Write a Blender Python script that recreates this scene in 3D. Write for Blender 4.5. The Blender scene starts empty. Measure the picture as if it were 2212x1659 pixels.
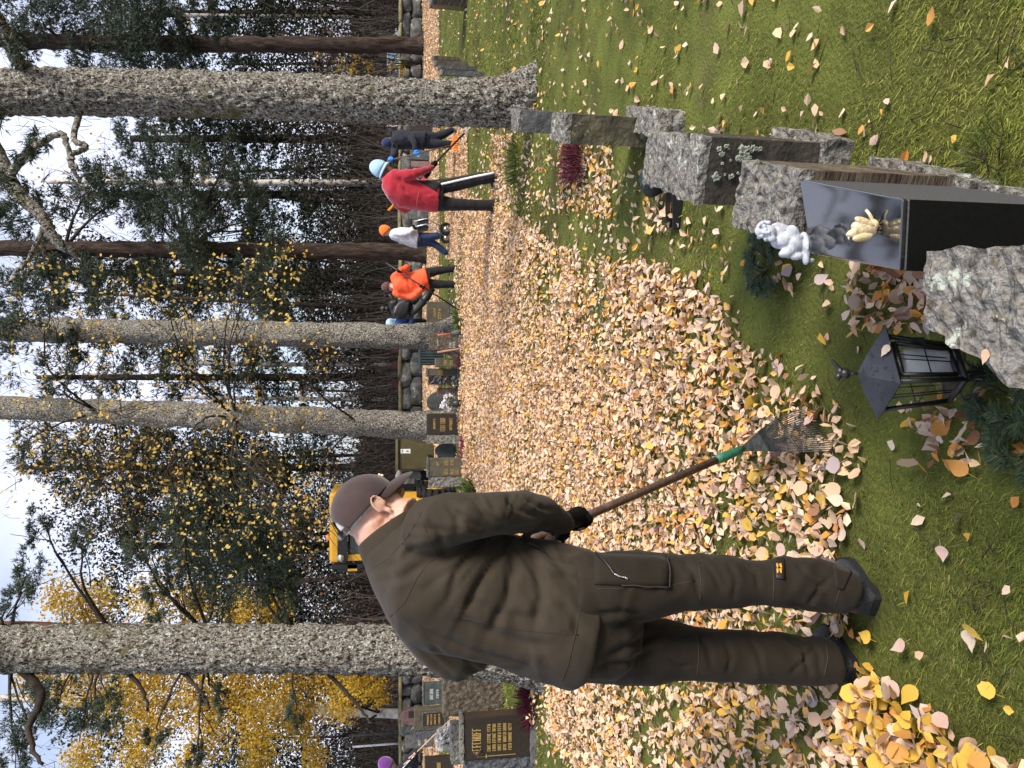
import bpy, math, random
import numpy as np
from mathutils import Vector, Matrix
from mathutils.bvhtree import BVHTree
R_ = random.Random(7)
rng = np.random.default_rng(7)
C = bpy.context.scene.collection
SC = bpy.context.scene
# ------------------------------------------------------------------ camera, sky, sun, exposure
FPX = 1661.0                       # focal length, in units of a 2212 px wide picture
CX, CY = 1106.0, 829.5
PITCH = math.radians(9.27)
CAM = np.array([0.0, 0.0, 1.5])
FW = np.array([0, math.cos(PITCH), -math.sin(PITCH)])
UP = np.array([0, math.sin(PITCH), math.cos(PITCH)])
RT = np.array([1.0, 0, 0])
cd = bpy.data.cameras.new('camera')
cd.sensor_width = 36.0; cd.sensor_fit = 'HORIZONTAL'
cd.lens = FPX / 2212 * 36.0
cd.clip_start = 0.05; cd.clip_end = 1500
cam = bpy.data.objects.new('camera', cd); C.objects.link(cam)
# the photograph was taken with the phone on its side: world up points to the picture's left
lx, ly, lz = -UP, RT, -FW
cam.matrix_world = Matrix(((lx[0], ly[0], lz[0], 0), (lx[1], ly[1], lz[1], 0), (lx[2], ly[2], lz[2], 1.5), (0, 0, 0, 1)))
SC.camera = cam
SUN_EL, SUN_AZ = math.radians(38), math.radians(128)     # azimuth clockwise from +Y: behind the camera, to its right
w = bpy.data.worlds.new('World'); SC.world = w; w.use_nodes = True
nt = w.node_tree; nt.nodes.clear()
out = nt.nodes.new('ShaderNodeOutputWorld'); bg = nt.nodes.new('ShaderNodeBackground')
sky = nt.nodes.new('ShaderNodeTexSky'); sky.sky_type = 'NISHITA'; sky.sun_disc = False
sky.sun_elevation = SUN_EL; sky.sun_rotation = SUN_AZ
tc = nt.nodes.new('ShaderNodeTexCoord'); mp = nt.nodes.new('ShaderNodeMapping'); mp.inputs['Scale'].default_value = (1, 1, 2.2)
nz = nt.nodes.new('ShaderNodeTexNoise'); nz.inputs['Scale'].default_value = 2.3; nz.inputs['Detail'].default_value = 7
rp = nt.nodes.new('ShaderNodeValToRGB'); rp.color_ramp.elements[0].position = .36; rp.color_ramp.elements[1].position = .60
rp.color_ramp.elements[0].color = (.30, .30, .30, 1); rp.color_ramp.elements[1].color = (1, 1, 1, 1)
mx = nt.nodes.new('ShaderNodeMixRGB'); mx.inputs['Color2'].default_value = (6.3, 6.7, 8.3, 1)   # bright thin cloud
L = nt.links.new
L(tc.outputs['Generated'], mp.inputs['Vector']); L(mp.outputs[0], nz.inputs['Vector']); L(nz.outputs[0], rp.inputs[0])
L(rp.outputs[0], mx.inputs['Fac']); L(sky.outputs[0], mx.inputs['Color1']); L(mx.outputs[0], bg.inputs['Color'])
bg.inputs['Strength'].default_value = 0.1
L(bg.outputs[0], out.inputs['Surface'])
sd = bpy.data.lights.new('sun', 'SUN'); sd.energy = 3.5; sd.angle = math.radians(20); sd.color = (1, .92, .80)
so = bpy.data.objects.new('sun', sd); C.objects.link(so)
sdir = Vector((math.sin(SUN_AZ) * math.cos(SUN_EL), math.cos(SUN_AZ) * math.cos(SUN_EL), math.sin(SUN_EL)))
so.rotation_euler = sdir.to_track_quat('Z', 'Y').to_euler()
so.location = (0, 0, 30)
SC.view_settings.view_transform = 'Standard'; SC.view_settings.look = 'None'
SC.view_settings.exposure = 0.78; SC.view_settings.gamma = 1; SC.view_settings.use_curve_mapping = False
# ------------------------------------------------------------------ measuring helpers
def ray(x, y): return FW + RT * ((CY - y) / FPX) + UP * ((CX - x) / FPX)
def P(x, y, Y):
    r = ray(x, y); return CAM + r * (Y / r[1])
def G(x, y, z=0.0):
    r = ray(x, y); return CAM + r * ((z - 1.5) / r[2])
def proj(p):
    d = np.asarray(p) - CAM; k = d @ FW
    return CX - (d @ UP) / k * FPX, CY - (d @ RT) / k * FPX
def nrm(v):
    v = np.asarray(v, float); return v / (np.linalg.norm(v) + 1e-12)
# ------------------------------------------------------------------ noise
def _h(ix, iy, iz, s):
    n = (ix * 374761393 + iy * 668265263 + iz * 2147483647 + s * 974634777).astype(np.int64)
    n = (n ^ (n >> 13)) * 1274126177; n = n & 0x7fffffff; n = (n ^ (n >> 16)) * 668265263 & 0x7fffffff
    return n / 0x7fffffff
def vnoise(p, s=0):
    p = np.asarray(p, float); i = np.floor(p).astype(np.int64); f = p - i; f = f * f * (3 - 2 * f)
    r = 0
    for a in (0, 1):
        for b in (0, 1):
            for c in (0, 1):
                wt = (f[:, 0] if a else 1 - f[:, 0]) * (f[:, 1] if b else 1 - f[:, 1]) * (f[:, 2] if c else 1 - f[:, 2])
                r = r + wt * _h(i[:, 0] + a, i[:, 1] + b, i[:, 2] + c, s)
    return r * 2 - 1
def fbm(p, o=4, s=0):
    r, a, q = 0, 1.0, np.asarray(p, float)
    for k in range(o):
        r = r + a * vnoise(q, s + k); q = q * 2.03 + 3.1; a *= .5
    return r
# ------------------------------------------------------------------ objects
def tag(o, label=None, cat=None, group=None, kind=None):
    if label: o['label'] = label
    if cat: o['category'] = cat
    if group: o['group'] = group
    if kind: o['kind'] = kind
    return o
def empty(name, loc, label=None, cat=None, group=None):
    o = bpy.data.objects.new(name, None); C.objects.link(o); o.location = loc; o.empty_display_size = .1
    return tag(o, label, cat, group)
def link(name, me, m=None, parent=None, loc=None):
    """link a mesh whose vertices are in world space (parents are pure translations)"""
    o = bpy.data.objects.new(name, me); C.objects.link(o)
    if m is not None and not me.materials: me.materials.append(m)
    if parent is not None:
        o.parent = parent
        org = Vector((0, 0, 0)); q = parent
        while q: org += q.location; q = q.parent
        o.location = -org
    return o
def mesh(V, F, smooth=True):
    me = bpy.data.meshes.new('m'); me.from_pydata([tuple(map(float, v)) for v in V], [], [tuple(map(int, f)) for f in F]); me.update()
    if smooth: me.polygons.foreach_set('use_smooth', [True] * len(me.polygons))
    return me
def obj(name, VF, m, parent=None, smooth=True): return link(name, mesh(VF[0], VF[1], smooth), m, parent)
def polys(V, rnd=None, smooth=False):
    """mesh of separate k-gons, V has shape (n,k,3); rnd = one random number per face"""
    n, k, _ = V.shape
    me = bpy.data.meshes.new('m')
    me.vertices.add(n * k); me.vertices.foreach_set('co', V.reshape(-1).astype(np.float32))
    me.loops.add(n * k); me.loops.foreach_set('vertex_index', np.arange(n * k, dtype=np.int32))
    me.polygons.add(n); me.polygons.foreach_set('loop_start', (np.arange(n) * k).astype(np.int32))
    if rnd is not None:
        a = me.attributes.new('rnd', 'FLOAT', 'FACE'); a.data.foreach_set('value', np.asarray(rnd, np.float32))
    me.update(calc_edges=True); me.validate()
    return me
def joinVF(parts):
    V, F, o = [], [], 0
    for v, f in parts:
        V.append(np.asarray(v, float)); F += [tuple(int(i) + o for i in q) for q in f]; o += len(v)
    return np.concatenate(V), F
# ------------------------------------------------------------------ shapes (all return V, F)
def rings_mesh(rings, cap=True):
    n = len(rings[0]); V = np.concatenate(rings); F = []
    for i in range(len(rings) - 1):
        for j in range(n):
            a, b = i * n + j, i * n + (j + 1) % n
            F.append((a, b, b + n, a + n))
    if cap:
        F.append(tuple(range(n - 1, -1, -1))); F.append(tuple((len(rings) - 1) * n + j for j in range(n)))
    return V, F
def tube(pts, rad, n=8, cap=True):
    pts = [np.asarray(p, float) for p in pts]; m = len(pts)
    if np.isscalar(rad): rad = [rad] * m
    T = [nrm(pts[min(i + 1, m - 1)] - pts[max(i - 1, 0)]) for i in range(m)]
    a = np.array([0, 0, 1.0]) if abs(T[0][2]) < .9 else np.array([1.0, 0, 0])
    u = nrm(np.cross(T[0], a)); rings = []
    th = np.arange(n) * 2 * math.pi / n
    for i in range(m):
        u = nrm(u - T[i] * (u @ T[i])); v = np.cross(T[i], u)
        rings.append(pts[i] + rad[i] * (np.cos(th)[:, None] * u + np.sin(th)[:, None] * v))
    return rings_mesh(rings, cap)
def ellip(c, axes, nu=14, nv=9):
    """axes: 3 semi-axis vectors"""
    c = np.asarray(c, float); A, B, D = [np.asarray(a, float) for a in axes]; V = [c + D]; F = []
    for i in range(1, nv):
        t = math.pi * i / nv
        for j in range(nu):
            p = 2 * math.pi * j / nu
            V.append(c + A * math.sin(t) * math.cos(p) + B * math.sin(t) * math.sin(p) + D * math.cos(t))
    V.append(c - D)
    for j in range(nu): F.append((0, 1 + j, 1 + (j + 1) % nu))
    for i in range(nv - 2):
        for j in range(nu):
            a = 1 + i * nu + j; b = 1 + i * nu + (j + 1) % nu
            F.append((a, a + nu, b + nu, b))
    l = len(V) - 1; o = 1 + (nv - 2) * nu
    for j in range(nu): F.append((o + (j + 1) % nu, o + j, l))
    return np.array(V), F
def edgeloft(rows, n=28, ex=2.0):
    """rows: (x0,y0,x1,y1,Y,t): silhouette edge points as measured, distance Y, half thickness t in metres"""
    cs, As = [], []
    for r in rows:
        a, b = P(r[0], r[1], r[4]), P(r[2], r[3], r[4]); cs.append((a + b) / 2); As.append((a - b) / 2)
    rings = []; th = np.arange(n) * 2 * math.pi / n
    for i, r in enumerate(rows):
        T = cs[min(i + 1, len(cs) - 1)] - cs[max(i - 1, 0)]
        B = nrm(np.cross(As[i], T)) * r[5]
        if B[1] < 0: B = -B
        c, s = np.cos(th), np.sin(th)
        c = np.sign(c) * np.abs(c) ** (2 / ex); s = np.sign(s) * np.abs(s) ** (2 / ex)
        rings.append(cs[i] + c[:, None] * As[i] + s[:, None] * B)
    return rings_mesh(rings)
def box(c, ax, ay, az):
    c, ax, ay, az = [np.asarray(q, float) for q in (c, ax, ay, az)]
    V = [c + i * ax + j * ay + k * az for i in (-1, 1) for j in (-1, 1) for k in (-1, 1)]
    return np.array(V), [(0, 1, 3, 2), (4, 6, 7, 5), (0, 4, 5, 1), (2, 3, 7, 6), (0, 2, 6, 4), (1, 5, 7, 3)]
def prism(poly, ext):
    poly = np.asarray(poly, float); n = len(poly); V = np.concatenate([poly, poly + np.asarray(ext, float)])
    return V, [tuple(range(n - 1, -1, -1)), tuple(range(n, 2 * n))] + [(i, (i + 1) % n, n + (i + 1) % n, n + i) for i in range(n)]
def bevel(o, w=.01, seg=2):
    m = o.modifiers.new('b', 'BEVEL'); m.width = w; m.segments = seg; m.limit_method = 'ANGLE'; m.angle_limit = math.radians(35)
    return o
def remesh(parts, voxel, smooth=4, fac=.5):
    """union of closed shapes into one continuous skin; returns V, quads as arrays"""
    V, F = joinVF(parts); me = mesh(V, F)
    o = bpy.data.objects.new('t', me); C.objects.link(o)
    m = o.modifiers.new('r', 'REMESH'); m.mode = 'VOXEL'; m.voxel_size = voxel
    if smooth:
        s = o.modifiers.new('s', 'SMOOTH'); s.factor = fac; s.iterations = smooth
    dg = bpy.context.evaluated_depsgraph_get(); ev = o.evaluated_get(dg)
    m2 = bpy.data.meshes.new_from_object(ev)
    bpy.data.objects.remove(o); bpy.data.meshes.remove(me)
    m2.polygons.foreach_set('use_smooth', [True] * len(m2.polygons)); m2.materials.clear()
    return m2
def getco(me):
    a = np.empty(len(me.vertices) * 3, np.float32); me.vertices.foreach_get('co', a); return a.reshape(-1, 3).astype(float)
def getno(me):
    a = np.empty(len(me.vertices) * 3, np.float32); me.vertices.foreach_get('normal', a); return a.reshape(-1, 3).astype(float)
def setco(me, co): me.vertices.foreach_set('co', co.reshape(-1).astype(np.float32)); me.update()
def seg_d(px, py, a, b):
    ax, ay = a; bx, by = b; dx, dy = bx - ax, by - ay
    t = np.clip(((px - ax) * dx + (py - ay) * dy) / (dx * dx + dy * dy + 1e-9), 0, 1)
    return np.hypot(px - ax - t * dx, py - ay - t * dy), t
def folds(me, lines, noise=0.0, nscale=9.0, facing=True, radial=None, slant=None):
    """press cloth folds into the side that shows: lines of (polyline, width, depth)"""
    co, no = getco(me), getno(me); px, py = proj(co)
    d = np.zeros(len(co))
    for pl, wd, am in lines:
        best = np.full(len(co), 1e9)
        nseg = len(pl) - 1; tt = np.zeros(len(co))
        for i in range(nseg):
            q, t = seg_d(px, py, pl[i], pl[i + 1]); k = q < best
            best[k] = q[k]; tt[k] = ((i + t) / nseg)[k]
        fade = np.clip(np.minimum(tt, 1 - tt) * 5, 0.0, 1)
        d += am * fade * (np.exp(-(best / wd) ** 2) - .35 * np.exp(-(best / (2.2 * wd)) ** 2))
    if facing:
        v = CAM - co; f = (no * v).sum(1) / np.linalg.norm(v, axis=1); d *= np.clip(f * 3, 0, 1)
    if radial is not None:                  # creases fanning out from where the sleeve pulls
        (ax, ay), am, r0 = radial; an = np.arctan2(py - ay, px - ax); rr = np.hypot(px - ax, py - ay)
        nn = vnoise(np.stack([an * 5.5, rr * .006, 0 * rr], 1), 91) + .6 * vnoise(np.stack([an * 12, rr * .011, 0 * rr + 3], 1), 92)
        d += am * (1 - np.abs(nn) * 1.6) * np.clip(rr / 45, 0, 1) * np.clip(1.5 - rr / r0, 0, 1) * np.clip(f * 3 if facing else 1, 0, 1)
    if noise:
        q = co * nscale; wv = fbm(q * .6, 2, 5)[:, None]
        d += noise * fbm(q + wv * 1.5, 3, 9)
    if slant:                               # short slanting creases down a limb
        am, sx, sy = slant; nn = vnoise(np.stack([px * sx + py * sy, py * sx * .35 - px * sy * .35, co[:, 1] * 2], 1), 95) + .5 * vnoise(np.stack([px * sx * 2.1 - py * sy * 1.2, py * sx * .8, co[:, 1] * 2], 1), 96)
        d += am * (1 - np.abs(nn) * 1.7)
    setco(me, co + no * d[:, None])
def bvh_of(me):
    return BVHTree.FromPolygons([tuple(v.co) for v in me.vertices], [tuple(p.vertices) for p in me.polygons])
def hit(b, x, y):
    r = ray(x, y); l, n, i, d = b.ray_cast(Vector(CAM), Vector(nrm(r)))
    return (None, None) if l is None else (np.array(l), np.array(n))
def on_surface(b, pts, off=.002, sub=6):
    out = []
    for i in range(len(pts) - 1):
        for k in range(sub + (i == len(pts) - 2)):
            t = k / sub; x = pts[i][0] * (1 - t) + pts[i + 1][0] * t; y = pts[i][1] * (1 - t) + pts[i + 1][1] * t
            l, n = hit(b, x, y)
            if l is not None: out.append(l + n * off)
    return out
def trail(name, b, pts, r, m, parent, off=.001, sub=6, n=6):
    q = on_surface(b, pts, off, sub)
    if len(q) > 2: return obj(name, tube(q, r, n), m, parent)
def patch(b, quad, off=.004, nu=6, nv=4, th=.003):
    """thin piece of cloth lying on a surface; quad = four measured corners"""
    A, B, Cc, D = [np.array(q, float) for q in quad]; g = []
    for i in range(nu + 1):
        for j in range(nv + 1):
            u, v = i / nu, j / nv
            q = A * (1 - u) * (1 - v) + B * u * (1 - v) + Cc * u * v + D * (1 - u) * v
            l, n = hit(b, *q)
            if l is None: l, n = g[-1] if g else (P(q[0], q[1], 2.2), np.array([0, -1, 0]))
            g.append((l, n))
    m = (nv + 1); top = [l + n * off for l, n in g]; bot = [l + n * (off - th - .004) for l, n in g]; N = len(g)
    F = []
    for i in range(nu):
        for j in range(nv):
            a = i * m + j; F.append((a, a + 1, a + m + 1, a + m)); F.append((N + a, N + a + m, N + a + m + 1, N + a + 1))
    per = [j for j in range(m)] + [i * m + nv for i in range(1, nu + 1)] + [nu * m + j for j in range(nv - 1, -1, -1)] + [i * m for i in range(nu - 1, 0, -1)]
    for k in range(len(per)): a, c = per[k], per[(k + 1) % len(per)]; F.append((a, N + a, N + c, c))
    return np.array(top + bot), F
def rotmats(n, tilt, yaw=None):
    """n random rotations: yaw about z, then tipped by up to tilt"""
    yw = rng.uniform(0, 2 * math.pi, n) if yaw is None else yaw
    tx = rng.normal(0, tilt, n); ty = rng.normal(0, tilt, n)
    cz, sz = np.cos(yw), np.sin(yw); cx, sx = np.cos(tx), np.sin(tx); cy, sy = np.cos(ty), np.sin(ty)
    Rz = np.zeros((n, 3, 3)); Rz[:, 0, 0] = cz; Rz[:, 0, 1] = -sz; Rz[:, 1, 0] = sz; Rz[:, 1, 1] = cz; Rz[:, 2, 2] = 1
    Rx = np.zeros((n, 3, 3)); Rx[:, 0, 0] = 1; Rx[:, 1, 1] = cx; Rx[:, 1, 2] = -sx; Rx[:, 2, 1] = sx; Rx[:, 2, 2] = cx
    Ry = np.zeros((n, 3, 3)); Ry[:, 1, 1] = 1; Ry[:, 0, 0] = cy; Ry[:, 0, 2] = sy; Ry[:, 2, 0] = -sy; Ry[:, 2, 2] = cy
    return Rx @ Ry @ Rz
def randrot(n):
    q = rng.normal(size=(n, 4)); q /= np.linalg.norm(q, axis=1)[:, None]; a, b, c, d = q.T
    return np.stack([np.stack([1 - 2 * (c * c + d * d), 2 * (b * c - a * d), 2 * (b * d + a * c)], -1),
                     np.stack([2 * (b * c + a * d), 1 - 2 * (b * b + d * d), 2 * (c * d - a * b)], -1),
                     np.stack([2 * (b * d - a * c), 2 * (c * d + a * b), 1 - 2 * (b * b + c * c)], -1)], 1)
# ------------------------------------------------------------------ materials
def col(c): return (c[0], c[1], c[2], 1)
def mat(name, cols, scale=6.0, detail=6.0, rough=.8, bump=0.0, bscale=None, metal=0.0, spec=.3, stretch=(1, 1, 1), src='NOISE',
        vary=0.0, sheen=0.0, trans=0.0, bdist=.02, coat=0.0, spots=None):
    """ramp of colours driven by noise in object space (src NOISE), by cells (VORONOI), by a face's own number (ATTR) or one colour"""
    m = bpy.data.materials.new(name); m.use_nodes = True; t = m.node_tree; N = t.nodes; b = N['Principled BSDF']; K = t.links.new
    b.inputs['Roughness'].default_value = rough; b.inputs['Metallic'].default_value = metal; b.inputs['Specular IOR Level'].default_value = spec
    if sheen: b.inputs['Sheen Weight'].default_value = sheen; b.inputs['Sheen Roughness'].default_value = .5
    if coat: b.inputs['Coat Weight'].default_value = coat; b.inputs['Coat Roughness'].default_value = .05
    tcn = N.new('ShaderNodeTexCoord'); mpn = N.new('ShaderNodeMapping'); mpn.inputs['Scale'].default_value = stretch; K(tcn.outputs['Object'], mpn.inputs[0])
    nzn = N.new('ShaderNodeTexNoise'); nzn.inputs['Scale'].default_value = scale; nzn.inputs['Detail'].default_value = detail; K(mpn.outputs[0], nzn.inputs['Vector'])
    if isinstance(cols[0], (int, float)): cols = [(0.3, tuple(c * .82 for c in cols)), (.7, tuple(min(1, c * 1.15) for c in cols))]
    r = N.new('ShaderNodeValToRGB'); e = r.color_ramp.elements
    while len(e) < len(cols): e.new(.5)
    for i, (p, c) in enumerate(cols): e[i].position = p; e[i].color = col(c)
    if src == 'ATTR':
        a = N.new('ShaderNodeAttribute'); a.attribute_name = 'rnd'; K(a.outputs['Fac'], r.inputs[0])
    elif src == 'RANDOM':
        a = N.new('ShaderNodeObjectInfo'); K(a.outputs['Random'], r.inputs[0])
    elif src == 'VORONOI':
        a = N.new('ShaderNodeTexVoronoi'); a.inputs['Scale'].default_value = scale; K(mpn.outputs[0], a.inputs['Vector'])
        ad = N.new('ShaderNodeMath'); ad.operation = 'ADD'; K(a.outputs['Color'], ad.inputs[0]); K(nzn.outputs[0], ad.inputs[1])
        hf = N.new('ShaderNodeMath'); hf.operation = 'MULTIPLY'; hf.inputs[1].default_value = .5; K(ad.outputs[0], hf.inputs[0]); K(hf.outputs[0], r.inputs[0])
    else: K(nzn.outputs[0], r.inputs[0])
    last = r.outputs[0]
    if vary:
        mm = N.new('ShaderNodeMixRGB'); mm.blend_type = 'MULTIPLY'; mm.inputs[0].default_value = 1
        n2 = N.new('ShaderNodeTexNoise'); n2.inputs['Scale'].default_value = scale * 4.3; n2.inputs['Detail'].default_value = 4; K(mpn.outputs[0], n2.inputs['Vector'])
        r2 = N.new('ShaderNodeValToRGB'); r2.color_ramp.elements[0].position = .3; r2.color_ramp.elements[1].position = .7
        r2.color_ramp.elements[0].color = col([1 - vary] * 3); r2.color_ramp.elements[1].color = col([1.0] * 3)
        K(n2.outputs[0], r2.inputs[0]); K(last, mm.inputs[1]); K(r2.outputs[0], mm.inputs[2]); last = mm.outputs[0]
    if spots:                                  # lichen, dirt: (colour, scale, threshold, softness)
        for sc_, sz, th, sf in spots:
            n3 = N.new('ShaderNodeTexNoise'); n3.inputs['Scale'].default_value = sz; n3.inputs['Detail'].default_value = 5; n3.inputs['Roughness'].default_value = .6
            K(tcn.outputs['Object'], n3.inputs['Vector'])
            r3 = N.new('ShaderNodeValToRGB'); r3.color_ramp.elements[0].position = th; r3.color_ramp.elements[1].position = th + sf
            r3.color_ramp.elements[0].color = (0, 0, 0, 1); r3.color_ramp.elements[1].color = (1, 1, 1, 1)
            mm = N.new('ShaderNodeMixRGB'); mm.inputs[2].default_value = col(sc_)
            K(n3.outputs[0], r3.inputs[0]); K(r3.outputs[0], mm.inputs[0]); K(last, mm.inputs[1]); last = mm.outputs[0]
    K(last, b.inputs['Base Color'])
    if bump:
        bn = N.new('ShaderNodeTexNoise'); bn.inputs['Scale'].default_value = bscale or scale * 3; bn.inputs['Detail'].default_value = 6
        K(mpn.outputs[0], bn.inputs['Vector'])
        bu = N.new('ShaderNodeBump'); bu.inputs['Strength'].default_value = bump; bu.inputs['Distance'].default_value = bdist
        K(bn.outputs[0], bu.inputs['Height']); K(bu.outputs[0], b.inputs['Normal'])
    if trans:
        tr = N.new('ShaderNodeBsdfTranslucent'); K(last, tr.inputs[0]); ms = N.new('ShaderNodeMixShader'); ms.inputs[0].default_value = trans
        K(b.outputs[0], ms.inputs[1]); K(tr.outputs[0], ms.inputs[2]); K(ms.outputs[0], N['Material Output'].inputs[0])
    return m
def glassmat(name, tint=(.9, .95, .95), rough=.03):
    m = bpy.data.materials.new(name); m.use_nodes = True; N = m.node_tree.nodes; K = m.node_tree.links.new
    tr = N.new('ShaderNodeBsdfTransparent'); tr.inputs[0].default_value = col(tint); gl = N.new('ShaderNodeBsdfGlossy'); gl.inputs['Roughness'].default_value = rough
    fr = N.new('ShaderNodeLayerWeight'); fr.inputs[0].default_value = .3; pw = N.new('ShaderNodeMath'); pw.operation = 'POWER'; pw.inputs[1].default_value = 4; K(fr.outputs['Facing'], pw.inputs[0]); ad = N.new('ShaderNodeMath'); ad.operation = 'MULTIPLY_ADD'; ad.inputs[1].default_value = .5; ad.inputs[2].default_value = .05; K(pw.outputs[0], ad.inputs[0]); ms = N.new('ShaderNodeMixShader'); K(ad.outputs[0], ms.inputs[0]); K(tr.outputs[0], ms.inputs[1]); K(gl.outputs[0], ms.inputs[2])
    K(ms.outputs[0], N['Material Output'].inputs[0]); return m
MT = {}
MT['ground'] = mat('grass_ground', [(.3, (.060, .054, .020)), (.42, (.088, .096, .024)), (.6, (.13, .150, .032)), (.76, (.10, .088, .036))], .9, 9, .95, .6, 60, vary=.45, spec=.1, bdist=.03)
MT['floor'] = mat('forest_floor', [(.3, (.035, .028, .018)), (.7, (.09, .065, .04))], 1.2, 8, .95, vary=.5, spec=.1)
MT['blade'] = mat('grass_blade', [(0, (.070, .090, .018)), (.35, (.135, .168, .028)), (.62, (.22, .25, .040)), (.8, (.32, .33, .075)), (.9, (.26, .20, .085)), (1, (.12, .08, .04))], src='ATTR', rough=.7, spec=.2, trans=.25)
LEAFC = [(0, (.62, .40, .22)), (.08, (.80, .62, .43)), (.17, (.78, .54, .31)), (.25, (.66, .44, .30)), (.33, (.79, .61, .48)), (.40, (.52, .32, .21)), (.46, (.70, .54, .46)), (.55, (.76, .44, .13)), (.68, (.80, .47, .07)), (.77, (.60, .25, .06)), (.87, (.30, .13, .06)), (.94, (.80, .66, .50)), (1, (.46, .34, .32))]
MT['leaf'] = mat('fallen_leaf', LEAFC, 60, src='ATTR', rough=.6, spec=.25, vary=.25, trans=.15)
def leafm(n, c, sp): return mat(n, [(.3, tuple(v * .85 for v in c)), (.7, c)], 45, 5, .55, .25, 160, spec=.3, vary=.2, trans=.15, bdist=.004, spots=[(sp, 70, .62, .08)])
LEAFM = {'pale pink': leafm('leaf_pale_pink', (.64, .44, .37), (.35, .22, .16)), 'peach': leafm('leaf_peach', (.72, .49, .32), (.40, .24, .12)),
         'yellow': leafm('leaf_yellow', (.78, .50, .08), (.45, .22, .05)), 'orange': leafm('leaf_orange', (.66, .32, .08), (.33, .15, .06)),
         'brown': leafm('leaf_brown', (.33, .17, .09), (.17, .09, .05)), 'lilac grey': leafm('leaf_lilac_grey', (.50, .40, .39), (.3, .22, .2)), 'cream': leafm('leaf_cream', (.74, .60, .46), (.42, .27, .15))}
MT['needle'] = mat('pine_needle', [(0, (.018, .026, .016)), (.4, (.034, .050, .030)), (.75, (.052, .072, .044)), (1, (.080, .090, .045))], src='ATTR', rough=.6, spec=.3)
MT['needle_far'] = mat('far_needle', [(0, (.022, .032, .018)), (.5, (.045, .060, .032)), (1, (.085, .085, .040))], src='ATTR', rough=.7, spec=.2)
MT['gold'] = mat('golden_leaf', [(0, (.26, .17, .02)), (.4, (.50, .31, .03)), (.8, (.64, .42, .05)), (1, (.34, .32, .06))], src='ATTR', rough=.6, spec=.2, trans=.35)
MT['amber'] = mat('amber_leaf', [(0, (.36, .21, .04)), (.5, (.56, .36, .08)), (1, (.68, .50, .15))], src='ATTR', rough=.6, spec=.2, trans=.3)
MT['rust'] = mat('thicket_leaf', [(0, (.030, .024, .021)), (.45, (.062, .047, .040)), (.72, (.095, .062, .046)), (.88, (.16, .075, .04)), (.96, (.40, .21, .04)), (1, (.09, .10, .04))], src='ATTR', rough=.8, spec=.1)
MT['twig'] = mat('twig', [(0, (.030, .025, .022)), (.6, (.060, .049, .042)), (1, (.11, .095, .085))], src='ATTR', rough=.9, spec=.1)
MT['bark'] = mat('lichen_bark', [(.30, (.020, .015, .012)), (.42, (.070, .054, .042)), (.49, (.19, .165, .135)), (.56, (.36, .34, .30)), (.64, (.11, .09, .07)), (.73, (.04, .032, .025))], 40, 8, .95, 1.0, 60, stretch=(1, 1, .55), spec=.1, vary=.55, bdist=.03,
                 spots=[((.40, .42, .38), 30, .58, .04), ((.46, .45, .40), 52, .61, .04), ((.10, .085, .035), 4, .62, .08), ((.085, .075, .03), 1.3, .62, .10)])
MT['bark_dark'] = mat('pine_bark', [(.3, (.022, .017, .014)), (.5, (.060, .042, .034)), (.7, (.10, .075, .062))], 7, 8, .95, .9, 22, stretch=(1.6, 1.6, .3), spec=.1, vary=.5, bdist=.05)
MT['bark_red'] = mat('red_pine_bark', [(.3, (.10, .045, .025)), (.6, (.22, .10, .055)), (.8, (.28, .15, .09))], 8, 7, .9, .6, 25, stretch=(1.2, 1.2, .5), spec=.1, vary=.4)
MT['bark_birch'] = mat('birch_bark', [(.35, (.05, .04, .035)), (.45, (.45, .42, .38)), (.7, (.66, .62, .57))], 2.2, 6, .8, .3, 20, stretch=(1, 1, 2.4), spec=.2, vary=.2)
MT['branch'] = mat('dark_branch', [(.3, (.022, .018, .015)), (.7, (.065, .052, .042))], 9, 5, .95, .4, spec=.1)
MT['canopy'] = mat('wood_foliage', [(0, (.013, .018, .012)), (.4, (.026, .033, .019)), (.6, (.050, .042, .026)), (.78, (.10, .068, .034)), (.9, (.34, .20, .035)), (1, (.10, .105, .04))], src='ATTR', rough=.8, spec=.1, trans=.2)
MT['moss'] = mat('moss', [(.3, (.05, .06, .012)), (.7, (.13, .14, .03))], 14, 6, .95, .5, 60, spec=.05, vary=.4)
# ------------------------------------------------------------------ ground
def gz(x, y):
    x = np.asarray(x, float); y = np.asarray(y, float)
    q = np.stack([x, y, x * 0], -1).reshape(-1, 3)
    return (.016 * vnoise(q * .9, 3) + .010 * vnoise(q * 2.7, 4)).reshape(x.shape) * np.clip((40 - y) / 20, 0, 1)
def sheet(name, xs, ys, zf, m):
    X, Y = np.meshgrid(xs, ys); Z = zf(X, Y); n, k = len(xs), len(ys)
    V = np.stack([X, Y, Z], -1).reshape(-1, 3)
    F = [(j * n + i, j * n + i + 1, (j + 1) * n + i + 1, (j + 1) * n + i) for j in range(k - 1) for i in range(n - 1)]
    return obj(name, (V, F), m)
half = np.concatenate([np.linspace(0, 8, 70), np.geomspace(8.4, 500, 26)])
xs = np.concatenate([-half[:0:-1], half])
ys = np.concatenate([np.linspace(-80, -1, 8), np.linspace(0, 18, 150), np.geomspace(18.4, 700, 30)])
tag(sheet('ground', xs, ys, gz, MT['ground']), kind='structure')
fx = np.linspace(-150, 150, 30); fy = np.geomspace(33.5, 600, 30)
tag(sheet('forest_floor', fx, fy, lambda X, Y: gz(X, Y) + .03, MT['floor']), kind='structure')
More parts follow.
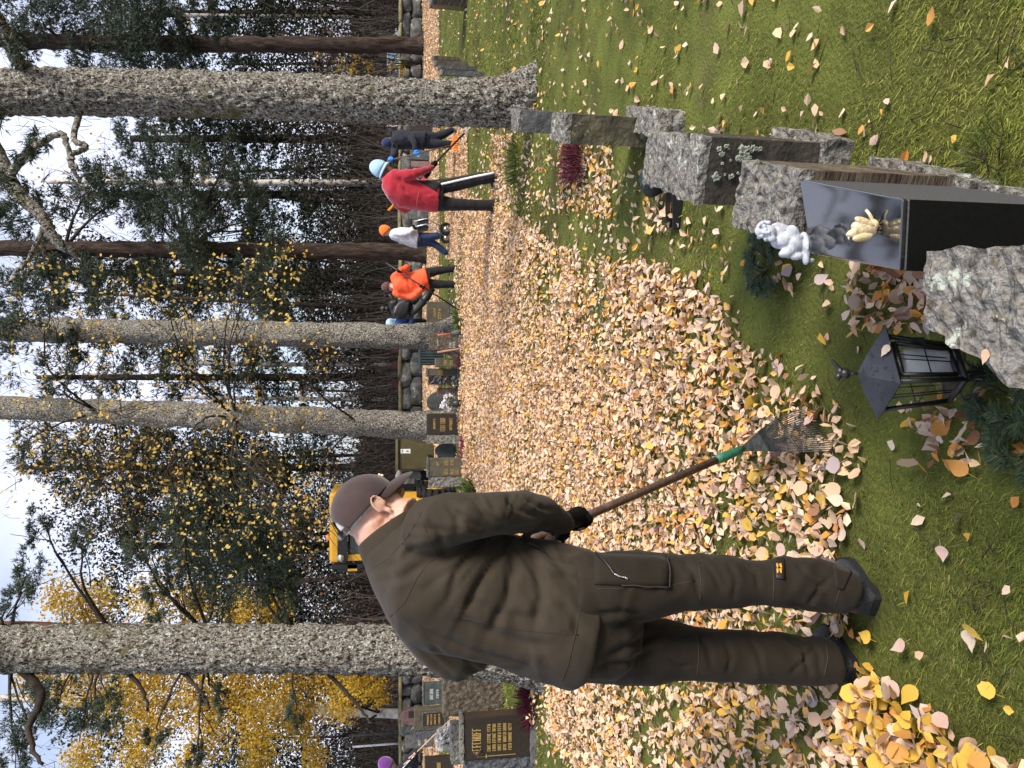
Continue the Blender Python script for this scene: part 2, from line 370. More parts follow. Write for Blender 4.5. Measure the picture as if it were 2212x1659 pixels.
# ------------------------------------------------------------------ dry stone wall at the far side
MT['stone'] = mat('field_stone', [(.3, (.05, .052, .05)), (.5, (.12, .12, .115)), (.62, (.22, .22, .20)), (.75, (.10, .10, .085))], 3.2, 8, .9, .6, 20, spec=.15, vary=.4,
                  spots=[((.30, .30, .27), 4.5, .60, .04), ((.10, .10, .03), 2.0, .63, .08)])
MT['cope'] = mat('mossy_cope', [(.3, (.12, .11, .06)), (.6, (.26, .24, .13)), (.8, (.33, .30, .20))], 4, 7, .95, .5, spec=.1, vary=.4)
def rock(c, r, seed, n=10, k=7, amp=.22):
    V, F = ellip(c, ((r[0], 0, 0), (0, r[1], 0), (0, 0, r[2])), n, k)
    d = (V - c) / np.array(r); d = np.sign(d) * np.abs(d) ** .62           # squarer than an egg
    V = c + d * np.array(r) * (1 + amp * fbm(d * 1.3 + seed * 7.7, 3, seed % 50))[:, None]
    return V, F
WY = 32.0
wall = empty('stone_wall', (0, WY, 0), 'low grey fieldstone wall with mossy top along the forest edge', 'wall')
k = 0
for course, (z0, hh, ln) in enumerate(((0.27, .30, .95), (.70, .25, .85))):
    x = -17.5 + course * .4
    while x < 17.5:
        l = ln * R_.uniform(.55, 1.35); h = hh * R_.uniform(.85, 1.15)
        obj('stone', rock(np.array([x + l / 2, WY + R_.uniform(-.06, .06), z0]), (l / 2 * 1.02, .36, h), k), MT['stone'], wall); k += 1
        x += l
x = -17.5
while x < 17.5:
    l = R_.uniform(.7, 1.8)
    obj('coping_stone', rock(np.array([x + l / 2, WY + R_.uniform(-.05, .05), .93 + R_.uniform(-.03, .03)]), (l / 2 * 1.03, .40, .085), k), MT['cope'], wall); k += 1
    x += l
# ------------------------------------------------------------------ gravestones
MT['granite_rough'] = mat('rough_granite', [(.3, (.065, .060, .050)), (.42, (.18, .17, .15)), (.52, (.31, .295, .265)), (.62, (.22, .20, .165)), (.75, (.10, .085, .065))], 26, 8, .95, 1.0, 60, spec=.15, vary=.5, bdist=.03,
                          spots=[((.40, .43, .36), 17, .60, .04), ((.40, .37, .22), 30, .66, .03), ((.07, .05, .04), 12, .62, .1)])
MT['granite_brown'] = mat('weathered_brown_granite', [(.3, (.065, .048, .034)), (.5, (.13, .10, .072)), (.7, (.20, .165, .12))], 9, 8, .9, .6, 50, spec=.15, stretch=(.5, .5, 2.6), vary=.45,
                          spots=[((.36, .34, .24), 24, .66, .03)])
MT['granite_lichen'] = mat('dark_lichened_granite', [(.3, (.022, .019, .016)), (.5, (.050, .043, .034)), (.7, (.085, .072, .055))], 10, 8, .75, .35, 60, spec=.3, vary=.4,
                           spots=[((.36, .40, .32), 9, .665, .02), ((.42, .42, .30), 23, .70, .02)])
MT['granite_black'] = mat('polished_black_granite', [(.3, (.006, .006, .008)), (.7, (.014, .014, .018))], 90, 4, .06, .0, spec=1.0, vary=.3, coat=1.0)
MT['granite_side'] = mat('honed_black_granite', [(.3, (.045, .045, .05)), (.7, (.10, .10, .11))], 260, 3, .6, .2, 300, spec=.4, vary=.3)
MT['granite_dark'] = mat('dark_brown_polished', [(.3, (.020, .014, .011)), (.7, (.042, .030, .024))], 40, 5, .3, .1, spec=.5, vary=.35)
MT['granite_speck'] = mat('speckled_grey_granite', [(.3, (.03, .032, .038)), (.5, (.09, .095, .11)), (.7, (.16, .165, .185))], 55, 6, .8, .4, 90, spec=.3, vary=.5)
MT['granite_olive'] = mat('olive_granite', [(.3, (.060, .052, .034)), (.7, (.12, .105, .07))], 6, 7, .6, .2, 50, spec=.35, vary=.3)
MT['granite_grey'] = mat('grey_granite', [(.3, (.07, .072, .072)), (.7, (.17, .17, .165))], 8, 8, .8, .4, 60, spec=.2, vary=.4)
MT['granite_teal'] = mat('blue_grey_granite', [(.3, (.045, .055, .058)), (.7, (.10, .12, .125))], 8, 8, .7, .3, 60, spec=.3, vary=.3)
MT['granite_pink'] = mat('red_granite', [(.3, (.15, .085, .075)), (.7, (.28, .175, .155))], 14, 7, .5, .2, 60, spec=.4, vary=.3)
MT['granite_coarse'] = mat('coarse_brown_granite', [(.3, (.045, .036, .026)), (.5, (.12, .098, .072)), (.68, (.21, .18, .14))], 19, 9, .95, .8, 40, spec=.1, vary=.5)
MT['gilt'] = mat('gilt_letter', [(.3, (.48, .30, .08)), (.7, (.72, .52, .20))], 40, 3, .4, metal=.6, spec=.5)
MT['silver_letter'] = mat('pale_letter', (.5, .5, .46), 40, 3, .6)
MT['bronze'] = mat('bronze', [(.3, (.04, .03, .022)), (.7, (.16, .11, .075))], 30, 4, .5, metal=.5)
def blockmesh(corners, z0, z1, rough=0.0, sub=0, seed=0, topr=None):
    """upright stone over four ground corners; rough = hewn faces (metres); topr = extra roughness of the top"""
    c = [np.array([q[0], q[1], 0]) for q in corners]
    if not rough and not topr:
        return prism([q + [0, 0, z0] for q in c], (0, 0, z1 - z0))
    L1 = max(np.linalg.norm(c[1] - c[0]), np.linalg.norm(c[2] - c[1])); st = sub or L1 / 12
    nu = max(2, int(np.linalg.norm(c[1] - c[0]) / st)); nv = max(2, int(np.linalg.norm(c[2] - c[1]) / st)); nw = max(2, int((z1 - z0) / st))
    idx = {}; V = []; F = []
    def vid(i, j, k):
        if (i, j, k) not in idx:
            u, v, t = i / nu, j / nv, k / nw
            p = c[0] * (1 - u) * (1 - v) + c[1] * u * (1 - v) + c[2] * u * v + c[3] * (1 - u) * v
            idx[(i, j, k)] = len(V); V.append(p + [0, 0, z0 + (z1 - z0) * t])
        return idx[(i, j, k)]
    for i in range(nu):
        for j in range(nv):
            F.append((vid(i, j, nw), vid(i + 1, j, nw), vid(i + 1, j + 1, nw), vid(i, j + 1, nw)))
            F.append((vid(i, j, 0), vid(i, j + 1, 0), vid(i + 1, j + 1, 0), vid(i + 1, j, 0)))
    for k in range(nw):
        for i in range(nu):
            F.append((vid(i, 0, k), vid(i + 1, 0, k), vid(i + 1, 0, k + 1), vid(i, 0, k + 1)))
            F.append((vid(i, nv, k + 1), vid(i + 1, nv, k + 1), vid(i + 1, nv, k), vid(i, nv, k)))
        for j in range(nv):
            F.append((vid(0, j, k + 1), vid(0, j + 1, k + 1), vid(0, j + 1, k), vid(0, j, k)))
            F.append((vid(nu, j, k), vid(nu, j + 1, k), vid(nu, j + 1, k + 1), vid(nu, j, k + 1)))
    V = np.array(V); n = 17 / max(L1, .2)
    top = np.clip((V[:, 2] - z0) / (z1 - z0) * nw - (nw - 1), 0, 1)
    a = rough + (topr or 0) * top
    D = np.stack([fbm(V * n + 11.3 * s, 4, seed + 7 * s) for s in range(3)], 1)
    return V + D * a[:, None], F
def grave(label, name='gravestone', group=None):
    return label, name, group
# ---- the near row: we look along it, each stone end-on; its direction is 20 degrees to the right of straight ahead
ra = np.array([math.sin(math.radians(20)), math.cos(math.radians(20)), 0]); rb = np.array([-ra[1], ra[0], 0])
def Z(x, y, z): return G(x, y, z)
def stone_thing(label, base, parts, name='gravestone', cat='gravestone'):
    e = empty(name, (float(base[0]), float(base[1]), 0), label, cat)
    for pn, vf, m, sm in parts: obj(pn, vf, m, e, sm)
    return e
FOOT = []            # footprints that leaves keep out of: (centre, half along, half across)
def quad_from_top(px4, z):          # four measured top corners at height z
    return [Z(x, y, z)[:2] for x, y in px4]
# nearest rough stone (runs out of the frame at the picture's right)
zt = .50
q = [Z(1999, 545, zt), Z(2003, 712, zt), Z(2230, 862, zt), Z(2226, 530, zt)]
n1a = q[0] + (q[0] - q[3]) * 0; far = [q[0], q[1]]
nearL = q[1] + (q[2] - q[1]) * 1.7; nearR = q[0] + (q[3] - q[0]) * 1.7
s1 = [far[0][:2], far[1][:2], nearL[:2], nearR[:2]]
stone_thing('rough grey gravestone with hewn top, nearest the camera beside the lantern', np.mean(s1, 0),
            [('stone', blockmesh(s1, -.05, zt, .0055, .016, 3, .004), MT['granite_rough'], False)])
FOOT.append(np.array(s1))
# black polished slab
zt = .50
q = quad_from_top([(1727, 387), (1752, 548), (1943, 584), (1951, 430)], zt)
bs = empty('gravestone', (*np.mean(q, 0), 0), 'polished black granite gravestone carrying the white cherub and the gilded bird', 'gravestone')
bevel(obj('slab', blockmesh(q, .06, zt - .012), MT['granite_side'], bs, False), .003)
qq = np.array(q); cq = qq.mean(0)
bevel(obj('polished_top', prism([np.array([*(cq + (p - cq) * 1.004), zt - .011]) for p in qq], (0, 0, .012)), MT['granite_black'], bs, False), .004, 3)
MT['granite_end'] = mat('black_granite_end', (.006, .006, .0065), 90, 4, .35, .1, 200, spec=.15)
nf = [np.array([*(q[2] - ra[:2] * .004 * 1), 0]), np.array([*(q[3] - ra[:2] * .004), 0])]
obj('polished_end', prism([nf[0] + [0, 0, .06], nf[1] + [0, 0, .06], nf[1] + [0, 0, zt - .014], nf[0] + [0, 0, zt - .014]], ra * .0035), MT['granite_end'], bs, False)
bevel(obj('plinth', blockmesh([cq + (p - cq) * np.array([1.15, 1.1]) for p in qq], -.05, .06, .004, .03, 8), MT['granite_rough'], bs, False), .004)
FOOT.append(cq + (qq - cq) * 1.15); SLAB_Q = q
# rough-topped brown stone behind the black slab
zt = .495
q = quad_from_top([(1603, 345), (1603, 478), (1742, 560), (1729, 384)], zt)
far0 = np.array(q[0]); L4 = .46; wd4 = .185
q = [far0, far0 + rb[:2] * wd4, far0 + rb[:2] * wd4 - ra[:2] * .345, far0 - ra[:2] * .345]
st4 = empty('gravestone', (*np.mean(q, 0), 0), 'brown weathered gravestone with rough grey top behind the black slab', 'gravestone')
obj('stone', blockmesh(q, .07, zt - .035, .002, .03, 21), MT['granite_brown'], st4, False)
obj('rough_top', blockmesh(q, zt - .034, zt, .003, .016, 22, .007), MT['granite_rough'], st4, False)
FOOT.append(np.array(q))
pl = []
for i, (x0, y0, x1, y1, h) in enumerate(((1878, 338, 1998, 362, .085), (2004, 362, 2098, 392, .08), (2112, 396, 2152, 408, .055))):
    a, b = G(x0, y0, h), G(x1, y1, h)
    obj('plinth_stone', blockmesh([a[:2], b[:2], b[:2] + rb[:2] * .12, a[:2] + rb[:2] * .12], -.04, h, .006, .025, 31 + i), MT['granite_rough'], st4, False)
# lichened dark stone with a thick grey top (third)
MT['lichen'] = mat('pale_lichen', [(.3, (.20, .22, .17)), (.6, (.36, .39, .31)), (.75, (.17, .18, .13))], 60, 6, .95, .8, 160, spec=.05, vary=.3, bdist=.006)
def lichens(parent, pts, nrm_, seed):
    rr = random.Random(seed); n_ = nrm(nrm_); u = nrm(np.cross(n_, [0, 0, 1])); v = np.cross(n_, u)
    for p_, r in pts:
        k = 14; ring = [p_ + n_ * .002 + (u * math.cos(t) + v * math.sin(t)) * r * rr.uniform(.62, 1.15) for t in np.linspace(0, 2 * math.pi, k + 1)[:-1]]
        inn = [p_ + n_ * .0055 + (q - p_) * .62 for q in ring]; V = ring + inn + [p_ + n_ * .0035]
        obj('lichen', (V, [(i, (i + 1) % k, k + (i + 1) % k, k + i) for i in range(k)] + [(k + i, k + (i + 1) % k, 2 * k) for i in range(k)]), MT['lichen'], parent, False)
zt = .50
a0, a1, b1, b0 = Z(1392, 284, zt), Z(1392, 392, zt), Z(1522, 442, zt), Z(1522, 282, zt)
fa = Z(1400, 280, zt)[:2]; na = Z(1520, 295, zt)[:2]; dd = nrm(na - fa); pp = np.array([dd[1], -dd[0]]); pp = pp if pp[0] < 0 else -pp
wq = np.linalg.norm(Z(1520, 438, zt)[:2] - na)
q = [fa, fa + pp * wq * .95, na + pp * wq, na]
st3 = empty('gravestone', (*np.mean(q, 0), 0), 'dark gravestone spotted with pale lichen discs, third from the camera in the near row', 'gravestone')
obj('stone', blockmesh(q, .05, zt - .03, .0015, .04, 41), MT['granite_lichen'], st3, False)
obj('rough_top', blockmesh(q, zt - .028, zt, .003, .02, 42, .007), MT['granite_rough'], st3, False)
FOOT.append(np.array(q))
_u = np.array(q[2]) - np.array(q[3]); _u /= np.linalg.norm(_u); _n = np.array([-_u[1], _u[0], 0]); _n = _n if _n @ np.array([0, -1, 0]) > 0 else -_n; _o = np.array([*q[3], 0])
def onface(y, z): return _o + np.array([_u[0], _u[1], 0]) * y + [0, 0, z] + _n * .002
lichens(st3, [(onface(.02 + R_.uniform(0, .12), .455 - R_.uniform(0, .16)), R_.uniform(.004, .013)) for _ in range(26)] + [(onface(.125, .44), .016), (onface(.145, .32), .018), (onface(.135, .30), .012), (onface(.035, .36), .02), (onface(.055, .345), .016), (onface(.03, .33), .014), (onface(.06, .375), .013)], _n, 5)
for i, (x0, y0, x1, y1, h) in enumerate(((1668, 275, 1712, 280, .07), (1722, 283, 1788, 300, .09))):
    a, b = G(x0, y0, h), G(x1, y1, h)
    obj('plinth_stone', blockmesh([a[:2], b[:2], b[:2] + rb[:2] * .16, a[:2] + rb[:2] * .16], -.04, h, .008, .03, 51 + i), MT['granite_rough'], st3, False)
# narrow lichened stone with yellow-green side (fourth)
def endstone(label, xt, xb, y0, y1, length, dm, tm, zt=None, thick=None, seed=0, rough=.004, topdx=0):
    """stone seen end-on: top edge xt, foot xb, sides y0<y1 of its near end"""
    d = G(xb, (y0 + y1) / 2); Yd = d[1]
    zt = P(xt, y0, Yd)[2]; wdt = (y1 - y0) / FPX * (Yd * FW[1] + 1.0 * -FW[2])
    nR = np.array([G(xb, y0)[0], Yd]); q = [nR, nR + rb[:2] * wdt, nR + rb[:2] * wdt + ra[:2] * length, nR + ra[:2] * length]
    e = empty('gravestone', (*np.mean(q, 0), 0), label, 'gravestone')
    obj('stone', blockmesh(q, -.03, zt - .03, rough, .035, seed), dm, e, False)
    obj('rough_top', blockmesh(q, zt - .028, zt, .003, .02, seed + 1, .008), tm, e, False)
    FOOT.append(np.array(q)); return e
MT['granite_yellow'] = mat('yellow_lichened_granite', [(.3, (.055, .05, .035)), (.55, (.10, .09, .055)), (.75, (.17, .16, .09))], 7, 8, .85, .5, 40, spec=.2, vary=.4, spots=[((.36, .38, .30), 14, .63, .03), ((.28, .27, .14), 6, .60, .05)])
e = endstone('narrow mossy gravestone with yellow-green lichen down its side, fourth in the near row', 1226, 1418, 256, 318, .42, MT['granite_yellow'], MT['granite_rough'], seed=60)
obj('plinth_stone', blockmesh([G(1395, 232)[:2], G(1478, 238)[:2], G(1478, 300)[:2], G(1395, 285)[:2]], -.04, .12, .014, .03, 65), MT['granite_rough'], e, False)
e = endstone('small grey gravestone at the foot of the big lichened pine', 1122, 1262, 245, 291, .4, MT['granite_grey'], MT['granite_rough'], seed=70)
# ---- the graves farther back: front faces towards us
def letters(parent, base, u, v, rows, m, depth=.004, nrml=None):
    """raised unreadable lettering: rows of (u0,u1,v0,v1,n) strokes on a face with origin base and axes u,v (metres)"""
    parts = []
    n = nrml if nrml is not None else nrm(np.cross(u, v))
    for u0, u1, v0, v1, k in rows:
        w = (u1 - u0) / k
        for i in range(k):
            a = u0 + i * w; hh = v1 - v0; s = min(w * .24, hh * .18)
            kind = R_.randrange(4)
            bars = [(a + w * .12, a + w * .12 + s, v0, v1)]
            if kind in (0, 3): bars.append((a + w * .66, a + w * .66 + s, v0, v1))
            if kind in (0, 1): bars.append((a + w * .12 + s, a + w * .66, v0 + hh * .42, v0 + hh * .42 + s))
            if kind in (1, 2): bars.append((a + w * .12 + s, a + w * .85, v1 - s, v1))
            if kind in (2, 3): bars.append((a + w * .12 + s, a + w * .66, v0, v0 + s))
            for b0, b1, c0, c1 in bars:
                parts.append(box(base + u * (b0 + b1) / 2 + v * (c0 + c1) / 2 + n * depth / 2, u * (b1 - b0) / 2, v * (c1 - c0) / 2, n * depth / 2))
    return tag(obj('lettering', joinVF(parts), m, parent, False), kind='stuff')
def frontstone(label, xt, xb, y0, y1, m, thick=.14, yaw=0, Yd=None, rough=0.0, top='flat', seed=0, rows=None, lm=None, side=None, name='gravestone', cap=None, plinth=True):
    """stone facing us: top xt, foot xb, right edge y0, left edge y1 (as measured); extras: side stone, cap"""
    g = G(xb, (y0 + y1) / 2); Yd = Yd or g[1]
    h = P(xt, y0, Yd)[2]; XR, XL = P(xb, y0, Yd)[0], P(xb, y1, Yd)[0]; zb = min(0, P(xb, y0, Yd)[2]) if Yd == g[1] else 0
    c = np.array([(XR + XL) / 2, Yd, 0]); w = (XR - XL) / 2; cs, sn = math.cos(yaw), math.sin(yaw)
    u = np.array([cs, sn, 0]); n = np.array([sn, -cs, 0])           # n faces the camera
    e = empty(name, c, label, 'gravestone')
    lo = .0
    if plinth:
        obj('plinth', blockmesh([(c + u * s * (w + .04) + n * t)[:2] for s, t in ((1, .05), (-1, .05), (-1, -thick - .05), (1, -thick - .05))], -.05, .07, .006, .05, seed + 3), MT['granite_grey'], e, False); lo = .07
    if top == 'flat':
        if rough: vf = blockmesh([(c + u * w)[:2], (c - u * w)[:2], (c - u * w - n * thick)[:2], (c + u * w - n * thick)[:2]], lo - .01, h, rough, .05, seed)
        else: vf = prism([c + u * w + [0, 0, lo], c - u * w + [0, 0, lo], c - u * w + [0, 0, h], c + u * w + [0, 0, h]], -n * thick)
    else:
        prof = {'round': [(-1, lo), (1, lo)] + [(math.cos(t), h * .45 + h * .55 * math.sin(t)) for t in np.linspace(0, math.pi, 13)],
                'slant': [(-1, lo), (1, lo), (1, h * .93), (.6, h), (-.75, h * .96), (-1, h * .85)],
                'halfround': [(-1, lo), (1, lo), (1, h * .35)] + [(math.cos(t), h * .5 + h * .5 * math.sin(t)) for t in np.linspace(.15, math.pi - .15, 11)] + [(-1, h * .35)]}[top]
        vf = prism([c + u * a * w + np.array([0, 0, z]) for a, z in prof], -n * thick)
    bevel(obj('stone', vf, m, e, False), .012)
    if cap: obj('cap', blockmesh([(c + u * s * (w + .015) + n * t)[:2] for s, t in ((1, .015), (-1, .015), (-1, -thick - .015), (1, -thick - .015))], h + .001, h + .035, .006, .04, seed + 4), cap, e, False)
    if side is not None:
        ym, sm = side; X2 = P(xb, ym, Yd)[0]; c2 = c + u * ((X2 + XL) / 2 - c[0]); w2 = abs(X2 - XL) / 2 - .002
        obj('side_stone', blockmesh([(c2 + u * w2 - n * .02)[:2], (c2 - u * w2 - n * .02)[:2], (c2 - u * w2 - n * (thick + .05))[:2], (c2 + u * w2 - n * (thick + .05))[:2]], -.02, h * .985, .012, .04, seed + 5), sm, e, False)
    if rows: letters(e, c + n * .001, u, np.array([0, 0, 1.0]), [(a * w, b * w, lo2 * h, hi2 * h, k) for a, b, lo2, hi2, k in rows], lm or MT['gilt'], .006, n)
    FOOT.append(np.array([(c + u * w + n * .06)[:2], (c - u * w + n * .06)[:2], (c - u * w - n * (thick + .05))[:2], (c + u * w - n * (thick + .05))[:2]]))
    return e, c, u, n, w, h
three = lambda z0, z1, kk=(4, 6, 4): [(-.62, -.30, z0, z1, kk[0]), (-.24, .24, z0, z1, kk[1]), (.30, .66, z0, z1, kk[2])]
# big dark polished stone at the left with gilded inscription
rows = [(-.56, .52, .77, .89, 7)]
for i in range(5): rows += three(.64 - i * .072, .685 - i * .072)
e, c, u, n, w_, h_ = frontstone('dark polished gravestone with five gilded lines and a cross, left of the leaves', 1002, 1160, 1541, 1632, MT['granite_dark'], .16, rows=rows, seed=80, side=(1668, MT['granite_speck']), cap=MT['granite_rough'])
cr = []
for (a0, a1, z0, z1) in ((-.845, -.825, .30, .82), (-.92, -.75, .69, .705)):
    cr.append(box(c + n * .004 + u * (a0 + a1) / 2 * w_ + np.array([0, 0, (z0 + z1) / 2 * h_]), u * (a1 - a0) / 2 * w_, np.array([0, 0, (z1 - z0) / 2 * h_]), n * .004))
cr[1] = (cr[1][0] + n * .002, cr[1][1])
obj('cross', joinVF(cr), MT['gilt'], e, False)
bp = c + n * .03 - u * .62 * w_ + np.array([0, 0, .82 * h_])
obj('bronze_bird', joinVF([ellip(bp, (u * .022, n * .015, np.array([.0, 0, .03])), 8, 6), ellip(bp + [0.012, 0, .032], (u * .012, n * .011, np.array([0, 0, .012])), 8, 6), ellip(bp + u * -.012 + [0, 0, -.035], (u * .010 + np.array([0, 0, -.012]), n * .006, np.array([0, 0, .03])), 6, 5), ellip(bp + u * .02 + [0, 0, -.022], (u * .024, n * .008, np.array([0, 0, .010])), 6, 5)]), MT['bronze'], e)
frontstone('grey lichened low gravestone just behind the dark gilded stone', 974, 1140, 1556, 1640, MT['granite_rough'], .15, Yd=8.35, rough=.012, seed=90)
frontstone('broad coarse brown granite gravestone behind the raking man, with a seedling before it', 957, 1086, 1405, 1541, MT['granite_coarse'], .22, rough=.012, seed=95, plinth=False)
e, c, u, n, w_, h_ = frontstone('olive granite gravestone with a framed dark plaque, left of the coarse brown stone', 895, 972, 1528, 1574, MT['granite_olive'], .2, seed=100, side=(1594, MT['granite_speck']))
pz = np.array([0, 0, 1.0])
obj('plaque', box(c + n * .006 + pz * h_ * .46, u * w_ * .62, pz * h_ * .30, n * .005), MT['granite_dark'], e, False)
obj('plaque_frame', joinVF([box(c + n * .008 + pz * h_ * .46 + u * s * w_ * .66, u * w_ * .04, pz * h_ * .33, n * .008) for s in (-1, 1)] + [box(c + n * .008 + pz * h_ * (.46 + s * .315), u * w_ * .62, pz * h_ * .015, n * .008) for s in (-1, 1)]), MT['granite_grey'], e, False)
letters(e, c + n * .0115, u, pz, [(-.5 * w_, .5 * w_, h_ * z, h_ * (z + .05), 8) for z in (.6, .5, .4, .28)], MT['gilt'], .004, n)
frontstone('dark squat gravestone with a thin pale top edge, right of the olive stone', 916, 965, 1474, 1521, MT['granite_teal'], .14, seed=105, rows=[(-.5, .5, .6, .75, 6), (-.4, .4, .35, .47, 5)], lm=MT['silver_letter'], cap=MT['granite_grey'])
e, c, u, n, w_, h_ = frontstone('red granite gravestone with rounded left shoulder near the stone wall', 864, 927, 1528, 1565, MT['granite_pink'], .16, top='halfround', seed=110)
obj('plaque', joinVF([box(c + n * .01 + pz * h_ * .55 + u * .3 * w_, u * w_ * .38, pz * h_ * .16, n * .01), box(c + n * .01 + pz * h_ * .30 + u * .3 * w_, u * w_ * .38, pz * h_ * .06, n * .01)]), MT['granite_dark'], e, False)
frontstone('grey gravestone with pale lines at the far left before the wall', 876, 940, 1587, 1613, MT['granite_grey'], .14, seed=115, rows=[(-.6, .6, .5, .58, 7), (-.6, .6, .28, .36, 7)], lm=MT['silver_letter'])
frontstone('dark small gravestone below the purple hatted person', 918, 985, 1634, 1668, MT['granite_dark'], .14, seed=118, rows=[(-.5, .5, .5, .62, 5)])
# row across the middle, behind the far edge of the leaves
frontstone('double olive gravestone with gilded lettering behind the cap of the raking man', 926, 1010, 989, 1028, MT['granite_olive'], .16, seed=120, side=(1052, MT['granite_rough']), cap=MT['granite_grey'],
           rows=[(.15, .75, .72, .80, 1), (.2, .8, .50, .60, 6), (.2, .8, .36, .44, 5), (-.85, -.2, .50, .60, 6), (-.85, -.2, .36, .44, 6), (-.85, -.25, .22, .31, 6)])
frontstone('brown gravestone with two gilded names before the thick mid tree', 922, 998, 893, 938, MT['granite_dark'], .16, seed=125, side=(958, MT['granite_rough']), rows=[(-.7, -.05, .48, .62, 5), (.0, .62, .48, .62, 5), (-.5, .5, .76, .82, 7), (-.6, .6, .28, .36, 7)])
frontstone('dark grey boulder gravestone with rounded top beside the olive tipping bucket', 940, 985, 959, 990, MT['granite_teal'], .2, top='round', seed=130, plinth=False)
frontstone('domed grey gravestone behind the white flowers', 922, 970, 846, 892, MT['granite_grey'], .18, top='round', seed=135)
frontstone('low reddish gravestone right of the white flowers', 945, 992, 838, 856, MT['granite_pink'], .14, seed=138, rows=[(-.5, .5, .5, .62, 4)], lm=MT['silver_letter'])
frontstone('olive gravestone with a jet black left flank in the middle row', 925, 994, 796, 812, MT['granite_olive'], .2, seed=140, side=(831, MT['granite_black']), rows=[(-.6, .6, .55, .68, 5)], cap=MT['granite_grey'])
frontstone('brown gravestone with a dark red candle at its foot', 940, 996, 774, 793, MT['granite_olive'], .14, seed=145, rows=[(-.6, .6, .55, .66, 5), (-.6, .6, .32, .43, 5)])
frontstone('grey brown gravestone with a pale panel and white letters, below the right mid pine', 927, 996, 721, 757, MT['granite_coarse'], .16, seed=150, rows=[(-.7, .0, .18, .26, 4), (-.7, .0, .30, .38, 4), (-.6, .6, .70, .74, 1)], lm=MT['silver_letter'])
frontstone('brown square gravestone behind the rake of the orange jacket', 922, 978, 652, 702, MT['granite_olive'], .16, seed=155, rows=[(-.5, .4, .45, .56, 4), (-.3, .5, .66, .75, 4)])
frontstone('plain dark gravestone below the blue overalls', 932, 985, 694, 716, MT['granite_dark'], .14, seed=158, plinth=False, Yd=18.8)
# right side, behind the red jacket and the big pine
frontstone('blue grey gravestone between the two blue gloves and the red jacket', 886, 930, 325, 346, MT['granite_teal'], .16, seed=160, rows=[(-.5, .5, .55, .66, 5)], lm=MT['silver_letter'])
frontstone('reddish brown gravestone right behind the red jacket sleeve', 889, 930, 349, 362, MT['granite_pink'], .14, seed=163)
frontstone('dark gravestone left behind the dark blue person', 883, 938, 268, 286, MT['granite_dark'], .14, seed=165)
frontstone('grey gravestone seen beyond the silver cart', 885, 928, 452, 474, MT['granite_grey'], .16, seed=168, rows=[(-.5, .5, .5, .6, 5)], lm=MT['silver_letter'])
frontstone('dark wide gravestone left of the red jacket, by the cart', 888, 930, 424, 449, MT['granite_dark'], .16, seed=170)
e = endstone('thin dark gravestone farthest of the four in a file right of the big pine', 938, 996, 124, 131, .6, MT['granite_brown'], MT['granite_grey'], seed=175)
e = endstone('dark gravestone with a white tag, second in the file right of the big pine', 941, 1013, 134, 145, .6, MT['granite_olive'], MT['granite_grey'], seed=178)
e = endstone('tall slim pale gravestone, third in the file right of the big pine', 950, 1030, 145, 152, .6, MT['granite_grey'], MT['granite_grey'], seed=180)
e = endstone('grey gravestone touching the big pine, nearest in the file', 953, 1047, 156, 166, .6, MT['granite_grey'], MT['granite_rough'], seed=182)
e = endstone('black gravestone at the far right edge near the leaf path', 932, 1010, -14, 13, .7, MT['granite_dark'], MT['granite_grey'], seed=184)
# ------------------------------------------------------------------ trees
def smoothpath(pts, rad, n):
    pts = np.array(pts, float); rad = np.array(rad, float); s = np.linspace(0, len(pts) - 1, n); i = np.minimum(s.astype(int), len(pts) - 2); f = (s - i)[:, None]
    p0 = pts[np.maximum(i - 1, 0)]; p1 = pts[i]; p2 = pts[i + 1]; p3 = pts[np.minimum(i + 2, len(pts) - 1)]
    q = .5 * ((2 * p1) + (-p0 + p2) * f + (2 * p0 - 5 * p1 + 4 * p2 - p3) * f ** 2 + (-p0 + 3 * p1 - 3 * p2 + p3) * f ** 3)
    return q, np.interp(s, np.arange(len(rad)), rad)
def trunkmesh(pts, rad, n=40, rings=120, amp=.02, fs=9, flare=.5, seed=0):
    q, r = smoothpath(pts, rad, rings)
    z0 = q[0][2]; r = r * (1 + flare * np.exp(-(q[:, 2] - z0) / .28))
    V, F = tube(list(q), list(r), n, True)
    c = np.repeat(q, n, 0); d = V - c; dn = d / (np.linalg.norm(d, axis=1)[:, None] + 1e-9)
    a = V * np.array([fs, fs, fs * .55]) + seed * 9.1
    f = fbm(a, 4, seed); g = np.abs(fbm(a * .5, 2, seed + 3))
    root = np.exp(-(V[:, 2] - z0) / .3) * .10 * fbm(np.stack([dn[:, 0] * 2, dn[:, 1] * 2, V[:, 2] * .2], 1) + seed, 2, seed)
    return V + dn * (amp * (f - g * .9) + root)[:, None], F
def branchy(pts, rad, n=6, rings=14, jit=.03):
    q, r = smoothpath(pts, rad, rings); q = q + np.array([R_.gauss(0, jit) for _ in range(q.size)]).reshape(q.shape) * np.linspace(0, 1, rings)[:, None]
    return tube(list(q), list(r), n)
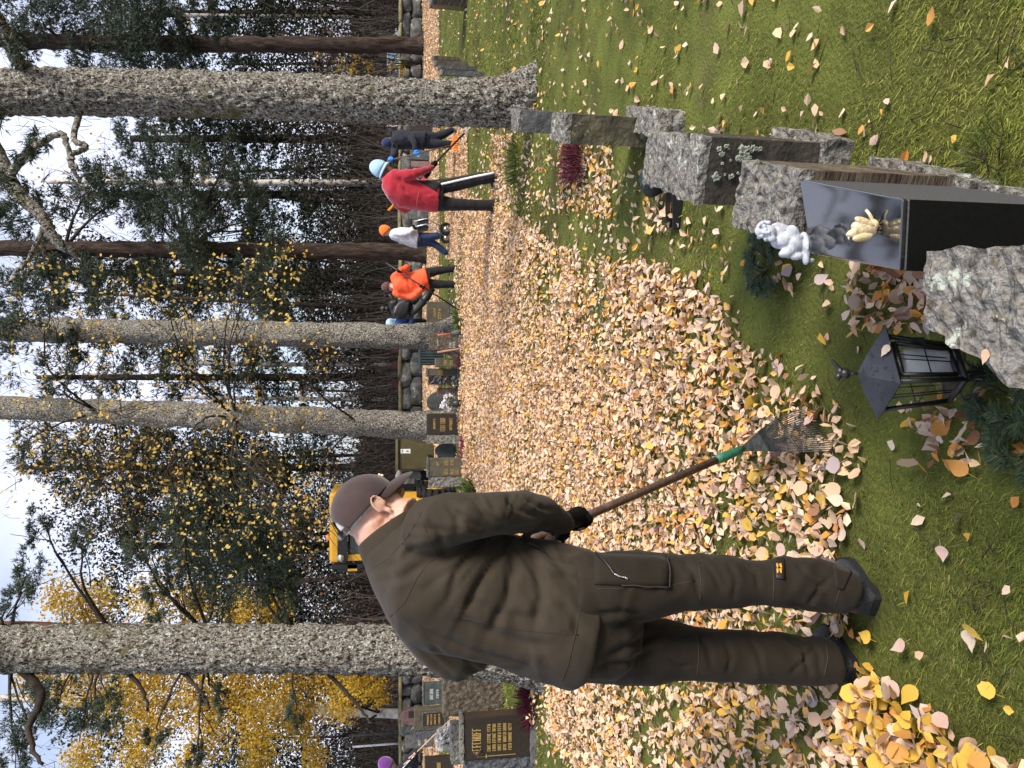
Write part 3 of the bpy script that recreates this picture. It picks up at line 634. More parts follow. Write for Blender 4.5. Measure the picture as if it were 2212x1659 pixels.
def clump_quads(cs, rs, counts, L, W, knot=12, spread=.20):
    """leaf or needle faces scattered through ellipsoidal clumps, uneven and denser in knots"""
    out = []
    for c, r, k in zip(cs, rs, counts):
        k = int(k)
        nk = k
        kn = rng.normal(size=(nk, 3)); kn = kn / np.linalg.norm(kn, axis=1)[:, None] * (rng.uniform(0, 1, (nk, 1)) ** .45)
        which = rng.integers(0, nk, k); p = kn[which] + rng.normal(0, spread, (k, 3))
        p = p * np.asarray(r) + np.asarray(c); out.append(p)
    p = np.concatenate(out); n = len(p); Rm = randrot(n)
    l = L * rng.uniform(.6, 1.35, n); wd = W * rng.uniform(.7, 1.3, n)
    base = np.array([[-.5, 0, 0], [0, -.5, .06], [.5, 0, 0], [0, .5, .06]])
    V = base[None] * np.stack([l, wd, wd], -1)[:, None, :]
    V = np.einsum('nij,nkj->nki', Rm, V) + p[:, None, :]
    return V
def needle_tufts(cs, rs, counts, L=.2, W=.035, k=5):
    out = []; dr = []
    for c, r, m in zip(cs, rs, counts):
        m = int(m); nk = max(3, m // 26)
        kn = rng.normal(size=(nk, 3)); kn = kn / np.linalg.norm(kn, axis=1)[:, None] * (rng.uniform(.1, 1, (nk, 1)) ** .5)
        wch = rng.integers(0, nk, m); p = kn[wch] + rng.normal(0, .13, (m, 3)) * np.array([1.25, 1.25, .7]); out.append(p * np.asarray(r) + np.asarray(c))
        d = kn[wch] * .7 + rng.normal(0, .5, (m, 3)) + [0, 0, .45]; dr.append(d / np.linalg.norm(d, axis=1)[:, None])
    p = np.repeat(np.concatenate(out), k, 0); d = np.repeat(np.concatenate(dr), k, 0); n = len(p)
    d = d + rng.normal(0, .45, (n, 3)); d /= np.linalg.norm(d, axis=1)[:, None]
    s = np.cross(d, rng.normal(size=(n, 3))); s /= np.linalg.norm(s, axis=1)[:, None]
    l = (L * rng.uniform(.6, 1.3, n))[:, None]; w = (W * rng.uniform(.7, 1.3, n))[:, None]
    return np.stack([p - s * w * .5, p + d * l, p + s * w * .5 + d * l * .25], 1)
def crown(tree, V, m, name='crown', shade=None):
    n = len(V); q = V[:, 0, :]
    r = np.clip(.5 + .33 * fbm(q * .9, 3, 31) + rng.normal(0, .17, n), 0, 1)
    return link(name, polys(V, r), m, tree)
def limbs_to(tree, axis_pts, axis_rad, cs, rmax, m, sag=.25, twigs=0, reach=1.0, tiprad=.012, name='branch'):
    """one limb from the trunk to every clump, rising or drooping, with side twigs"""
    ax = np.array(axis_pts)
    for c in cs:
        c = np.asarray(c); zt = c[2] - reach * .35 * np.linalg.norm(c[:2] - ax[:, :2].mean(0)) * (1 if sag > 0 else -1)
        zt = min(max(zt, ax[0, 2] + 1.5), ax[-1, 2]); i = np.argmin(np.abs(ax[:, 2] - zt)); s = ax[i] + (ax[min(i + 1, len(ax) - 1)] - ax[i]) * .3
        mid = (s + c) / 2 + np.array([R_.gauss(0, .12), R_.gauss(0, .12), sag * R_.uniform(.3, 1.2)])
        parts = [branchy([s, mid, c], [rmax, rmax * .6, tiprad], 6, 12, .03)]
        for k in range(twigs):
            t = R_.uniform(.35, 1); p0 = s * (1 - t) ** 2 + 2 * mid * t * (1 - t) + c * t * t
            e = c + np.array([R_.gauss(0, .5), R_.gauss(0, .5), R_.gauss(-.1, .45)]) * .9
            parts.append(branchy([p0, (p0 + e) / 2 + [0, 0, R_.gauss(0, .15)], e], [tiprad * 1.1, tiprad * .8, tiprad * .4], 4, 7, .03))
        obj(name, joinVF(parts), m, tree)
def px_clumps(lst, Y, dY=.6, sy=1.0):
    cs, rs = [], []
    for x, y, r in lst:
        Yq = Y + R_.uniform(-dY, dY); c = P(x, y, Yq); rm = r / FPX * Yq
        cs.append(c); rs.append((rm * 1.05, rm * sy, rm * .82))
    return cs, rs
def axis_px(pts):      # (x, y, Y, width px) -> points, radii
    q = [P(x, y, Y) for x, y, Y, w in pts]; r = [w / 2 / FPX * (Y * FW[1] + 1.5 * -FW[2]) for x, y, Y, w in pts]
    return q, r
def tree_at(name, label, axis, m, n=20, rings=50, amp=.02, fs=6, flare=.35, seed=0, group=None, cat='tree'):
    q, r = axis_px(axis); q[0][2] = min(q[0][2], -.05)
    e = empty(name, (q[0][0], q[0][1], 0), label, cat, group)
    obj('trunk', trunkmesh(q, r, n, rings, amp, fs, flare, seed), m, e)
    return e, q, r
LEAFY = lambda rs, d: [d * (a[0] * a[2]) for a in rs]
# -- the big lichened pine at the right
big, bq, br = tree_at('pine_tree', 'stout pine with grey flaking lichened bark right of the red jacket',
    [(1172, 214, 7.9, 104), (1060, 222, 7.9, 96), (900, 220, 7.95, 92), (600, 208, 8.1, 91), (300, 201, 8.35, 90), (60, 199, 8.6, 88), (-200, 205, 8.8, 86), (-700, 210, 9.2, 70)], MT['bark'], 90, 460, .022, 30, .42, 1)
cs = [P(-80, 330, 8.2), P(-260, 120, 8.0)]
for pl, rd in ((([(-60, 250, 8.6), (-10, 330, 8.3), (30, 405, 8.0), (90, 470, 7.8), (130, 530, 7.7), (165, 545, 7.7)]), (.10, .085, .07, .055, .045, .03)),
               (([(60, 150, 8.6), (30, 120, 8.3), (10, 60, 8.0), (-40, 0, 7.6)]), (.07, .06, .05, .04)),
               (([(10, 395, 8.0), (60, 330, 7.8), (130, 290, 7.5), (150, 330, 7.4), (170, 370, 7.4)]), (.045, .035, .028, .022, .014)),
               (([(170, 250, 8.5), (160, 300, 8.2), (185, 318, 8.1), (150, 340, 8.0), (175, 395, 7.9), (200, 440, 7.9)]), (.035, .03, .03, .025, .018, .01)),
               (([(100, 480, 7.8), (60, 560, 7.7), (10, 620, 7.5)]), (.03, .02, .012))):
    obj('branch', branchy([P(*p) for p in pl], rd, 8, 40, .012), MT['bark'], big)
L0 = [(40, 300, 55), (80, 420, 45), (130, 480, 40), (20, 480, 40), (10, 250, 40), (-40, 400, 80), (-120, 250, 100), (90, 300, 40), (10, 90, 40)]
cs, rs = px_clumps(L0, 7.8, .5); crown(big, needle_tufts(cs, rs, LEAFY(rs, 2200), .085, .011), MT['needle'])
# -- the lichened pine at the left, behind the man
lt, lq, lr = tree_at('pine_tree', 'lichened pine trunk at the left, straight behind the raking man', [(1170, 1412, 7.4, 112), (1000, 1408, 7.4, 104), (700, 1402, 7.5, 98), (400, 1400, 7.7, 95), (100, 1402, 7.9, 92), (-200, 1405, 8.1, 88), (-600, 1408, 8.4, 74)], MT['bark'], 86, 420, .020, 30, .4, 2)
for pl, rd in ((([(260, 1440, 7.75), (300, 1480, 7.7), (320, 1535, 7.6)]), (.03, .02, .012)), (([(380, 1440, 7.7), (430, 1490, 7.6), (455, 1530, 7.6)]), (.025, .018, .01)),
               (([(700, 1445, 7.5), (770, 1520, 7.4), (800, 1560, 7.3)]), (.025, .018, .01)), (([(40, 1440, 7.9), (90, 1500, 7.7), (60, 1580, 7.6), (90, 1650, 7.4)]), (.05, .04, .03, .015))):
    obj('branch', branchy([P(*p) for p in pl], rd, 6, 20, .012), MT['branch'], lt)
cs, rs = px_clumps([(-60, 1480, 80), (-160, 1350, 110)], 7.8, .4); crown(lt, needle_tufts(cs, rs, LEAFY(rs, 1600), .085, .011), MT['needle'])
# -- two mid pines among the graves; the left one carries the sparse yellow leaves
m1, q1, r1 = tree_at('pine_tree', 'grey barked mid pine standing beside the blue overalls', [(985, 728, 17, 66), (850, 726, 17, 55), (600, 722, 17.2, 52), (300, 716, 17.5, 50), (0, 712, 18, 48), (-300, 710, 18.5, 40)], MT['bark'], 44, 220, .03, 8, .35, 3)
m2, q2, r2 = tree_at('birch_tree', 'lichened mid tree with sparse yellow leaves behind the tipping bucket', [(985, 922, 16.6, 70), (850, 917, 16.6, 58), (600, 905, 16.8, 56), (300, 892, 17.2, 52), (0, 880, 17.8, 46), (-300, 872, 18.5, 36)], MT['bark'], 44, 220, .03, 8, .35, 4)
YL = [(120, 640, 70), (250, 640, 80), (360, 620, 70), (450, 590, 50), (540, 580, 60), (600, 610, 50), (500, 650, 50), (430, 720, 60), (540, 730, 60), (600, 680, 40), (380, 800, 50), (480, 860, 60), (300, 900, 80), (150, 930, 80),
      (420, 960, 80), (560, 900, 60), (600, 980, 70), (500, 1060, 90), (620, 1080, 80), (680, 1040, 50), (650, 1160, 50), (560, 1150, 70), (350, 1060, 90), (200, 1040, 90), (80, 1000, 80), (440, 1180, 80), (700, 1130, 40), (60, 820, 70), (200, 780, 60), (640, 560, 40), (700, 760, 40), (660, 880, 40)]
cs, rs = px_clumps(YL, 14.2, 1.2)
crown(m2, clump_quads(cs, [(a * 1.35, b * 1.3, c * 1.35) for a, b, c in rs], [62 * (r[0] / .5) ** 1.4 for r in rs], .066, .054, 17, .13), MT['amber'])
limbs_to(m2, q2, r2, cs[::2], .026, MT['branch'], .5, 8, .35, .008)
cs, rs = px_clumps([(60, 690, 60), (150, 740, 45), (0, 770, 60), (250, 700, 40), (520, 705, 28), (-60, 640, 80)], 17.2, .6); crown(m1, needle_tufts(cs, rs, LEAFY(rs, 1100), .12, .02), MT['needle']); limbs_to(m1, q1, r1, cs, .05, MT['branch'], .2, 2)
# -- dark pines before the wall
pd, qd, rd_ = tree_at('pine_tree', 'dark straight pine near the right edge, in front of the car', [(918, 97, 30.5, 40), (860, 97, 30.5, 34), (500, 96, 30.8, 32), (200, 92, 31, 32), (0, 88, 31.5, 30), (-300, 86, 32, 24)], MT['bark_dark'], 28, 120, .05, 4, .4, 5)
cs, rs = px_clumps([(150, 40, 70), (230, 50, 85), (330, 60, 80), (260, 110, 55), (400, 90, 45), (200, 130, 50), (430, 125, 35), (310, 20, 60), (90, 40, 50), (40, 110, 45), (450, 60, 30), (500, 110, 28), (380, 30, 45), (10, 50, 50)], 30.4, 1.2)
crown(pd, needle_tufts(cs, rs, LEAFY(rs, 800), .17, .03), MT['needle']); limbs_to(pd, qd, rd_, cs, .07, MT['branch'], .2, 3, 1, .02)
pe, qe, re_ = tree_at('pine_tree', 'dark pine behind the white coat, between it and the orange jacket', [(925, 543, 28.6, 46), (860, 543, 28.6, 38), (500, 541, 28.8, 36), (200, 538, 29, 34), (0, 536, 29.4, 32), (-300, 534, 30, 26)], MT['bark_dark'], 30, 120, .05, 4, .4, 6)
cs, rs = px_clumps([(300, 300, 55), (350, 330, 50), (400, 345, 55), (330, 430, 75), (400, 470, 65), (470, 430, 60), (520, 400, 50), (270, 420, 55), (200, 400, 60), (430, 520, 55), (540, 500, 45), (500, 330, 35), (480, 590, 60), (560, 620, 62), (600, 660, 45),
                   (640, 590, 38), (220, 620, 55), (120, 640, 45), (170, 600, 48), (560, 470, 45), (590, 530, 40), (100, 560, 40), (60, 470, 50), (40, 640, 50), (340, 600, 45)], 28.2, 1.4)
crown(pe, needle_tufts(cs, rs, LEAFY(rs, 850), .17, .03), MT['needle']); limbs_to(pe, qe, re_, cs, .075, MT['branch'], .3, 3, 1, .02)
pf, qf, rf_ = tree_at('pine_tree', 'pine with reddish upper trunk half hidden by the left lichened trunk', [(925, 1392, 24, 44), (700, 1386, 24, 40), (520, 1376, 24.1, 38), (300, 1366, 24.3, 34), (100, 1360, 24.6, 30), (-150, 1352, 25, 24)], MT['bark_red'], 28, 120, .03, 5, .3, 7)
cs, rs = px_clumps([(420, 1200, 80), (480, 1260, 80), (560, 1200, 80), (600, 1290, 55), (350, 1260, 50), (300, 1180, 45), (330, 1330, 34), (60, 1240, 48), (180, 1165, 42), (120, 1520, 55), (200, 1560, 40), (60, 1560, 60), (40, 1640, 50),
                   (430, 1440, 34), (470, 1500, 36), (560, 1130, 60), (500, 1040, 55), (400, 1110, 60), (620, 1200, 50), (90, 1130, 40), (20, 1300, 40), (235, 1520, 42), (180, 1565, 42), (640, 1535, 34), (335, 1580, 30), (430, 1640, 34)], 23.2, 1.2)
crown(pf, needle_tufts(cs, rs, LEAFY(rs, 1000), .15, .024), MT['needle']); limbs_to(pf, qf, rf_, cs, .06, MT['branch'], .3, 3, 1, .016)
# -- golden birches at the left
gb, gq, gr = tree_at('birch_tree', 'golden leaved birch filling the left side behind the lichened trunk', [(908, 1545, 34, 20), (600, 1530, 34, 20), (300, 1516, 34, 17), (0, 1508, 34, 14), (-200, 1505, 34, 10)], MT['bark_birch'], 16, 50, .02, 4, .2, 8)
GL = [(130, 1290, 45), (200, 1310, 55), (330, 1300, 55), (420, 1310, 50), (520, 1320, 50), (600, 1320, 40), (80, 1460, 50), (150, 1480, 52), (250, 1500, 70), (330, 1470, 62), (420, 1500, 70), (520, 1480, 62), (620, 1470, 70), (720, 1465, 60), (800, 1460, 48),
      (560, 1560, 68), (450, 1590, 58), (650, 1560, 55), (300, 1620, 50), (180, 1640, 50), (560, 1640, 50), (740, 1520, 44), (330, 1560, 55), (400, 1655, 40), (680, 1640, 36), (820, 1500, 28), (770, 1450, 40)]
cs, rs = px_clumps(GL, 30.5, 1.6)
crown(gb, clump_quads(cs, rs, LEAFY(rs, 1150), .12, .095), MT['gold']); limbs_to(gb, gq, gr, cs, .05, MT['branch'], .5, 3, 1, .016)
# -- far evergreens, birches and slim dark trunks of the wood beyond the wall
def needle_far(lst, Y, d, L=.30, W=.06):
    cs, rs = px_clumps(lst, Y, 2.0); return needle_tufts(cs, rs, LEAFY(rs, d), L, W, 4), cs
far = [('tall far evergreen between the two mid pines', 815, 46, [(120, 815, 60), (250, 830, 60), (380, 815, 70), (500, 830, 60), (590, 810, 60), (660, 840, 45)], .42),
       ('far evergreen just left of the yellow leaved mid tree', 1010, 45, [(80, 960, 60), (180, 1010, 70), (300, 1000, 75), (420, 1030, 80), (520, 990, 80), (610, 1030, 70), (680, 970, 50), (350, 930, 50)], .8),
       ('broad far evergreen behind the shoulder of the raking man', 1180, 44, [(300, 1130, 60), (420, 1150, 70), (540, 1160, 80), (620, 1240, 70), (640, 1130, 60), (480, 1090, 60), (600, 1330, 60)], .9),
       ('greyish far evergreen between the big pine and the red jacket', 300, 48, [(360, 270, 40), (430, 290, 55), (500, 270, 60), (560, 310, 50), (460, 220, 50), (600, 270, 40)], .5),
       ('far evergreen above the orange jacket', 620, 47, [(420, 640, 60), (540, 620, 60), (620, 640, 60), (690, 620, 45), (330, 560, 50)], .5),
       ('far evergreen at the right margin of the wood', 30, 46, [(480, 30, 60), (560, 50, 50), (420, 10, 60), (520, 150, 40), (600, 20, 50), (400, 150, 50)], .5)]
far += [('tall far evergreen left of the dark pine behind the white coat', 590, 44, [(90, 585, 60), (200, 600, 70), (320, 585, 70), (440, 600, 80), (560, 580, 70), (650, 600, 60), (720, 590, 40)], .75),
        ('far evergreen straight behind the right mid pine', 735, 43, [(150, 735, 50), (270, 750, 60), (390, 730, 70), (500, 750, 75), (600, 735, 70), (690, 745, 50)], .75),
        ('far evergreen behind the birch trunk over the red jacket', 420, 45, [(230, 415, 50), (340, 430, 60), (450, 410, 70), (550, 430, 75), (640, 415, 60)], .6)]
for i, (lab, y, Y, lst, d) in enumerate(far):
    e, q, r = tree_at('spruce_tree', lab, [(905, y, Y, 20), (600, y, Y, 17), (300, y, Y, 14), (lst[0][0] - 40, y, Y, 9)], MT['bark_dark'], 10, 30, .03, 3, .2, 20 + i)
    V, cs = needle_far(lst, Y, 520 * d); crown(e, V, MT['needle_far'])
for i, (lab, y, xt, Y, w) in enumerate((('white birch trunk rising behind the red jacket', 395, 100, 40, 15), ('white birch trunk between the two mid pines, nearer the right one', 788, 380, 42, 10), ('second white birch trunk between the two mid pines', 862, 560, 43, 9), ('leaning pale birch trunk near the right edge of the wood', 36, 380, 44, 9))):
    e, q, r = tree_at('birch_tree', lab, [(900, y + (8 if i == 3 else 0), Y, w * 1.1), (700, y, Y, w), (400, y - (4 if i else 0), Y, w * .9), (xt, y - (25 if i == 3 else 3), Y, w * .6)], MT['bark_birch'], 10, 30, .01, 3, .2, 30 + i)
    cs, rs = px_clumps([(xt + 60, y + 40, 60), (xt + 140, y - 30, 60), (xt + 250, y + 30, 55), (xt, y - 10, 50), (xt + 330, y - 25, 40)], Y, 1.5)
    crown(e, clump_quads(cs, rs, LEAFY(rs, 26), .16, .12), MT['amber']); limbs_to(e, q, r, cs, .03, MT['branch'], .4, 6, 1, .015)
sh = empty('orange_sapling', tuple(P(905, 135, 31.2) * [1, 1, 0]), 'thin sapling with orange leaves between the dark right pine and the big pine', 'sapling')
cs, rs = px_clumps([(690, 122, 16), (735, 138, 20), (770, 128, 16), (800, 146, 14), (845, 140, 12), (870, 148, 14), (760, 150, 12)], 31.0, .3); crown(sh, clump_quads(cs, rs, [40] * 7, .11, .09), MT['amber'])
obj('stems', joinVF([branchy([P(908, 136, 31.2) * [1, 1, 0], (P(908, 136, 31.2) * [1, 1, 0] + c_) / 2 + [R_.gauss(0, .1), 0, .2], c_], [.02, .014, .006], 5, 8, .02) for c_ in cs]), MT['branch'], sh)
# slim trunks
k = 0
ysl = [22, 130, 262, 352, 450, 580, 668, 850, 985, 1140, 1240, 1590]
slim_m = mesh(*trunkmesh([(0, 0, -.1), (0.05, 0, 4), (-.05, .04, 9), (.1, 0, 15)], [.15, .125, .10, .05], 9, 24, .02, 3, .3, 77)); slim_m.materials.append(MT['bark_dark'])
for y in ysl:
    Y = R_.uniform(38, 58); g = P(838, y, Y)
    e = empty('forest_tree', (g[0], g[1], 0), 'slim dark trunk standing in the wood beyond the stone wall', 'tree', 'slim trunks in the wood beyond the wall')
    o = bpy.data.objects.new('trunk', slim_m); C.objects.link(o); o.parent = e; s = R_.uniform(.7, 1.3); o.scale = (s, s, R_.uniform(.7, 1.1)); o.rotation_euler = (R_.gauss(0, .06), R_.gauss(0, .06), R_.uniform(0, 6))
# thicket: stems, twigs and dead leaves that read as one dark mass
def thicket(name, n, Y0, Y1, hmin, hmax, wmin, wmax, m, dens=None, xw=.72):
    Y = rng.uniform(Y0, Y1, n); X = rng.uniform(-xw, xw, n) * Y; h = rng.uniform(hmin, hmax, n) * rng.uniform(.5, 1, n)
    if dens is not None:
        kk = rng.uniform(0, 1, n) < dens(X, Y); Y, X, h = Y[kk], X[kk], h[kk]; n = len(Y)
    b = np.stack([X, Y, -.05 + 0 * X], 1); lean = rng.normal(0, .26, (n, 2)) * h[:, None]; t = b + np.stack([lean[:, 0], lean[:, 1], h], 1)
    w = rng.uniform(wmin, wmax, n) / 2; a = rng.uniform(0, math.pi, n); s = np.stack([np.cos(a), np.sin(a) * .5, 0 * a], 1) * w[:, None]
    mid = (b + t) / 2 + rng.normal(0, .12, (n, 3)) * h[:, None] * .5
    q1 = np.stack([b - s, b + s, mid + s * .8, mid - s * .8], 1); q2 = np.stack([mid - s * .8, mid + s * .8, t + s * .3, t - s * .3], 1)
    V = np.concatenate([q1, q2]); r = rng.uniform(0, 1, n); return tag(link(name, polys(V, np.concatenate([r, r])), m), kind='stuff')
thicket('thicket_stems', 9000, 34, 62, 1.6, 6.0, .02, .07, MT['twig'])
thicket('fine_twigs', 9000, 34, 56, 1.0, 6.5, .012, .03, MT['twig'])
n = 70000
Y = 35 + 29 * rng.uniform(0, 1, n) ** 1.5; X = rng.uniform(-.72, .72, n) * Y
top = 4.3 + 1.5 * vnoise(np.stack([X * .35, Y * .3, X * 0], 1), 8) + .02 * (Y - 35) * 3
z = rng.uniform(0, 1, n) ** .9 * (top + 1.4)
gap = vnoise(np.stack([X * .5, z * .6, Y * .12], 1), 15) > -.42
X, Y, z = X[gap], Y[gap], z[gap]; n = len(X)
Rm = randrot(n); s = rng.uniform(.08, .20, n)
V = np.array([[-.5, -.2, 0], [.5, -.25, .05], [.05, .48, .08]])[None] * s[:, None, None]
V = np.einsum('nij,nkj->nki', Rm, V) + np.stack([X, Y, z], 1)[:, None, :]
q = np.stack([X * .4, z * .5, Y * .2], 1); rn = np.clip(.36 + .30 * fbm(q, 3, 21) + rng.normal(0, .16, n), 0, 1)
tag(link('thicket_leaves', polys(V, rn), MT['rust']), kind='stuff')
n = 30000                                        # deeper wood that closes the view
Y = rng.uniform(64, 95, n); X = rng.uniform(-.75, .75, n) * Y; z = rng.uniform(0, 1, n) * (3.6 + .035 * (Y - 60) + 1.2 * vnoise(np.stack([X * .2, Y * .1, X * 0], 1), 9))
V = np.array([[-.5, -.3, 0], [.5, -.3, .05], [.05, .55, .1]])[None] * rng.uniform(.35, .8, n)[:, None, None]
V = np.einsum('nij,nkj->nki', randrot(n), V) + np.stack([X, Y, z], 1)[:, None, :]
tag(link('far_wood', polys(V, np.clip(.25 + rng.normal(0, .16, n), 0, 1)), MT['rust']), kind='stuff')
n = 330000                                       # foliage of the wood, broken by gaps
Y = rng.uniform(39, 50, n); X = rng.uniform(-.7, .7, n) * Y; z = 2.2 + 15.5 * rng.uniform(0, 1, n) ** 1.2
q = np.stack([X * .27, z * .25, Y * .05], 1); f_ = fbm(q, 2, 27) + .42 * vnoise(q * 3.3, 28) + .12 * vnoise(q * 9, 29); kk = f_ > -.46 + (z - 3) * .044
X, Y, z, q = X[kk], Y[kk], z[kk], q[kk]; n = len(X)
V = np.array([[-.5, -.2, 0], [.5, -.25, .05], [.05, .48, .08]])[None] * rng.uniform(.10, .24, n)[:, None, None]
V = np.einsum('nij,nkj->nki', randrot(n), V) + np.stack([X, Y, z], 1)[:, None, :]
rn = np.clip(.38 + .42 * vnoise(q * .8, 33) + .16 * vnoise(q * 3, 34) + rng.normal(0, .12, n), 0, 1)
tag(link('wood_foliage', polys(V, rn), MT['canopy']), kind='stuff')
n = 5000                                         # leafless tops against the sky
Y = rng.uniform(38, 60, n); X = rng.uniform(-.7, .7, n) * Y; z = rng.uniform(3, 24, n)
kk = vnoise(np.stack([X * .18, z * .12, Y * .05], 1), 17) > -.15; X, Y, z = X[kk], Y[kk], z[kk]; n = len(X)
p = np.stack([X, Y, z], 1); d = rng.normal(0, .5, (n, 3)) + [0, 0, .8]; d /= np.linalg.norm(d, axis=1)[:, None]; l = rng.uniform(.6, 2.4, n)[:, None]
s = np.cross(d, [0, 1, 0]); s = s / (np.linalg.norm(s, axis=1)[:, None] + 1e-6) * rng.uniform(.008, .022, n)[:, None]
b2 = p + d * l * .5 + rng.normal(0, .12, (n, 3))
V = np.concatenate([np.stack([p - s, p + s, b2 + s * .7, b2 - s * .7], 1), np.stack([b2 - s * .7, b2 + s * .7, p + d * l + s * .2, p + d * l - s * .2], 1)])
r = rng.uniform(0, 1, n); tag(link('bare_twigs', polys(V, np.concatenate([r, r])), MT['twig']), kind='stuff')
# ------------------------------------------------------------------ people
def cloth(name, c, rough=.85, sheen=.2, b=.25):
    return mat(name, [(.3, tuple(v * .85 for v in c)), (.7, tuple(min(1, v * 1.1) for v in c))], 14, 6, rough, b, 420, spec=.25, sheen=sheen, vary=.12, bdist=.004)
MT['skin'] = mat('skin', [(.3, (.50, .27, .20)), (.55, (.60, .36, .27)), (.75, (.62, .33, .26))], 28, 5, .5, .15, 240, spec=.35, vary=.1, bdist=.003)
MT['hair_grey'] = mat('grey_hair', [(.3, (.45, .44, .42)), (.7, (.75, .74, .72))], 60, 5, .7, .5, 200, stretch=(1, 1, 3))
MT['eye'] = mat('eye', (.05, .04, .035), 10, 2, .2, spec=.6)
MT['black_glove'] = mat('black_glove', (.006, .006, .007), 30, 4, .85, .3, 200, spec=.08)
MT['black_cloth'] = cloth('black_cloth', (.013, .012, .014), .85, .1)
MT['navy_cloth'] = cloth('navy_cloth', (.010, .012, .022), .8, .1)
MT['boot'] = mat('boot_leather', [(.3, (.014, .016, .02)), (.7, (.045, .048, .055))], 22, 6, .6, .4, 120, spec=.4, vary=.3)
MT['wood_handle'] = mat('wood_handle', [(.3, (.10, .06, .045)), (.7, (.20, .13, .10))], 9, 7, .6, .3, 60, stretch=(3, 3, 3), spec=.3, vary=.3)
MT['black_metal'] = mat('black_metal', (.012, .012, .013), 40, 4, .45, .1, 200, spec=.5)
MT['steel'] = mat('bright_steel', (.62, .64, .66), 30, 4, .3, metal=.9)
MT['rubber'] = mat('rubber', (.014, .014, .015), 40, 4, .85, .3, 200)
def TP(pts, n=12):                 # tube along measured points (x, y, Y, width px)
    q = [P(p[0], p[1], p[2]) for p in pts]; r = [p[3] / 2 / FPX * (p[2] * FW[1] - (q[i][2] - 1.5) * -FW[2] * -1 * -1) for i, p in enumerate(pts)]
    r = [p[3] / 2 / FPX * float((q[i] - CAM) @ FW) for i, p in enumerate(pts)]
    q2, r2 = smoothpath(q, r, max(8, 4 * len(q))) if len(q) > 2 else (np.array(q), r)
    V, F = tube(list(q2), list(r2), n); caps = [ellip(q2[0], np.eye(3) * r2[0], 10, 7), ellip(q2[-1], np.eye(3) * r2[-1], 10, 7)]
    return joinVF([(V, F)] + caps)
def hand(c, h, palm, wrist, r=.014, s=1.0, handle=True):
    """closed hand round a handle: h along the handle, palm = direction from the handle to the palm"""
    c = np.asarray(c, float); h = nrm(h); e1 = nrm(np.asarray(palm) - h * (np.asarray(palm) @ h)); e2 = np.cross(h, e1); out = []
    Rr = r + .010 * s
    for i, (ln, rr) in enumerate(((215, .0098), (248, .0105), (238, .010), (205, .0088))):
        off = (i - 1.5) * .0215 * s; pts = []
        for k in range(8):
            a = math.radians(12 + (ln - 12) * k / 7); R2 = Rr * (1.25 if k < 2 else 1.0)
            pts.append(c + h * off + R2 * (math.cos(a) * e1 + math.sin(a) * e2))
        out.append(tube(pts, [rr * s * (1.12 if k in (0, 3) else 1 - .03 * k) for k in range(8)], 8))
    pts = []
    for k in range(6):
        a = math.radians(-18 - 150 * k / 5); pts.append(c + h * (-.052 + .012 * k) * s + Rr * 1.1 * (math.cos(a) * e1 + math.sin(a) * e2))
    out.append(tube(pts, [.0145 * s, .014 * s, .0125 * s, .0115 * s, .0105 * s, .0085 * s], 8))
    pc = c + e1 * (r + .021 * s) + e2 * .004 * s
    out.append(ellip(pc, (h * .048 * s, e2 * .036 * s, e1 * .017 * s), 12, 8))
    out.append(ellip(pc - h * .022 * s - e2 * .018 * s, (h * .03 * s, e2 * .022 * s, e1 * .018 * s), 10, 7))
    wv = np.asarray(wrist) - pc; out.append(tube([pc, pc + wv * .4, wrist], [.030 * s, .029 * s, .031 * s], 10))
    return out
def headparts(c, F, U, s=1.0, ears=True):
    F = nrm(F); U = nrm(np.asarray(U) - F * (np.asarray(U) @ F)); R = np.cross(F, U)
    E = lambda f, r, u, a, b, d, nu=14, nv=10: ellip(c + (F * f + R * r + U * u) * s, (F * a * s, R * b * s, U * d * s), nu, nv)
    o = [E(-.008, 0, .016, .096, .075, .094, 20, 14), E(.028, 0, -.045, .068, .062, .082, 16, 12), E(.056, 0, -.103, .034, .036, .026), E(.022, 0, -.075, .060, .058, .040),
         E(.094, 0, -.012, .012, .010, .030), E(.105, 0, -.036, .019, .013, .017), E(.096, .012, -.043, .011, .010, .009), E(.096, -.012, -.043, .011, .010, .009),
         E(.080, .027, .008, .014, .026, .010), E(.080, -.027, .008, .014, .026, .010), E(.083, 0, -.066, .013, .026, .008), E(.081, 0, -.079, .012, .022, .008),
         E(.060, .040, -.035, .026, .022, .025), E(.060, -.040, -.035, .026, .022, .025)]
    if ears:
        for sd in (-1, 1):
            o.append(E(-.012, sd * .078, -.028, .017, .010, .030)); pts = []
            for k in range(10):
                a = math.radians(-70 + 250 * k / 9); pts.append(c + (F * (-.014 - .018 * math.sin(a) * 1.0 + .0) + R * sd * (.083 + .004 * math.sin(a)) + U * (-.026 + .031 * -math.cos(a + 1.2))) * s)
            o.append(tube(pts, .0048 * s, 6))
    return o, F, U, R
def eyes(parent, c, F, U, R, s=1.0):
    for sd in (-1, 1): obj('eye', ellip(c + (F * .083 + R * sd * .031 - U * .012) * s, (F * .009 * s, R * .014 * s, U * .0075 * s), 8, 6), MT['eye'], parent)
def hatdome(c, F, U, R, s=1.0, grow=1.0, low=-.02, tall=.125):
    return ellip(c + (U * .03 - F * .008) * s, (F * .110 * s * grow, R * .090 * s * grow, U * tall * s * grow), 18, 12)
def cutdome(V, F, c, n, thick=.004):       # keep the part of a dome above a plane, with a lip
    keep = [f for f in F if np.mean([(V[i] - c) @ n for i in f]) > 0]
    return V, keep
def person_at(label, foot):
    return empty('person', (foot[0], foot[1], 0), label, 'person')
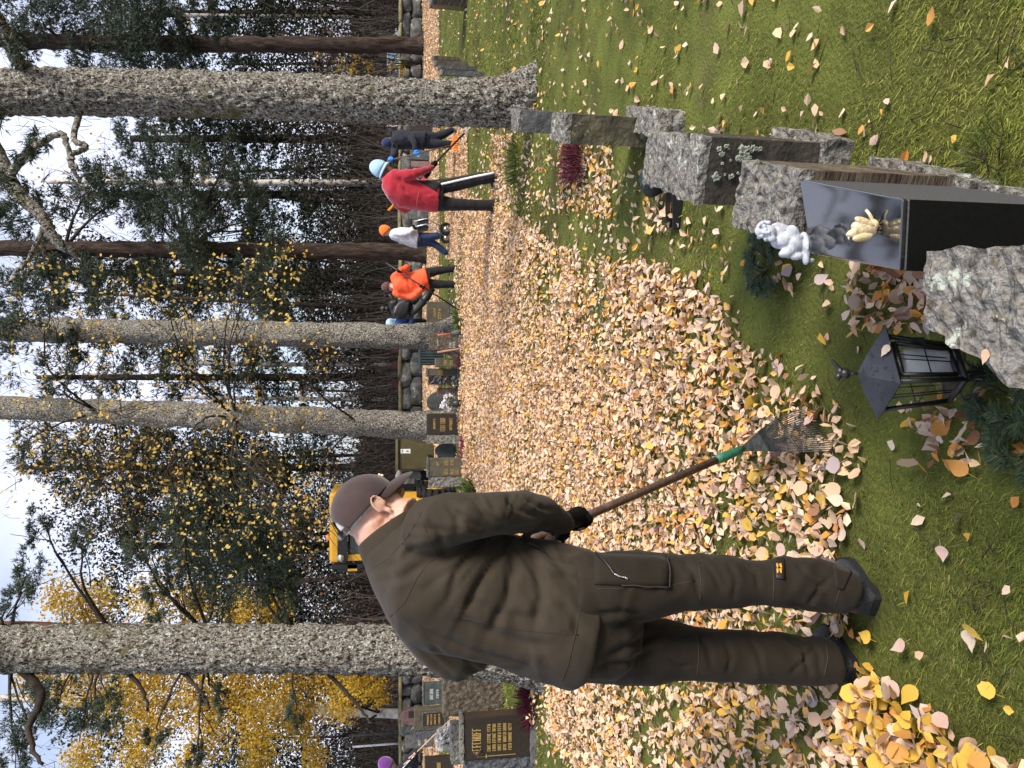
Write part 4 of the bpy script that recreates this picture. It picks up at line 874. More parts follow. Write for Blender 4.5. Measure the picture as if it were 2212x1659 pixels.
def wear(p, name, parts, voxel, m, sm=4, fold=None, noise=.006, ns=9):
    me = remesh(parts, voxel, sm); folds(me, fold or [], noise, ns); return link(name, me, m, p)
def shoe(heel, toe, w=.05, hgt=.07):
    heel, toe = np.asarray(heel, float), np.asarray(toe, float); d = nrm(toe - heel); sd = np.array([-d[1], d[0], 0]); L_ = np.linalg.norm(toe - heel)
    rows = []; th = np.arange(14) * 2 * math.pi / 14
    for t, wd, z in ((0, .6, .8), (.06, .85, 1.0), (.3, .9, 1.15), (.55, 1.0, .85), (.8, 1.0, .62), (.95, .75, .5), (1, .4, .35)):
        c = heel + d * L_ * t; up = hgt * z
        rows.append(c + np.sign(np.cos(th))[:, None] * (np.abs(np.cos(th)) ** .7)[:, None] * sd * w * wd + (np.maximum(-.12, np.sin(th)) * up)[:, None] * np.array([0, 0, 1.0]) + [0, 0, .012])
    return rings_mesh(rows)
X3, Y3, Z3 = np.eye(3)
def skinny(tubes, f=.72):           # thinner limbs for the body inside the clothes
    return [TP([(a, b, c_, w_ * f) for a, b, c_, w_ in t], 10) for t in tubes]
# ---- red jacket
Yr = 10.5; p = person_at('person in a red jacket and light blue bucket hat raking, seen from behind', P(1073, 420, Yr))
hc = P(826, 366, Yr); hp, F, U, R = headparts(hc, (.80, .42, -.42), (.35, 0, .93))
legA = [(940, 405, Yr, 34), (988, 397, Yr - .05, 31), (1028, 388, Yr - .1, 27), (1062, 383, Yr - .12, 25)]
legB = [(940, 438, Yr, 36), (988, 442, Yr, 27), (1028, 443, Yr, 24), (1066, 443, Yr, 25)]
armR = [(852, 378, Yr - .12, 26), (882, 378, Yr - .2, 24), (908, 371, Yr - .2, 19), (934, 361, Yr - .1, 13)]
armL = [(848, 424, Yr + .1, 24), (866, 445, Yr + .12, 22), (879, 451, Yr + .12, 19), (895, 430, Yr + .15, 15), (917, 384, Yr + .02, 12)]
tor = [(822, 384, 828, 396, Yr, .07), (838, 372, 824, 406, Yr, .12), (850, 366, 838, 430, Yr, .19), (876, 372, 862, 448, Yr, .20), (905, 388, 897, 452, Yr, .19), (930, 390, 925, 457, Yr, .19), (951, 390, 944, 460, Yr, .19)]
hR, hL = P(940, 358, Yr - .08), P(926, 372, Yr - .02); hd = nrm(P(1003, 288, Yr + .4) - P(839, 455, Yr - .1) + 0)
rk0, rk1 = P(839, 455, Yr + .05), P(1003, 288, Yr + .0)
hd = nrm(rk1 - rk0); hR = rk0 + hd * ((P(940, 356, Yr) - rk0) @ hd); hL = rk0 + hd * ((P(924, 371, Yr) - rk0) @ hd)
body = hp + skinny([legA, legB, armR, armL]) + [edgeloft([(a, b * .85 + d * .15, c_, d * .85 + b * .15, e, f * .8) for a, b, c_, d, e, f in tor], 16), TP([(838, 372, Yr, 15), (850, 392, Yr, 20)])]
for hh, ar in ((hR, armR), (hL, armL)): body += hand(hh, hd, P(ar[-1][0], ar[-1][1], ar[-1][2]) - hh + [0, 0, .03], P(ar[-1][0], ar[-1][1], ar[-1][2]), .016)
link('body', remesh(body, .0125, 2), MT['skin'], p); eyes(p, hc, F, U, R)
MT['red'] = cloth('red_fleece', (.36, .013, .030), .9, .4)
jk = wear(p, 'jacket', [edgeloft(tor, 22), TP(armR), TP(armL)], .018, MT['red'], 4, [([(862, 385), (880, 420)], 4, -.02), ([(866, 400), (905, 440)], 4, -.018), ([(905, 400), (930, 425)], 4, -.015), ([(888, 368), (892, 388)], 3, -.015), ([(902, 364), (910, 380)], 3, -.015), ([(930, 400), (948, 440)], 5, -.012)], .010, 7)
b = bvh_of(jk.data); trail('seam', b, [(906, 412), (901, 435), (899, 450)], .004, cloth('red_seam', (.5, .10, .10)), jk, .001)
blk = patch(b, [(900, 391), (950, 391), (950, 418), (912, 396)], .012, 6, 4); obj('side_panel', blk, MT['black_cloth'], jk)
tr_ = wear(p, 'trousers', [TP(legA), TP(legB), edgeloft([(935, 392, 932, 456, Yr, .16), (958, 392, 955, 457, Yr, .16)], 18)], .016, MT['black_cloth'], 3)
b = bvh_of(tr_.data); q = on_surface(b, [(953, 398.5), (990, 390), (1030, 381), (1068, 374)], .004)
obj('white_stripe', tube(q, .016, 6), mat('white_stripe', (.8, .8, .82)), tr_)
for (hx, hy, tx, ty, dy) in ((1078, 392, 1070, 362, .12), (1079, 452, 1070, 436, .2)):
    h_, t_ = G(1078, hy), G(1071, ty); h_[1] = Yr + .0; t_ = h_ + nrm(np.array([.75, .65, 0])) * .27; obj('shoe', shoe(h_ * [1, 1, 0], t_ * [1, 1, 0]), MT['boot'], p)
for hh, ar in ((hR, armR), (hL, armL)): link('glove', remesh(hand(hh, hd, P(*ar[-1][:3]) - hh + [0, 0, .03], P(*ar[-1][:3]), .0135, 1.12), .006, 2), MT['black_glove'], p)
V, Fc = hatdome(hc, F, U, R, 1, 1.06, tall=.132); V, Fc = cutdome(V, Fc, hc - U * .005, U)
MT['pale_blue'] = cloth('pale_blue_cloth', (.36, .55, .74), .9, .3)
hat = obj('hat', (V, Fc), MT['pale_blue'], p); hat.modifiers.new('s', 'SOLIDIFY').thickness = .008
br_ = []; th = np.linspace(0, 2 * math.pi, 25)[:-1]
for rr, dz in ((.94, .004), (1.12, -.035)): br_.append(hc - U * .005 + U * dz + np.cos(th)[:, None] * F * .128 * rr + np.sin(th)[:, None] * R * .104 * rr)
bm = obj('brim', rings_mesh(br_, False), MT['pale_blue'], hat); bm.modifiers.new('s', 'SOLIDIFY').thickness = .008
V, Fc = cutdome(*ellip(hc - U * .03 - F * .015, (F * .098, R * .088, U * .10), 16, 10), hc - F * .012, -F); obj('hair', (V, Fc), mat('brown_hair', (.10, .06, .04), 60), p)
rk = empty('rake', tuple(rk1 * [1, 1, 0]), 'black handled rake with an orange end held by the red jacket', 'rake')
obj('handle', tube([rk0 + hd * .12, rk1], .014, 8), MT['black_metal'], rk); obj('grip', tube([rk0, rk0 + hd * .12], .017, 8), mat('orange_grip', (.75, .22, .03)), rk)
rk2 = rk1 + hd * .42; rk2[2] = max(rk2[2], .03)
obj('shaft_socket', tube([rk1, rk2], .012, 8), MT['steel'], rk); sd_ = np.array([-.3, .95, 0])
for k in range(9): obj('tine', tube([rk2, rk2 + sd_ * (k - 4) * .035 + nrm(hd * [1, 1, 0]) * .15 + [0, 0, .02], rk2 + sd_ * (k - 4) * .045 + nrm(hd * [1, 1, 0]) * .24 + [0, 0, -rk2[2] + .01]], .004, 5), MT['steel'], rk)
# ---- orange jacket, seen from behind
Yo = 16.0; p = person_at('person in a bright orange jacket seen from behind, rake held across the back', P(993, 600, Yo))
hc = P(842, 620, Yo + .12); hp, F, U, R = headparts(hc, (-.15, .93, -.32), (0, .3, .95))
legA = [(918, 590, Yo, 24), (958, 583, Yo, 17), (986, 580, Yo, 14)]; legB = [(922, 613, Yo, 24), (958, 614, Yo, 18), (988, 615, Yo, 15)]
armR = [(852, 600, Yo, 18), (868, 585, Yo - .1, 16), (879, 578, Yo - .18, 15), (866, 584, Yo - .25, 12)]; armL = [(856, 632, Yo, 18), (880, 640, Yo, 16), (896, 638, Yo - .1, 15), (909, 625, Yo - .22, 12)]
tor = [(846, 606, 850, 628, Yo, .09), (854, 597, 858, 634, Yo, .16), (880, 590, 885, 637, Yo, .19), (902, 584, 910, 633, Yo, .20), (917, 578, 930, 626, Yo, .20)]
r0, r1 = P(834, 568, Yo - .28), P(990, 669, Yo - .28); hd = nrm(r1 - r0); hR = r0 + hd * ((P(862, 587, Yo - .28) - r0) @ hd); hL = r0 + hd * ((P(912, 621, Yo - .28) - r0) @ hd)
hands = [(hR, armR), (hL, armL)]
body = hp + skinny([legA, legB, armR, armL]) + [edgeloft([(a, b * .85 + d * .15, c_, d * .85 + b * .15, e, f * .8) for a, b, c_, d, e, f in tor], 16), TP([(850, 620, Yo + .05, 10), (858, 618, Yo, 13)])]
for hh, ar in hands: body += hand(hh, hd, P(*ar[-1][:3]) - hh + [0, .05, 0], P(*ar[-1][:3]), .016)
link('body', remesh(body, .0125, 2), MT['skin'], p); eyes(p, hc, F, U, R)
MT['hi_vis'] = mat('orange_hi_vis', [(.3, (.80, .085, .025)), (.7, (.95, .12, .04))], 14, 5, .7, .2, 300, spec=.3)
wear(p, 'jacket', [edgeloft(tor, 22), TP(armR), TP(armL)], .02, MT['hi_vis'], 4, [([(880, 600), (886, 630)], 3, -.02), ([(895, 605), (905, 632)], 3, -.02), ([(870, 595), (890, 600)], 3, -.015)], .012, 6)
wear(p, 'trousers', [TP(legA), TP(legB), edgeloft([(910, 582, 914, 626, Yo, .15), (928, 582, 930, 625, Yo, .15)], 18)], .02, MT['black_cloth'], 3)
for y in (579, 616):
    h_ = P(994, y, Yo) * [1, 1, 0]; obj('shoe', shoe(h_, h_ + [.03, .27, 0]), MT['boot'], p)
for hh, ar in hands: link('glove', remesh(hand(hh, hd, P(*ar[-1][:3]) - hh + [0, .05, 0], P(*ar[-1][:3]), .0135, 1.15), .008, 2), MT['black_glove'], p)
V, Fc = cutdome(*hatdome(hc, F, U, R, 1, 1.1), hc - U * .02, U); h_ = obj('hat', (V, Fc), cloth('brown_wool', (.10, .045, .04)), p); h_.modifiers.new('s', 'SOLIDIFY').thickness = .008
rk = empty('rake', tuple(r1 * [1, 1, 0]), 'thin black rake held slantwise by the orange jacket', 'rake')
obj('handle', tube([r0, r1], .015, 8), MT['black_metal'], rk); obj('socket', tube([r1, r1 + hd * .12], .018, 8), MT['steel'], rk)
r2 = r1 + hd * .12
for k in range(9): obj('tine', tube([r2, r2 + np.array([-.04, (k - 4) * .04, -.12]), np.array([r2[0] - .05, r2[1] + (k - 4) * .05, .02])], .005, 5), MT['black_metal'], rk)
# ---- white coat with orange hat, walking, pushing a cart
Yw = 18.0; p = person_at('person in a white jacket, jeans and orange knitted hat bending over a silver cart', P(966, 520, Yw))
hc = P(836, 501, Yw); hp, F, U, R = headparts(hc, (.75, .1, -.65), (.62, 0, .78))
legA = [(900, 513, Yw, 25), (932, 511, Yw - .05, 17), (962, 506, Yw - .08, 14)]; legB = [(900, 522, Yw, 25), (932, 525, Yw + .05, 17), (950, 536, Yw + .08, 15), (962, 545, Yw + .1, 14)]
armR = [(856, 504, Yw - .1, 17), (875, 505, Yw - .2, 15), (892, 498, Yw - .22, 11)]; armL = [(856, 508, Yw + .15, 17), (875, 503, Yw + .2, 14), (890, 494, Yw + .18, 11)]
tor = [(842, 499, 840, 511, Yw, .08), (852, 494, 846, 517, Yw, .15), (867, 492, 864, 524, Yw, .19), (885, 492, 883, 532, Yw, .19), (904, 498, 901, 537, Yw, .18)]
c0 = P(894, 486, Yw); hd = np.array([.0, 1.0, 0]); hands = [(P(895, 492, Yw - .2), armR), (P(893, 489, Yw + .2), armL)]
body = hp + skinny([legA, legB, armR, armL]) + [edgeloft([(a, b * .85 + d * .15, c_, d * .85 + b * .15, e, f * .8) for a, b, c_, d, e, f in tor], 16), TP([(842, 504, Yw, 10), (852, 507, Yw, 12)])]
for hh, ar in hands: body += hand(hh, hd, P(*ar[-1][:3]) - hh + [-.03, 0, .03], P(*ar[-1][:3]), .016)
link('body', remesh(body, .0125, 2), MT['skin'], p); eyes(p, hc, F, U, R)
MT['white_coat'] = cloth('white_jacket', (.62, .61, .64), .8, .1)
wear(p, 'jacket', [edgeloft(tor, 22), TP(armR), TP(armL)], .02, MT['white_coat'], 4, [([(870, 500), (885, 515)], 3, -.02), ([(878, 497), (896, 505)], 3, -.02)], .012, 6)
wear(p, 'trousers', [TP(legA), TP(legB), edgeloft([(895, 502, 893, 533, Yw, .14), (910, 503, 908, 532, Yw, .15)], 18)], .02, cloth('blue_jeans', (.022, .040, .10)), 3)
for (x, y, dx) in ((970, 502, .24), (968, 549, .2)):
    h_ = P(x, y, Yw) * [1, 1, 0]; obj('shoe', shoe(h_, h_ + [dx, .05, 0]), MT['boot'], p)
for hh, ar in hands: link('glove', remesh(hand(hh, hd, P(*ar[-1][:3]) - hh + [-.03, 0, .03], P(*ar[-1][:3]), .0135, 1.15), .008, 2), MT['black_glove'], p)
V, Fc = cutdome(*hatdome(hc, F, U, R, 1, 1.15, tall=.14), hc - U * .02, U); h_ = obj('hat', (V, Fc), cloth('orange_wool', (.80, .17, .02)), p); h_.modifiers.new('s', 'SOLIDIFY').thickness = .01
ct = empty('garden_cart', tuple(P(966, 490, Yw) * [1, 1, 0]), 'silver tube framed cart with a black bin pushed by the white jacket', 'cart')
for dy in (-.22, .22):
    obj('frame_tube', tube([P(893, 491, Yw + dy), P(921, 484, Yw + dy), P(942, 497, Yw + dy), P(962, 512, Yw + dy)], .016, 8), MT['steel'], ct)
    obj('frame_tube', tube([P(895, 478, Yw + dy), P(922, 472, Yw + dy), P(958, 491, Yw + dy)], .014, 8), MT['steel'], ct)
    for x, y in ((963, 494), (963, 513)):
        wc = P(x, y, Yw + dy * 1.15); rad = wc[2] * .96; whl = obj('wheel', joinVF([tube([wc + [math.cos(t) * rad * .82, 0, math.sin(t) * rad * .82] for t in np.linspace(0, 2 * math.pi, 19)], rad * .2, 7, False)]), MT['rubber'], ct)
        obj('hub', joinVF([tube([wc - [0, .02, 0], wc + [0, .02, 0]], rad * .3, 10)]), MT['steel'], whl)
obj('push_bar', tube([P(894, 490, Yw - .22), P(894, 490, Yw + .22)], .016, 8), MT['black_metal'], ct)
bevel(obj('bin', prism([P(902, 496, Yw - .2), P(902, 475, Yw - .2), P(926, 474, Yw - .2), P(926, 492, Yw - .2)], (0, .4, 0)), MT['black_metal'], ct, False), .02)
# ---- dark blue person with blue gloves
Yd = 16.4; p = person_at('person in dark navy clothes and navy cap with bright blue gloves, behind the red jacket', P(981, 295, Yd))
hc = P(842, 308, Yd - .05); hp, F, U, R = headparts(hc, (-.45, -.80, -.40), (-.2, -.25, .94))
legA = [(914, 296, Yd, 24), (948, 294, Yd, 19), (976, 281, Yd, 14)]; legB = [(914, 310, Yd, 24), (950, 312, Yd - .05, 18), (978, 310, Yd - .05, 15)]
armL = [(852, 318, Yd - .05, 19), (853, 332, Yd - .15, 16), (846, 340, Yd - .22, 12)]; armR = [(856, 291, Yd, 18), (878, 288, Yd - .12, 16), (894, 305, Yd - .3, 13), (897, 322, Yd - .32, 11)]
tor = [(843, 300, 842, 315, Yd, .08), (850, 291, 848, 322, Yd, .15), (872, 286, 870, 323, Yd, .19), (895, 284, 894, 323, Yd, .19), (920, 284, 918, 325, Yd, .19)]
s0, s1 = P(836, 347, Yd - .3), P(974, 314, Yd - .35); hd = nrm(s1 - s0); hands = [(s0 + hd * ((P(843, 345, Yd) - s0) @ hd), armL), (s0 + hd * ((P(898, 331, Yd) - s0) @ hd), armR)]
body = hp + skinny([legA, legB, armR, armL]) + [edgeloft([(a, b * .85 + d * .15, c_, d * .85 + b * .15, e, f * .8) for a, b, c_, d, e, f in tor], 16), TP([(848, 307, Yd, 10), (857, 307, Yd, 12)])]
for hh, ar in hands: body += hand(hh, hd, P(*ar[-1][:3]) - hh, P(*ar[-1][:3]), .016)
link('body', remesh(body, .0125, 2), MT['skin'], p); eyes(p, hc, F, U, R)
wear(p, 'jacket', [edgeloft(tor, 22), TP(armR), TP(armL)], .02, MT['navy_cloth'], 4, [([(870, 295), (890, 312)], 3, -.02), ([(895, 295), (912, 318)], 3, -.02)], .012, 6)
wear(p, 'trousers', [TP(legA), TP(legB), edgeloft([(908, 287, 906, 322, Yd, .14), (926, 287, 924, 321, Yd, .15)], 18)], .02, MT['navy_cloth'], 3)
for x, y in ((982, 281), (982, 310)):
    h_ = P(x, y, Yd) * [1, 1, 0]; obj('shoe', shoe(h_, h_ + np.array([-.10, -.24, 0])), MT['boot'], p)
MT['blue_glove'] = mat('blue_glove', (.02, .22, .80), 20, 4, .5)
for hh, ar in hands: link('glove', remesh(hand(hh, hd, P(*ar[-1][:3]) - hh, P(*ar[-1][:3]), .0135, 1.3), .008, 2), MT['blue_glove'], p)
V, Fc = cutdome(*hatdome(hc, F, U, R, 1, 1.1), hc + U * .01, U); h_ = obj('cap', (V, Fc), cloth('navy_cap', (.012, .022, .075)), p); h_.modifiers.new('s', 'SOLIDIFY').thickness = .008
obj('visor', ellip(hc + F * .13 + U * .012, (F * .075, R * .07, U * .006), 14, 6), MT['navy_cloth'], h_)
rk = empty('rake', tuple(s1 * [1, 1, 0]), 'rake with an orange plastic head held by the navy clothed person', 'rake')
obj('handle', tube([s0, s1], .013, 8), MT['wood_handle'], rk)
MT['orange_plastic'] = mat('orange_plastic', (.72, .20, .02), 12, 4, .5)
fan = [s1 + [0, 0, .02]] + [np.array([s1[0] + .10 + .0 * k, s1[1] - .15, .03]) for k in range(1)]
for k in range(11): obj('tine', tube([s1, s1 + np.array([(k - 5) * .030, -.10, -.06]), np.array([s1[0] + (k - 5) * .042, s1[1] - .24, .02])], .012, 5), MT['orange_plastic'], rk)
# ---- blue hooded person with the backpack blower, half behind the mid pine
Yb = 19.0; p = person_at('person in a blue jacket and pale blue hood, half hidden by the mid pine', P(955, 700, Yb))
hc = P(847, 698, Yb); hp, F, U, R = headparts(hc, (.75, .1, -.5), (.5, 0, .85))
legA = [(898, 700, Yb, 24), (930, 698, Yb, 17), (952, 696, Yb, 14)]; legB = [(898, 710, Yb, 24), (930, 712, Yb, 17), (952, 712, Yb, 14)]
armR = [(862, 694, Yb - .1, 16), (878, 684, Yb - .22, 13), (888, 672, Yb - .25, 11)]; armL = [(862, 704, Yb + .15, 16), (880, 694, Yb + .2, 13), (890, 676, Yb + .1, 11)]
tor = [(852, 692, 850, 706, Yb, .08), (858, 688, 855, 714, Yb, .15), (878, 688, 875, 719, Yb, .19), (900, 688, 898, 720, Yb, .18)]
b0, b1 = P(880, 686, Yb - .28), P(913, 652, Yb - .30); hd = nrm(b1 - b0); hands = [(b0 + hd * .12, armR), (b0 + hd * .3, armL)]
body = hp + skinny([legA, legB, armR, armL]) + [edgeloft([(a, b * .85 + d * .15, c_, d * .85 + b * .15, e, f * .8) for a, b, c_, d, e, f in tor], 16), TP([(852, 699, Yb, 10), (860, 700, Yb, 12)])]
for hh, ar in hands: body += hand(hh, hd, P(*ar[-1][:3]) - hh, P(*ar[-1][:3]), .02)
link('body', remesh(body, .0125, 2), MT['skin'], p); eyes(p, hc, F, U, R)
jk = wear(p, 'jacket', [edgeloft(tor, 22), TP(armR), TP(armL)], .02, cloth('blue_work_jacket', (.03, .075, .26)), 4, None, .012, 6)
wear(p, 'trousers', [TP(legA), TP(legB), edgeloft([(893, 690, 892, 718, Yb, .14), (908, 690, 906, 718, Yb, .15)], 18)], .02, MT['black_cloth'], 3)
for x, y in ((952, 697), (952, 712)):
    h_ = P(x, y, Yb) * [1, 1, 0]; obj('shoe', shoe(h_, h_ + np.array([.24, .05, 0])), MT['boot'], p)
link('hood', remesh([ellip(hc + U * .015 - F * .02, (F * .125, R * .11, U * .135), 16, 12), TP([(853, 697, Yb, 17), (862, 700, Yb, 24)])], .015, 4), MT['pale_blue'], p)
for hh, ar in hands: link('glove', remesh(hand(hh, hd, P(*ar[-1][:3]) - hh, P(*ar[-1][:3]), .018, 1.15), .008, 2), MT['black_glove'], p)
bl = empty('leaf_blower', tuple(P(890, 668, Yb) * [1, 1, 0]), 'black leaf blower with a wide grey tube carried by the blue jacket', 'leaf blower')
link('engine', remesh([rock(P(868, 668, Yb - .3), (.26, .2, .22), 3), rock(P(850, 662, Yb - .3), (.16, .16, .12), 5), TP([(880, 655, Yb - .3, 18), (900, 648, Yb - .3, 14)])], .02, 2), MT['black_metal'], bl)
obj('fuel_cap', joinVF([tube([P(842, 668, Yb - .3), P(828, 667, Yb - .3)], [.07, .05], 10), ellip(P(828, 667, Yb - .3), np.eye(3) * .075, 10, 7)]), MT['black_metal'], bl)
obj('antenna_handle', tube([P(855, 660, Yb - .3), P(848, 645, Yb - .32), P(840, 636, Yb - .34)], [.05, .035, .02], 8), MT['black_metal'], bl)
obj('blower_tube', tube([b0, b1], [.085, .10], 14), mat('grey_plastic', (.055, .058, .052), 20, 4, .5), bl)
obj('nozzle', tube([b1, b1 + hd * .10, b1 + hd * .12 + np.array([.25, 0, -.15])], [.105, .10, .085], 14), MT['black_metal'], bl)
obj('carry_strap', tube([P(884, 640, Yb - .2), P(890, 680, Yb - .26), P(887, 704, Yb - .22)], .05, 8), mat('blue_strap', (.10, .13, .36), 12), bl)
# ---- grey jacket bending behind the cap
Yg = 18.6; p = person_at('person in a pale grey jacket bending down behind the cap of the raking man', P(978, 1040, Yg))
hc = P(866, 1052, Yg - .1); hp, F, U, R = headparts(hc, (-.55, -.2, -.8), (-.75, 0, .65))
legA = [(908, 1026, Yg, 26), (938, 1030, Yg, 17), (962, 1030, Yg, 14)]; legB = [(908, 1042, Yg, 26), (938, 1046, Yg, 17), (962, 1046, Yg, 14)]
armR = [(862, 1030, Yg - .12, 17), (868, 1014, Yg - .16, 15), (888, 1008, Yg - .18, 13), (908, 1012, Yg - .18, 11)]; armL = [(866, 1048, Yg + .1, 16), (885, 1056, Yg, 14), (905, 1058, Yg - .1, 11)]
tor = [(864, 1040, 860, 1052, Yg, .09), (856, 1026, 868, 1056, Yg, .16), (870, 1018, 888, 1054, Yg, .19), (888, 1016, 902, 1054, Yg, .19), (908, 1016, 912, 1054, Yg, .18)]
hands = [(P(913, 1013, Yg - .18), armR), (P(910, 1060, Yg - .1), armL)]; hd = np.array([.3, .9, 0])
body = hp + skinny([legA, legB, armR, armL]) + [edgeloft([(a, b * .85 + d * .15, c_, d * .85 + b * .15, e, f * .8) for a, b, c_, d, e, f in tor], 16), TP([(866, 1048, Yg - .05, 10), (870, 1042, Yg, 12)])]
for hh, ar in hands: body += hand(hh, hd, P(*ar[-1][:3]) - hh, P(*ar[-1][:3]), .016)
link('body', remesh(body, .0125, 2), MT['skin'], p); eyes(p, hc, F, U, R)
wear(p, 'jacket', [edgeloft(tor, 22), TP(armR), TP(armL)], .02, cloth('pale_grey_jacket', (.30, .30, .28)), 4, [([(872, 1025), (890, 1045)], 3, -.02), ([(880, 1005), (900, 1010)], 3, -.015)], .014, 6)
wear(p, 'trousers', [TP(legA), TP(legB), edgeloft([(902, 1018, 904, 1052, Yg, .15), (916, 1018, 918, 1052, Yg, .15)], 18)], .02, cloth('dark_jeans', (.018, .026, .055)), 3)
for x, y in ((966, 1030), (966, 1046)):
    h_ = P(x, y, Yg) * [1, 1, 0]; obj('shoe', shoe(h_, h_ + np.array([-.2, -.15, 0])), MT['boot'], p)
V, Fc = cutdome(*hatdome(hc, F, U, R, 1, 1.03), hc - U * .01 - F * .02, U); obj('hair', (V, Fc), MT['hair_grey'], p)
# ---- purple hat at the left edge
Yp = 14.2; p = person_at('person with a purple knitted hat and black jacket holding out a stick', P(1012, 1705, Yp))
hc = P(840, 1655, Yp); hp, F, U, R = headparts(hc, (.72, .1, -.6), (.6, 0, .8))
legA = [(930, 1700, Yp, 32), (970, 1698, Yp, 22), (1000, 1694, Yp, 17)]; legB = [(930, 1716, Yp, 32), (970, 1722, Yp, 22), (1000, 1728, Yp, 17)]
armR = [(862, 1668, Yp - .15, 22), (880, 1645, Yp - .25, 18), (900, 1624, Yp - .28, 13)]; armL = [(866, 1680, Yp + .1, 22), (892, 1664, Yp, 17), (898, 1634, Yp - .2, 13)]
tor = [(850, 1658, 846, 1674, Yp, .09), (858, 1654, 850, 1688, Yp, .17), (885, 1668, 876, 1712, Yp, .19), (912, 1682, 906, 1722, Yp, .19), (938, 1688, 932, 1728, Yp, .18)]
s0, s1 = P(872, 1652, Yp - .32), P(930, 1596, Yp - .32); hd = nrm(s1 - s0); hands = [(s0 + hd * ((P(904, 1621, Yp) - s0) @ hd), armR), (s0 + hd * ((P(896, 1629, Yp) - s0) @ hd), armL)]
body = hp + skinny([legA, legB, armR, armL]) + [edgeloft([(a, b * .85 + d * .15, c_, d * .85 + b * .15, e, f * .8) for a, b, c_, d, e, f in tor], 16), TP([(850, 1662, Yp, 13), (862, 1672, Yp, 16)])]
for hh, ar in hands: body += hand(hh, hd, P(*ar[-1][:3]) - hh, P(*ar[-1][:3]), .016)
link('body', remesh(body, .0125, 2), MT['skin'], p); eyes(p, hc, F, U, R)
jk = wear(p, 'jacket', [edgeloft(tor, 22), TP(armR), TP(armL)], .02, MT['navy_cloth'], 4, None, .012, 6)
trail('white_piping', bvh_of(jk.data), [(866, 1664), (880, 1648), (895, 1632)], .008, mat('white_piping', (.7, .7, .7)), jk, .003)
wear(p, 'trousers', [TP(legA), TP(legB), edgeloft([(926, 1684, 924, 1728, Yp, .15), (946, 1684, 944, 1728, Yp, .15)], 18)], .02, MT['black_cloth'], 3)
for x, y in ((1012, 1694), (1012, 1728)):
    h_ = P(x, y, Yp) * [1, 1, 0]; obj('shoe', shoe(h_, h_ + np.array([.24, .05, 0])), MT['boot'], p)
for hh, ar in hands: link('glove', remesh(hand(hh, hd, P(*ar[-1][:3]) - hh, P(*ar[-1][:3]), .0135, 1.12), .008, 2), cloth('dark_red_glove', (.06, .015, .015)), p)
V, Fc = cutdome(*hatdome(hc, F, U, R, 1, 1.18, tall=.15), hc - U * .02, U); h_ = obj('hat', (V, Fc), cloth('purple_wool', (.13, .03, .20), .95, .5), p); h_.modifiers.new('s', 'SOLIDIFY').thickness = .012
st_ = empty('stick', tuple(s1 * [1, 1, 0]), 'pale wooden stick held out by the purple hatted person', 'stick'); s2 = s1 + hd * .55
obj('shaft', tube([s0, s2], .012, 7), mat('pale_wood', (.45, .30, .16), 10), st_)
# ------------------------------------------------------------------ the raking man in the foreground
man = empty('person', tuple(np.round((G(1890, 1260) + G(1850, 1425)) / 2 * [1, 1, 0], 3)), 'older man in a dark brown jacket, trousers and cap raking leaves in the foreground', 'person')
Ym = 2.25
MT['brown_cloth'] = mat('brown_jacket_cloth', [(.3, (.031, .024, .0165)), (.7, (.047, .036, .0255))], 5, 7, .8, .5, 620, spec=.14, sheen=.05, vary=.12, bdist=.0015)
MT['brown_cloth2'] = mat('brown_trouser_cloth', [(.3, (.018, .0138, .0096)), (.7, (.030, .0232, .016))], 5, 7, .8, .5, 620, spec=.14, sheen=.04, vary=.15, bdist=.0015)
MT['seam'] = mat('seam_thread', (.034, .026, .019), 50, 3, .8)
MT['zip'] = mat('zip', (.012, .011, .011), 50, 3, .45, spec=.5)
MT['cap_cloth'] = mat('cap_cloth', [(.3, (.040, .025, .024)), (.7, (.060, .039, .036))], 9, 6, .85, .3, 700, spec=.2, sheen=.25, vary=.15, bdist=.002)
# head frame: turned away to the right, chin down
F = nrm([.66, .40, -.64]); U = nrm([.661, .10, .745]); U = nrm(U - F * (U @ F)); Rr = np.cross(F, U)
hs = .96
ear = P(819, 1090, 2.30); hc = ear - (Rr * .080 + F * .006 - U * .012) * hs
hp, F, U, Rr = headparts(hc, F, U, hs, ears=False)
E = lambda f, r, u, a, b, d: ellip(hc + (F * f + Rr * r + U * u) * hs, (F * a * hs, Rr * b * hs, U * d * hs), 16, 11)
# ears: a thin shell with a rim, a hollow and a lobe
for sd in (-1, 1):
    ec = hc + (F * .006 + Rr * sd * .077 - U * .012) * hs; o_ = Rr * sd
    hp.append(ellip(ec + o_ * .002, (F * .019 * hs - o_ * .006, o_ * .008 * hs, U * .031 * hs), 14, 10))
    rim = []
    for k in range(15):
        a = math.radians(-35 + 255 * k / 14); rim.append(ec + (F * (math.cos(a) * .0185) + U * (math.sin(a) * .033) + o_ * (.012 + .004 * math.sin(a))) * hs * .98 - F * .002)
    rim = [ec + (F * .012 - U * .008 + o_ * .004) * hs] + rim[1:]
    hp.append(tube(rim, [.0038] * len(rim), 7)); hp.append(ellip(ec + (F * .006 - U * .034 + o_ * .008) * hs, (F * .009, o_ * .006, U * .011), 10, 7))
    hp.append(ellip(ec + (F * .016 - U * .006 + o_ * .008) * hs, (F * .005, o_ * .006, U * .008), 8, 6))
nb = P(868, 1165, 2.30)
hp.append(tube([hc - U * .035 * hs - F * .03 * hs, hc - U * .10 * hs - F * .052 * hs, nb], [.068, .066, .080], 18))
hp.append(tube([hc - U * .06 * hs + F * .02, P(890, 1120, 2.33)], [.058, .062], 14))
hp.append(E(-.075, 0, -.055, .034, .052, .045))
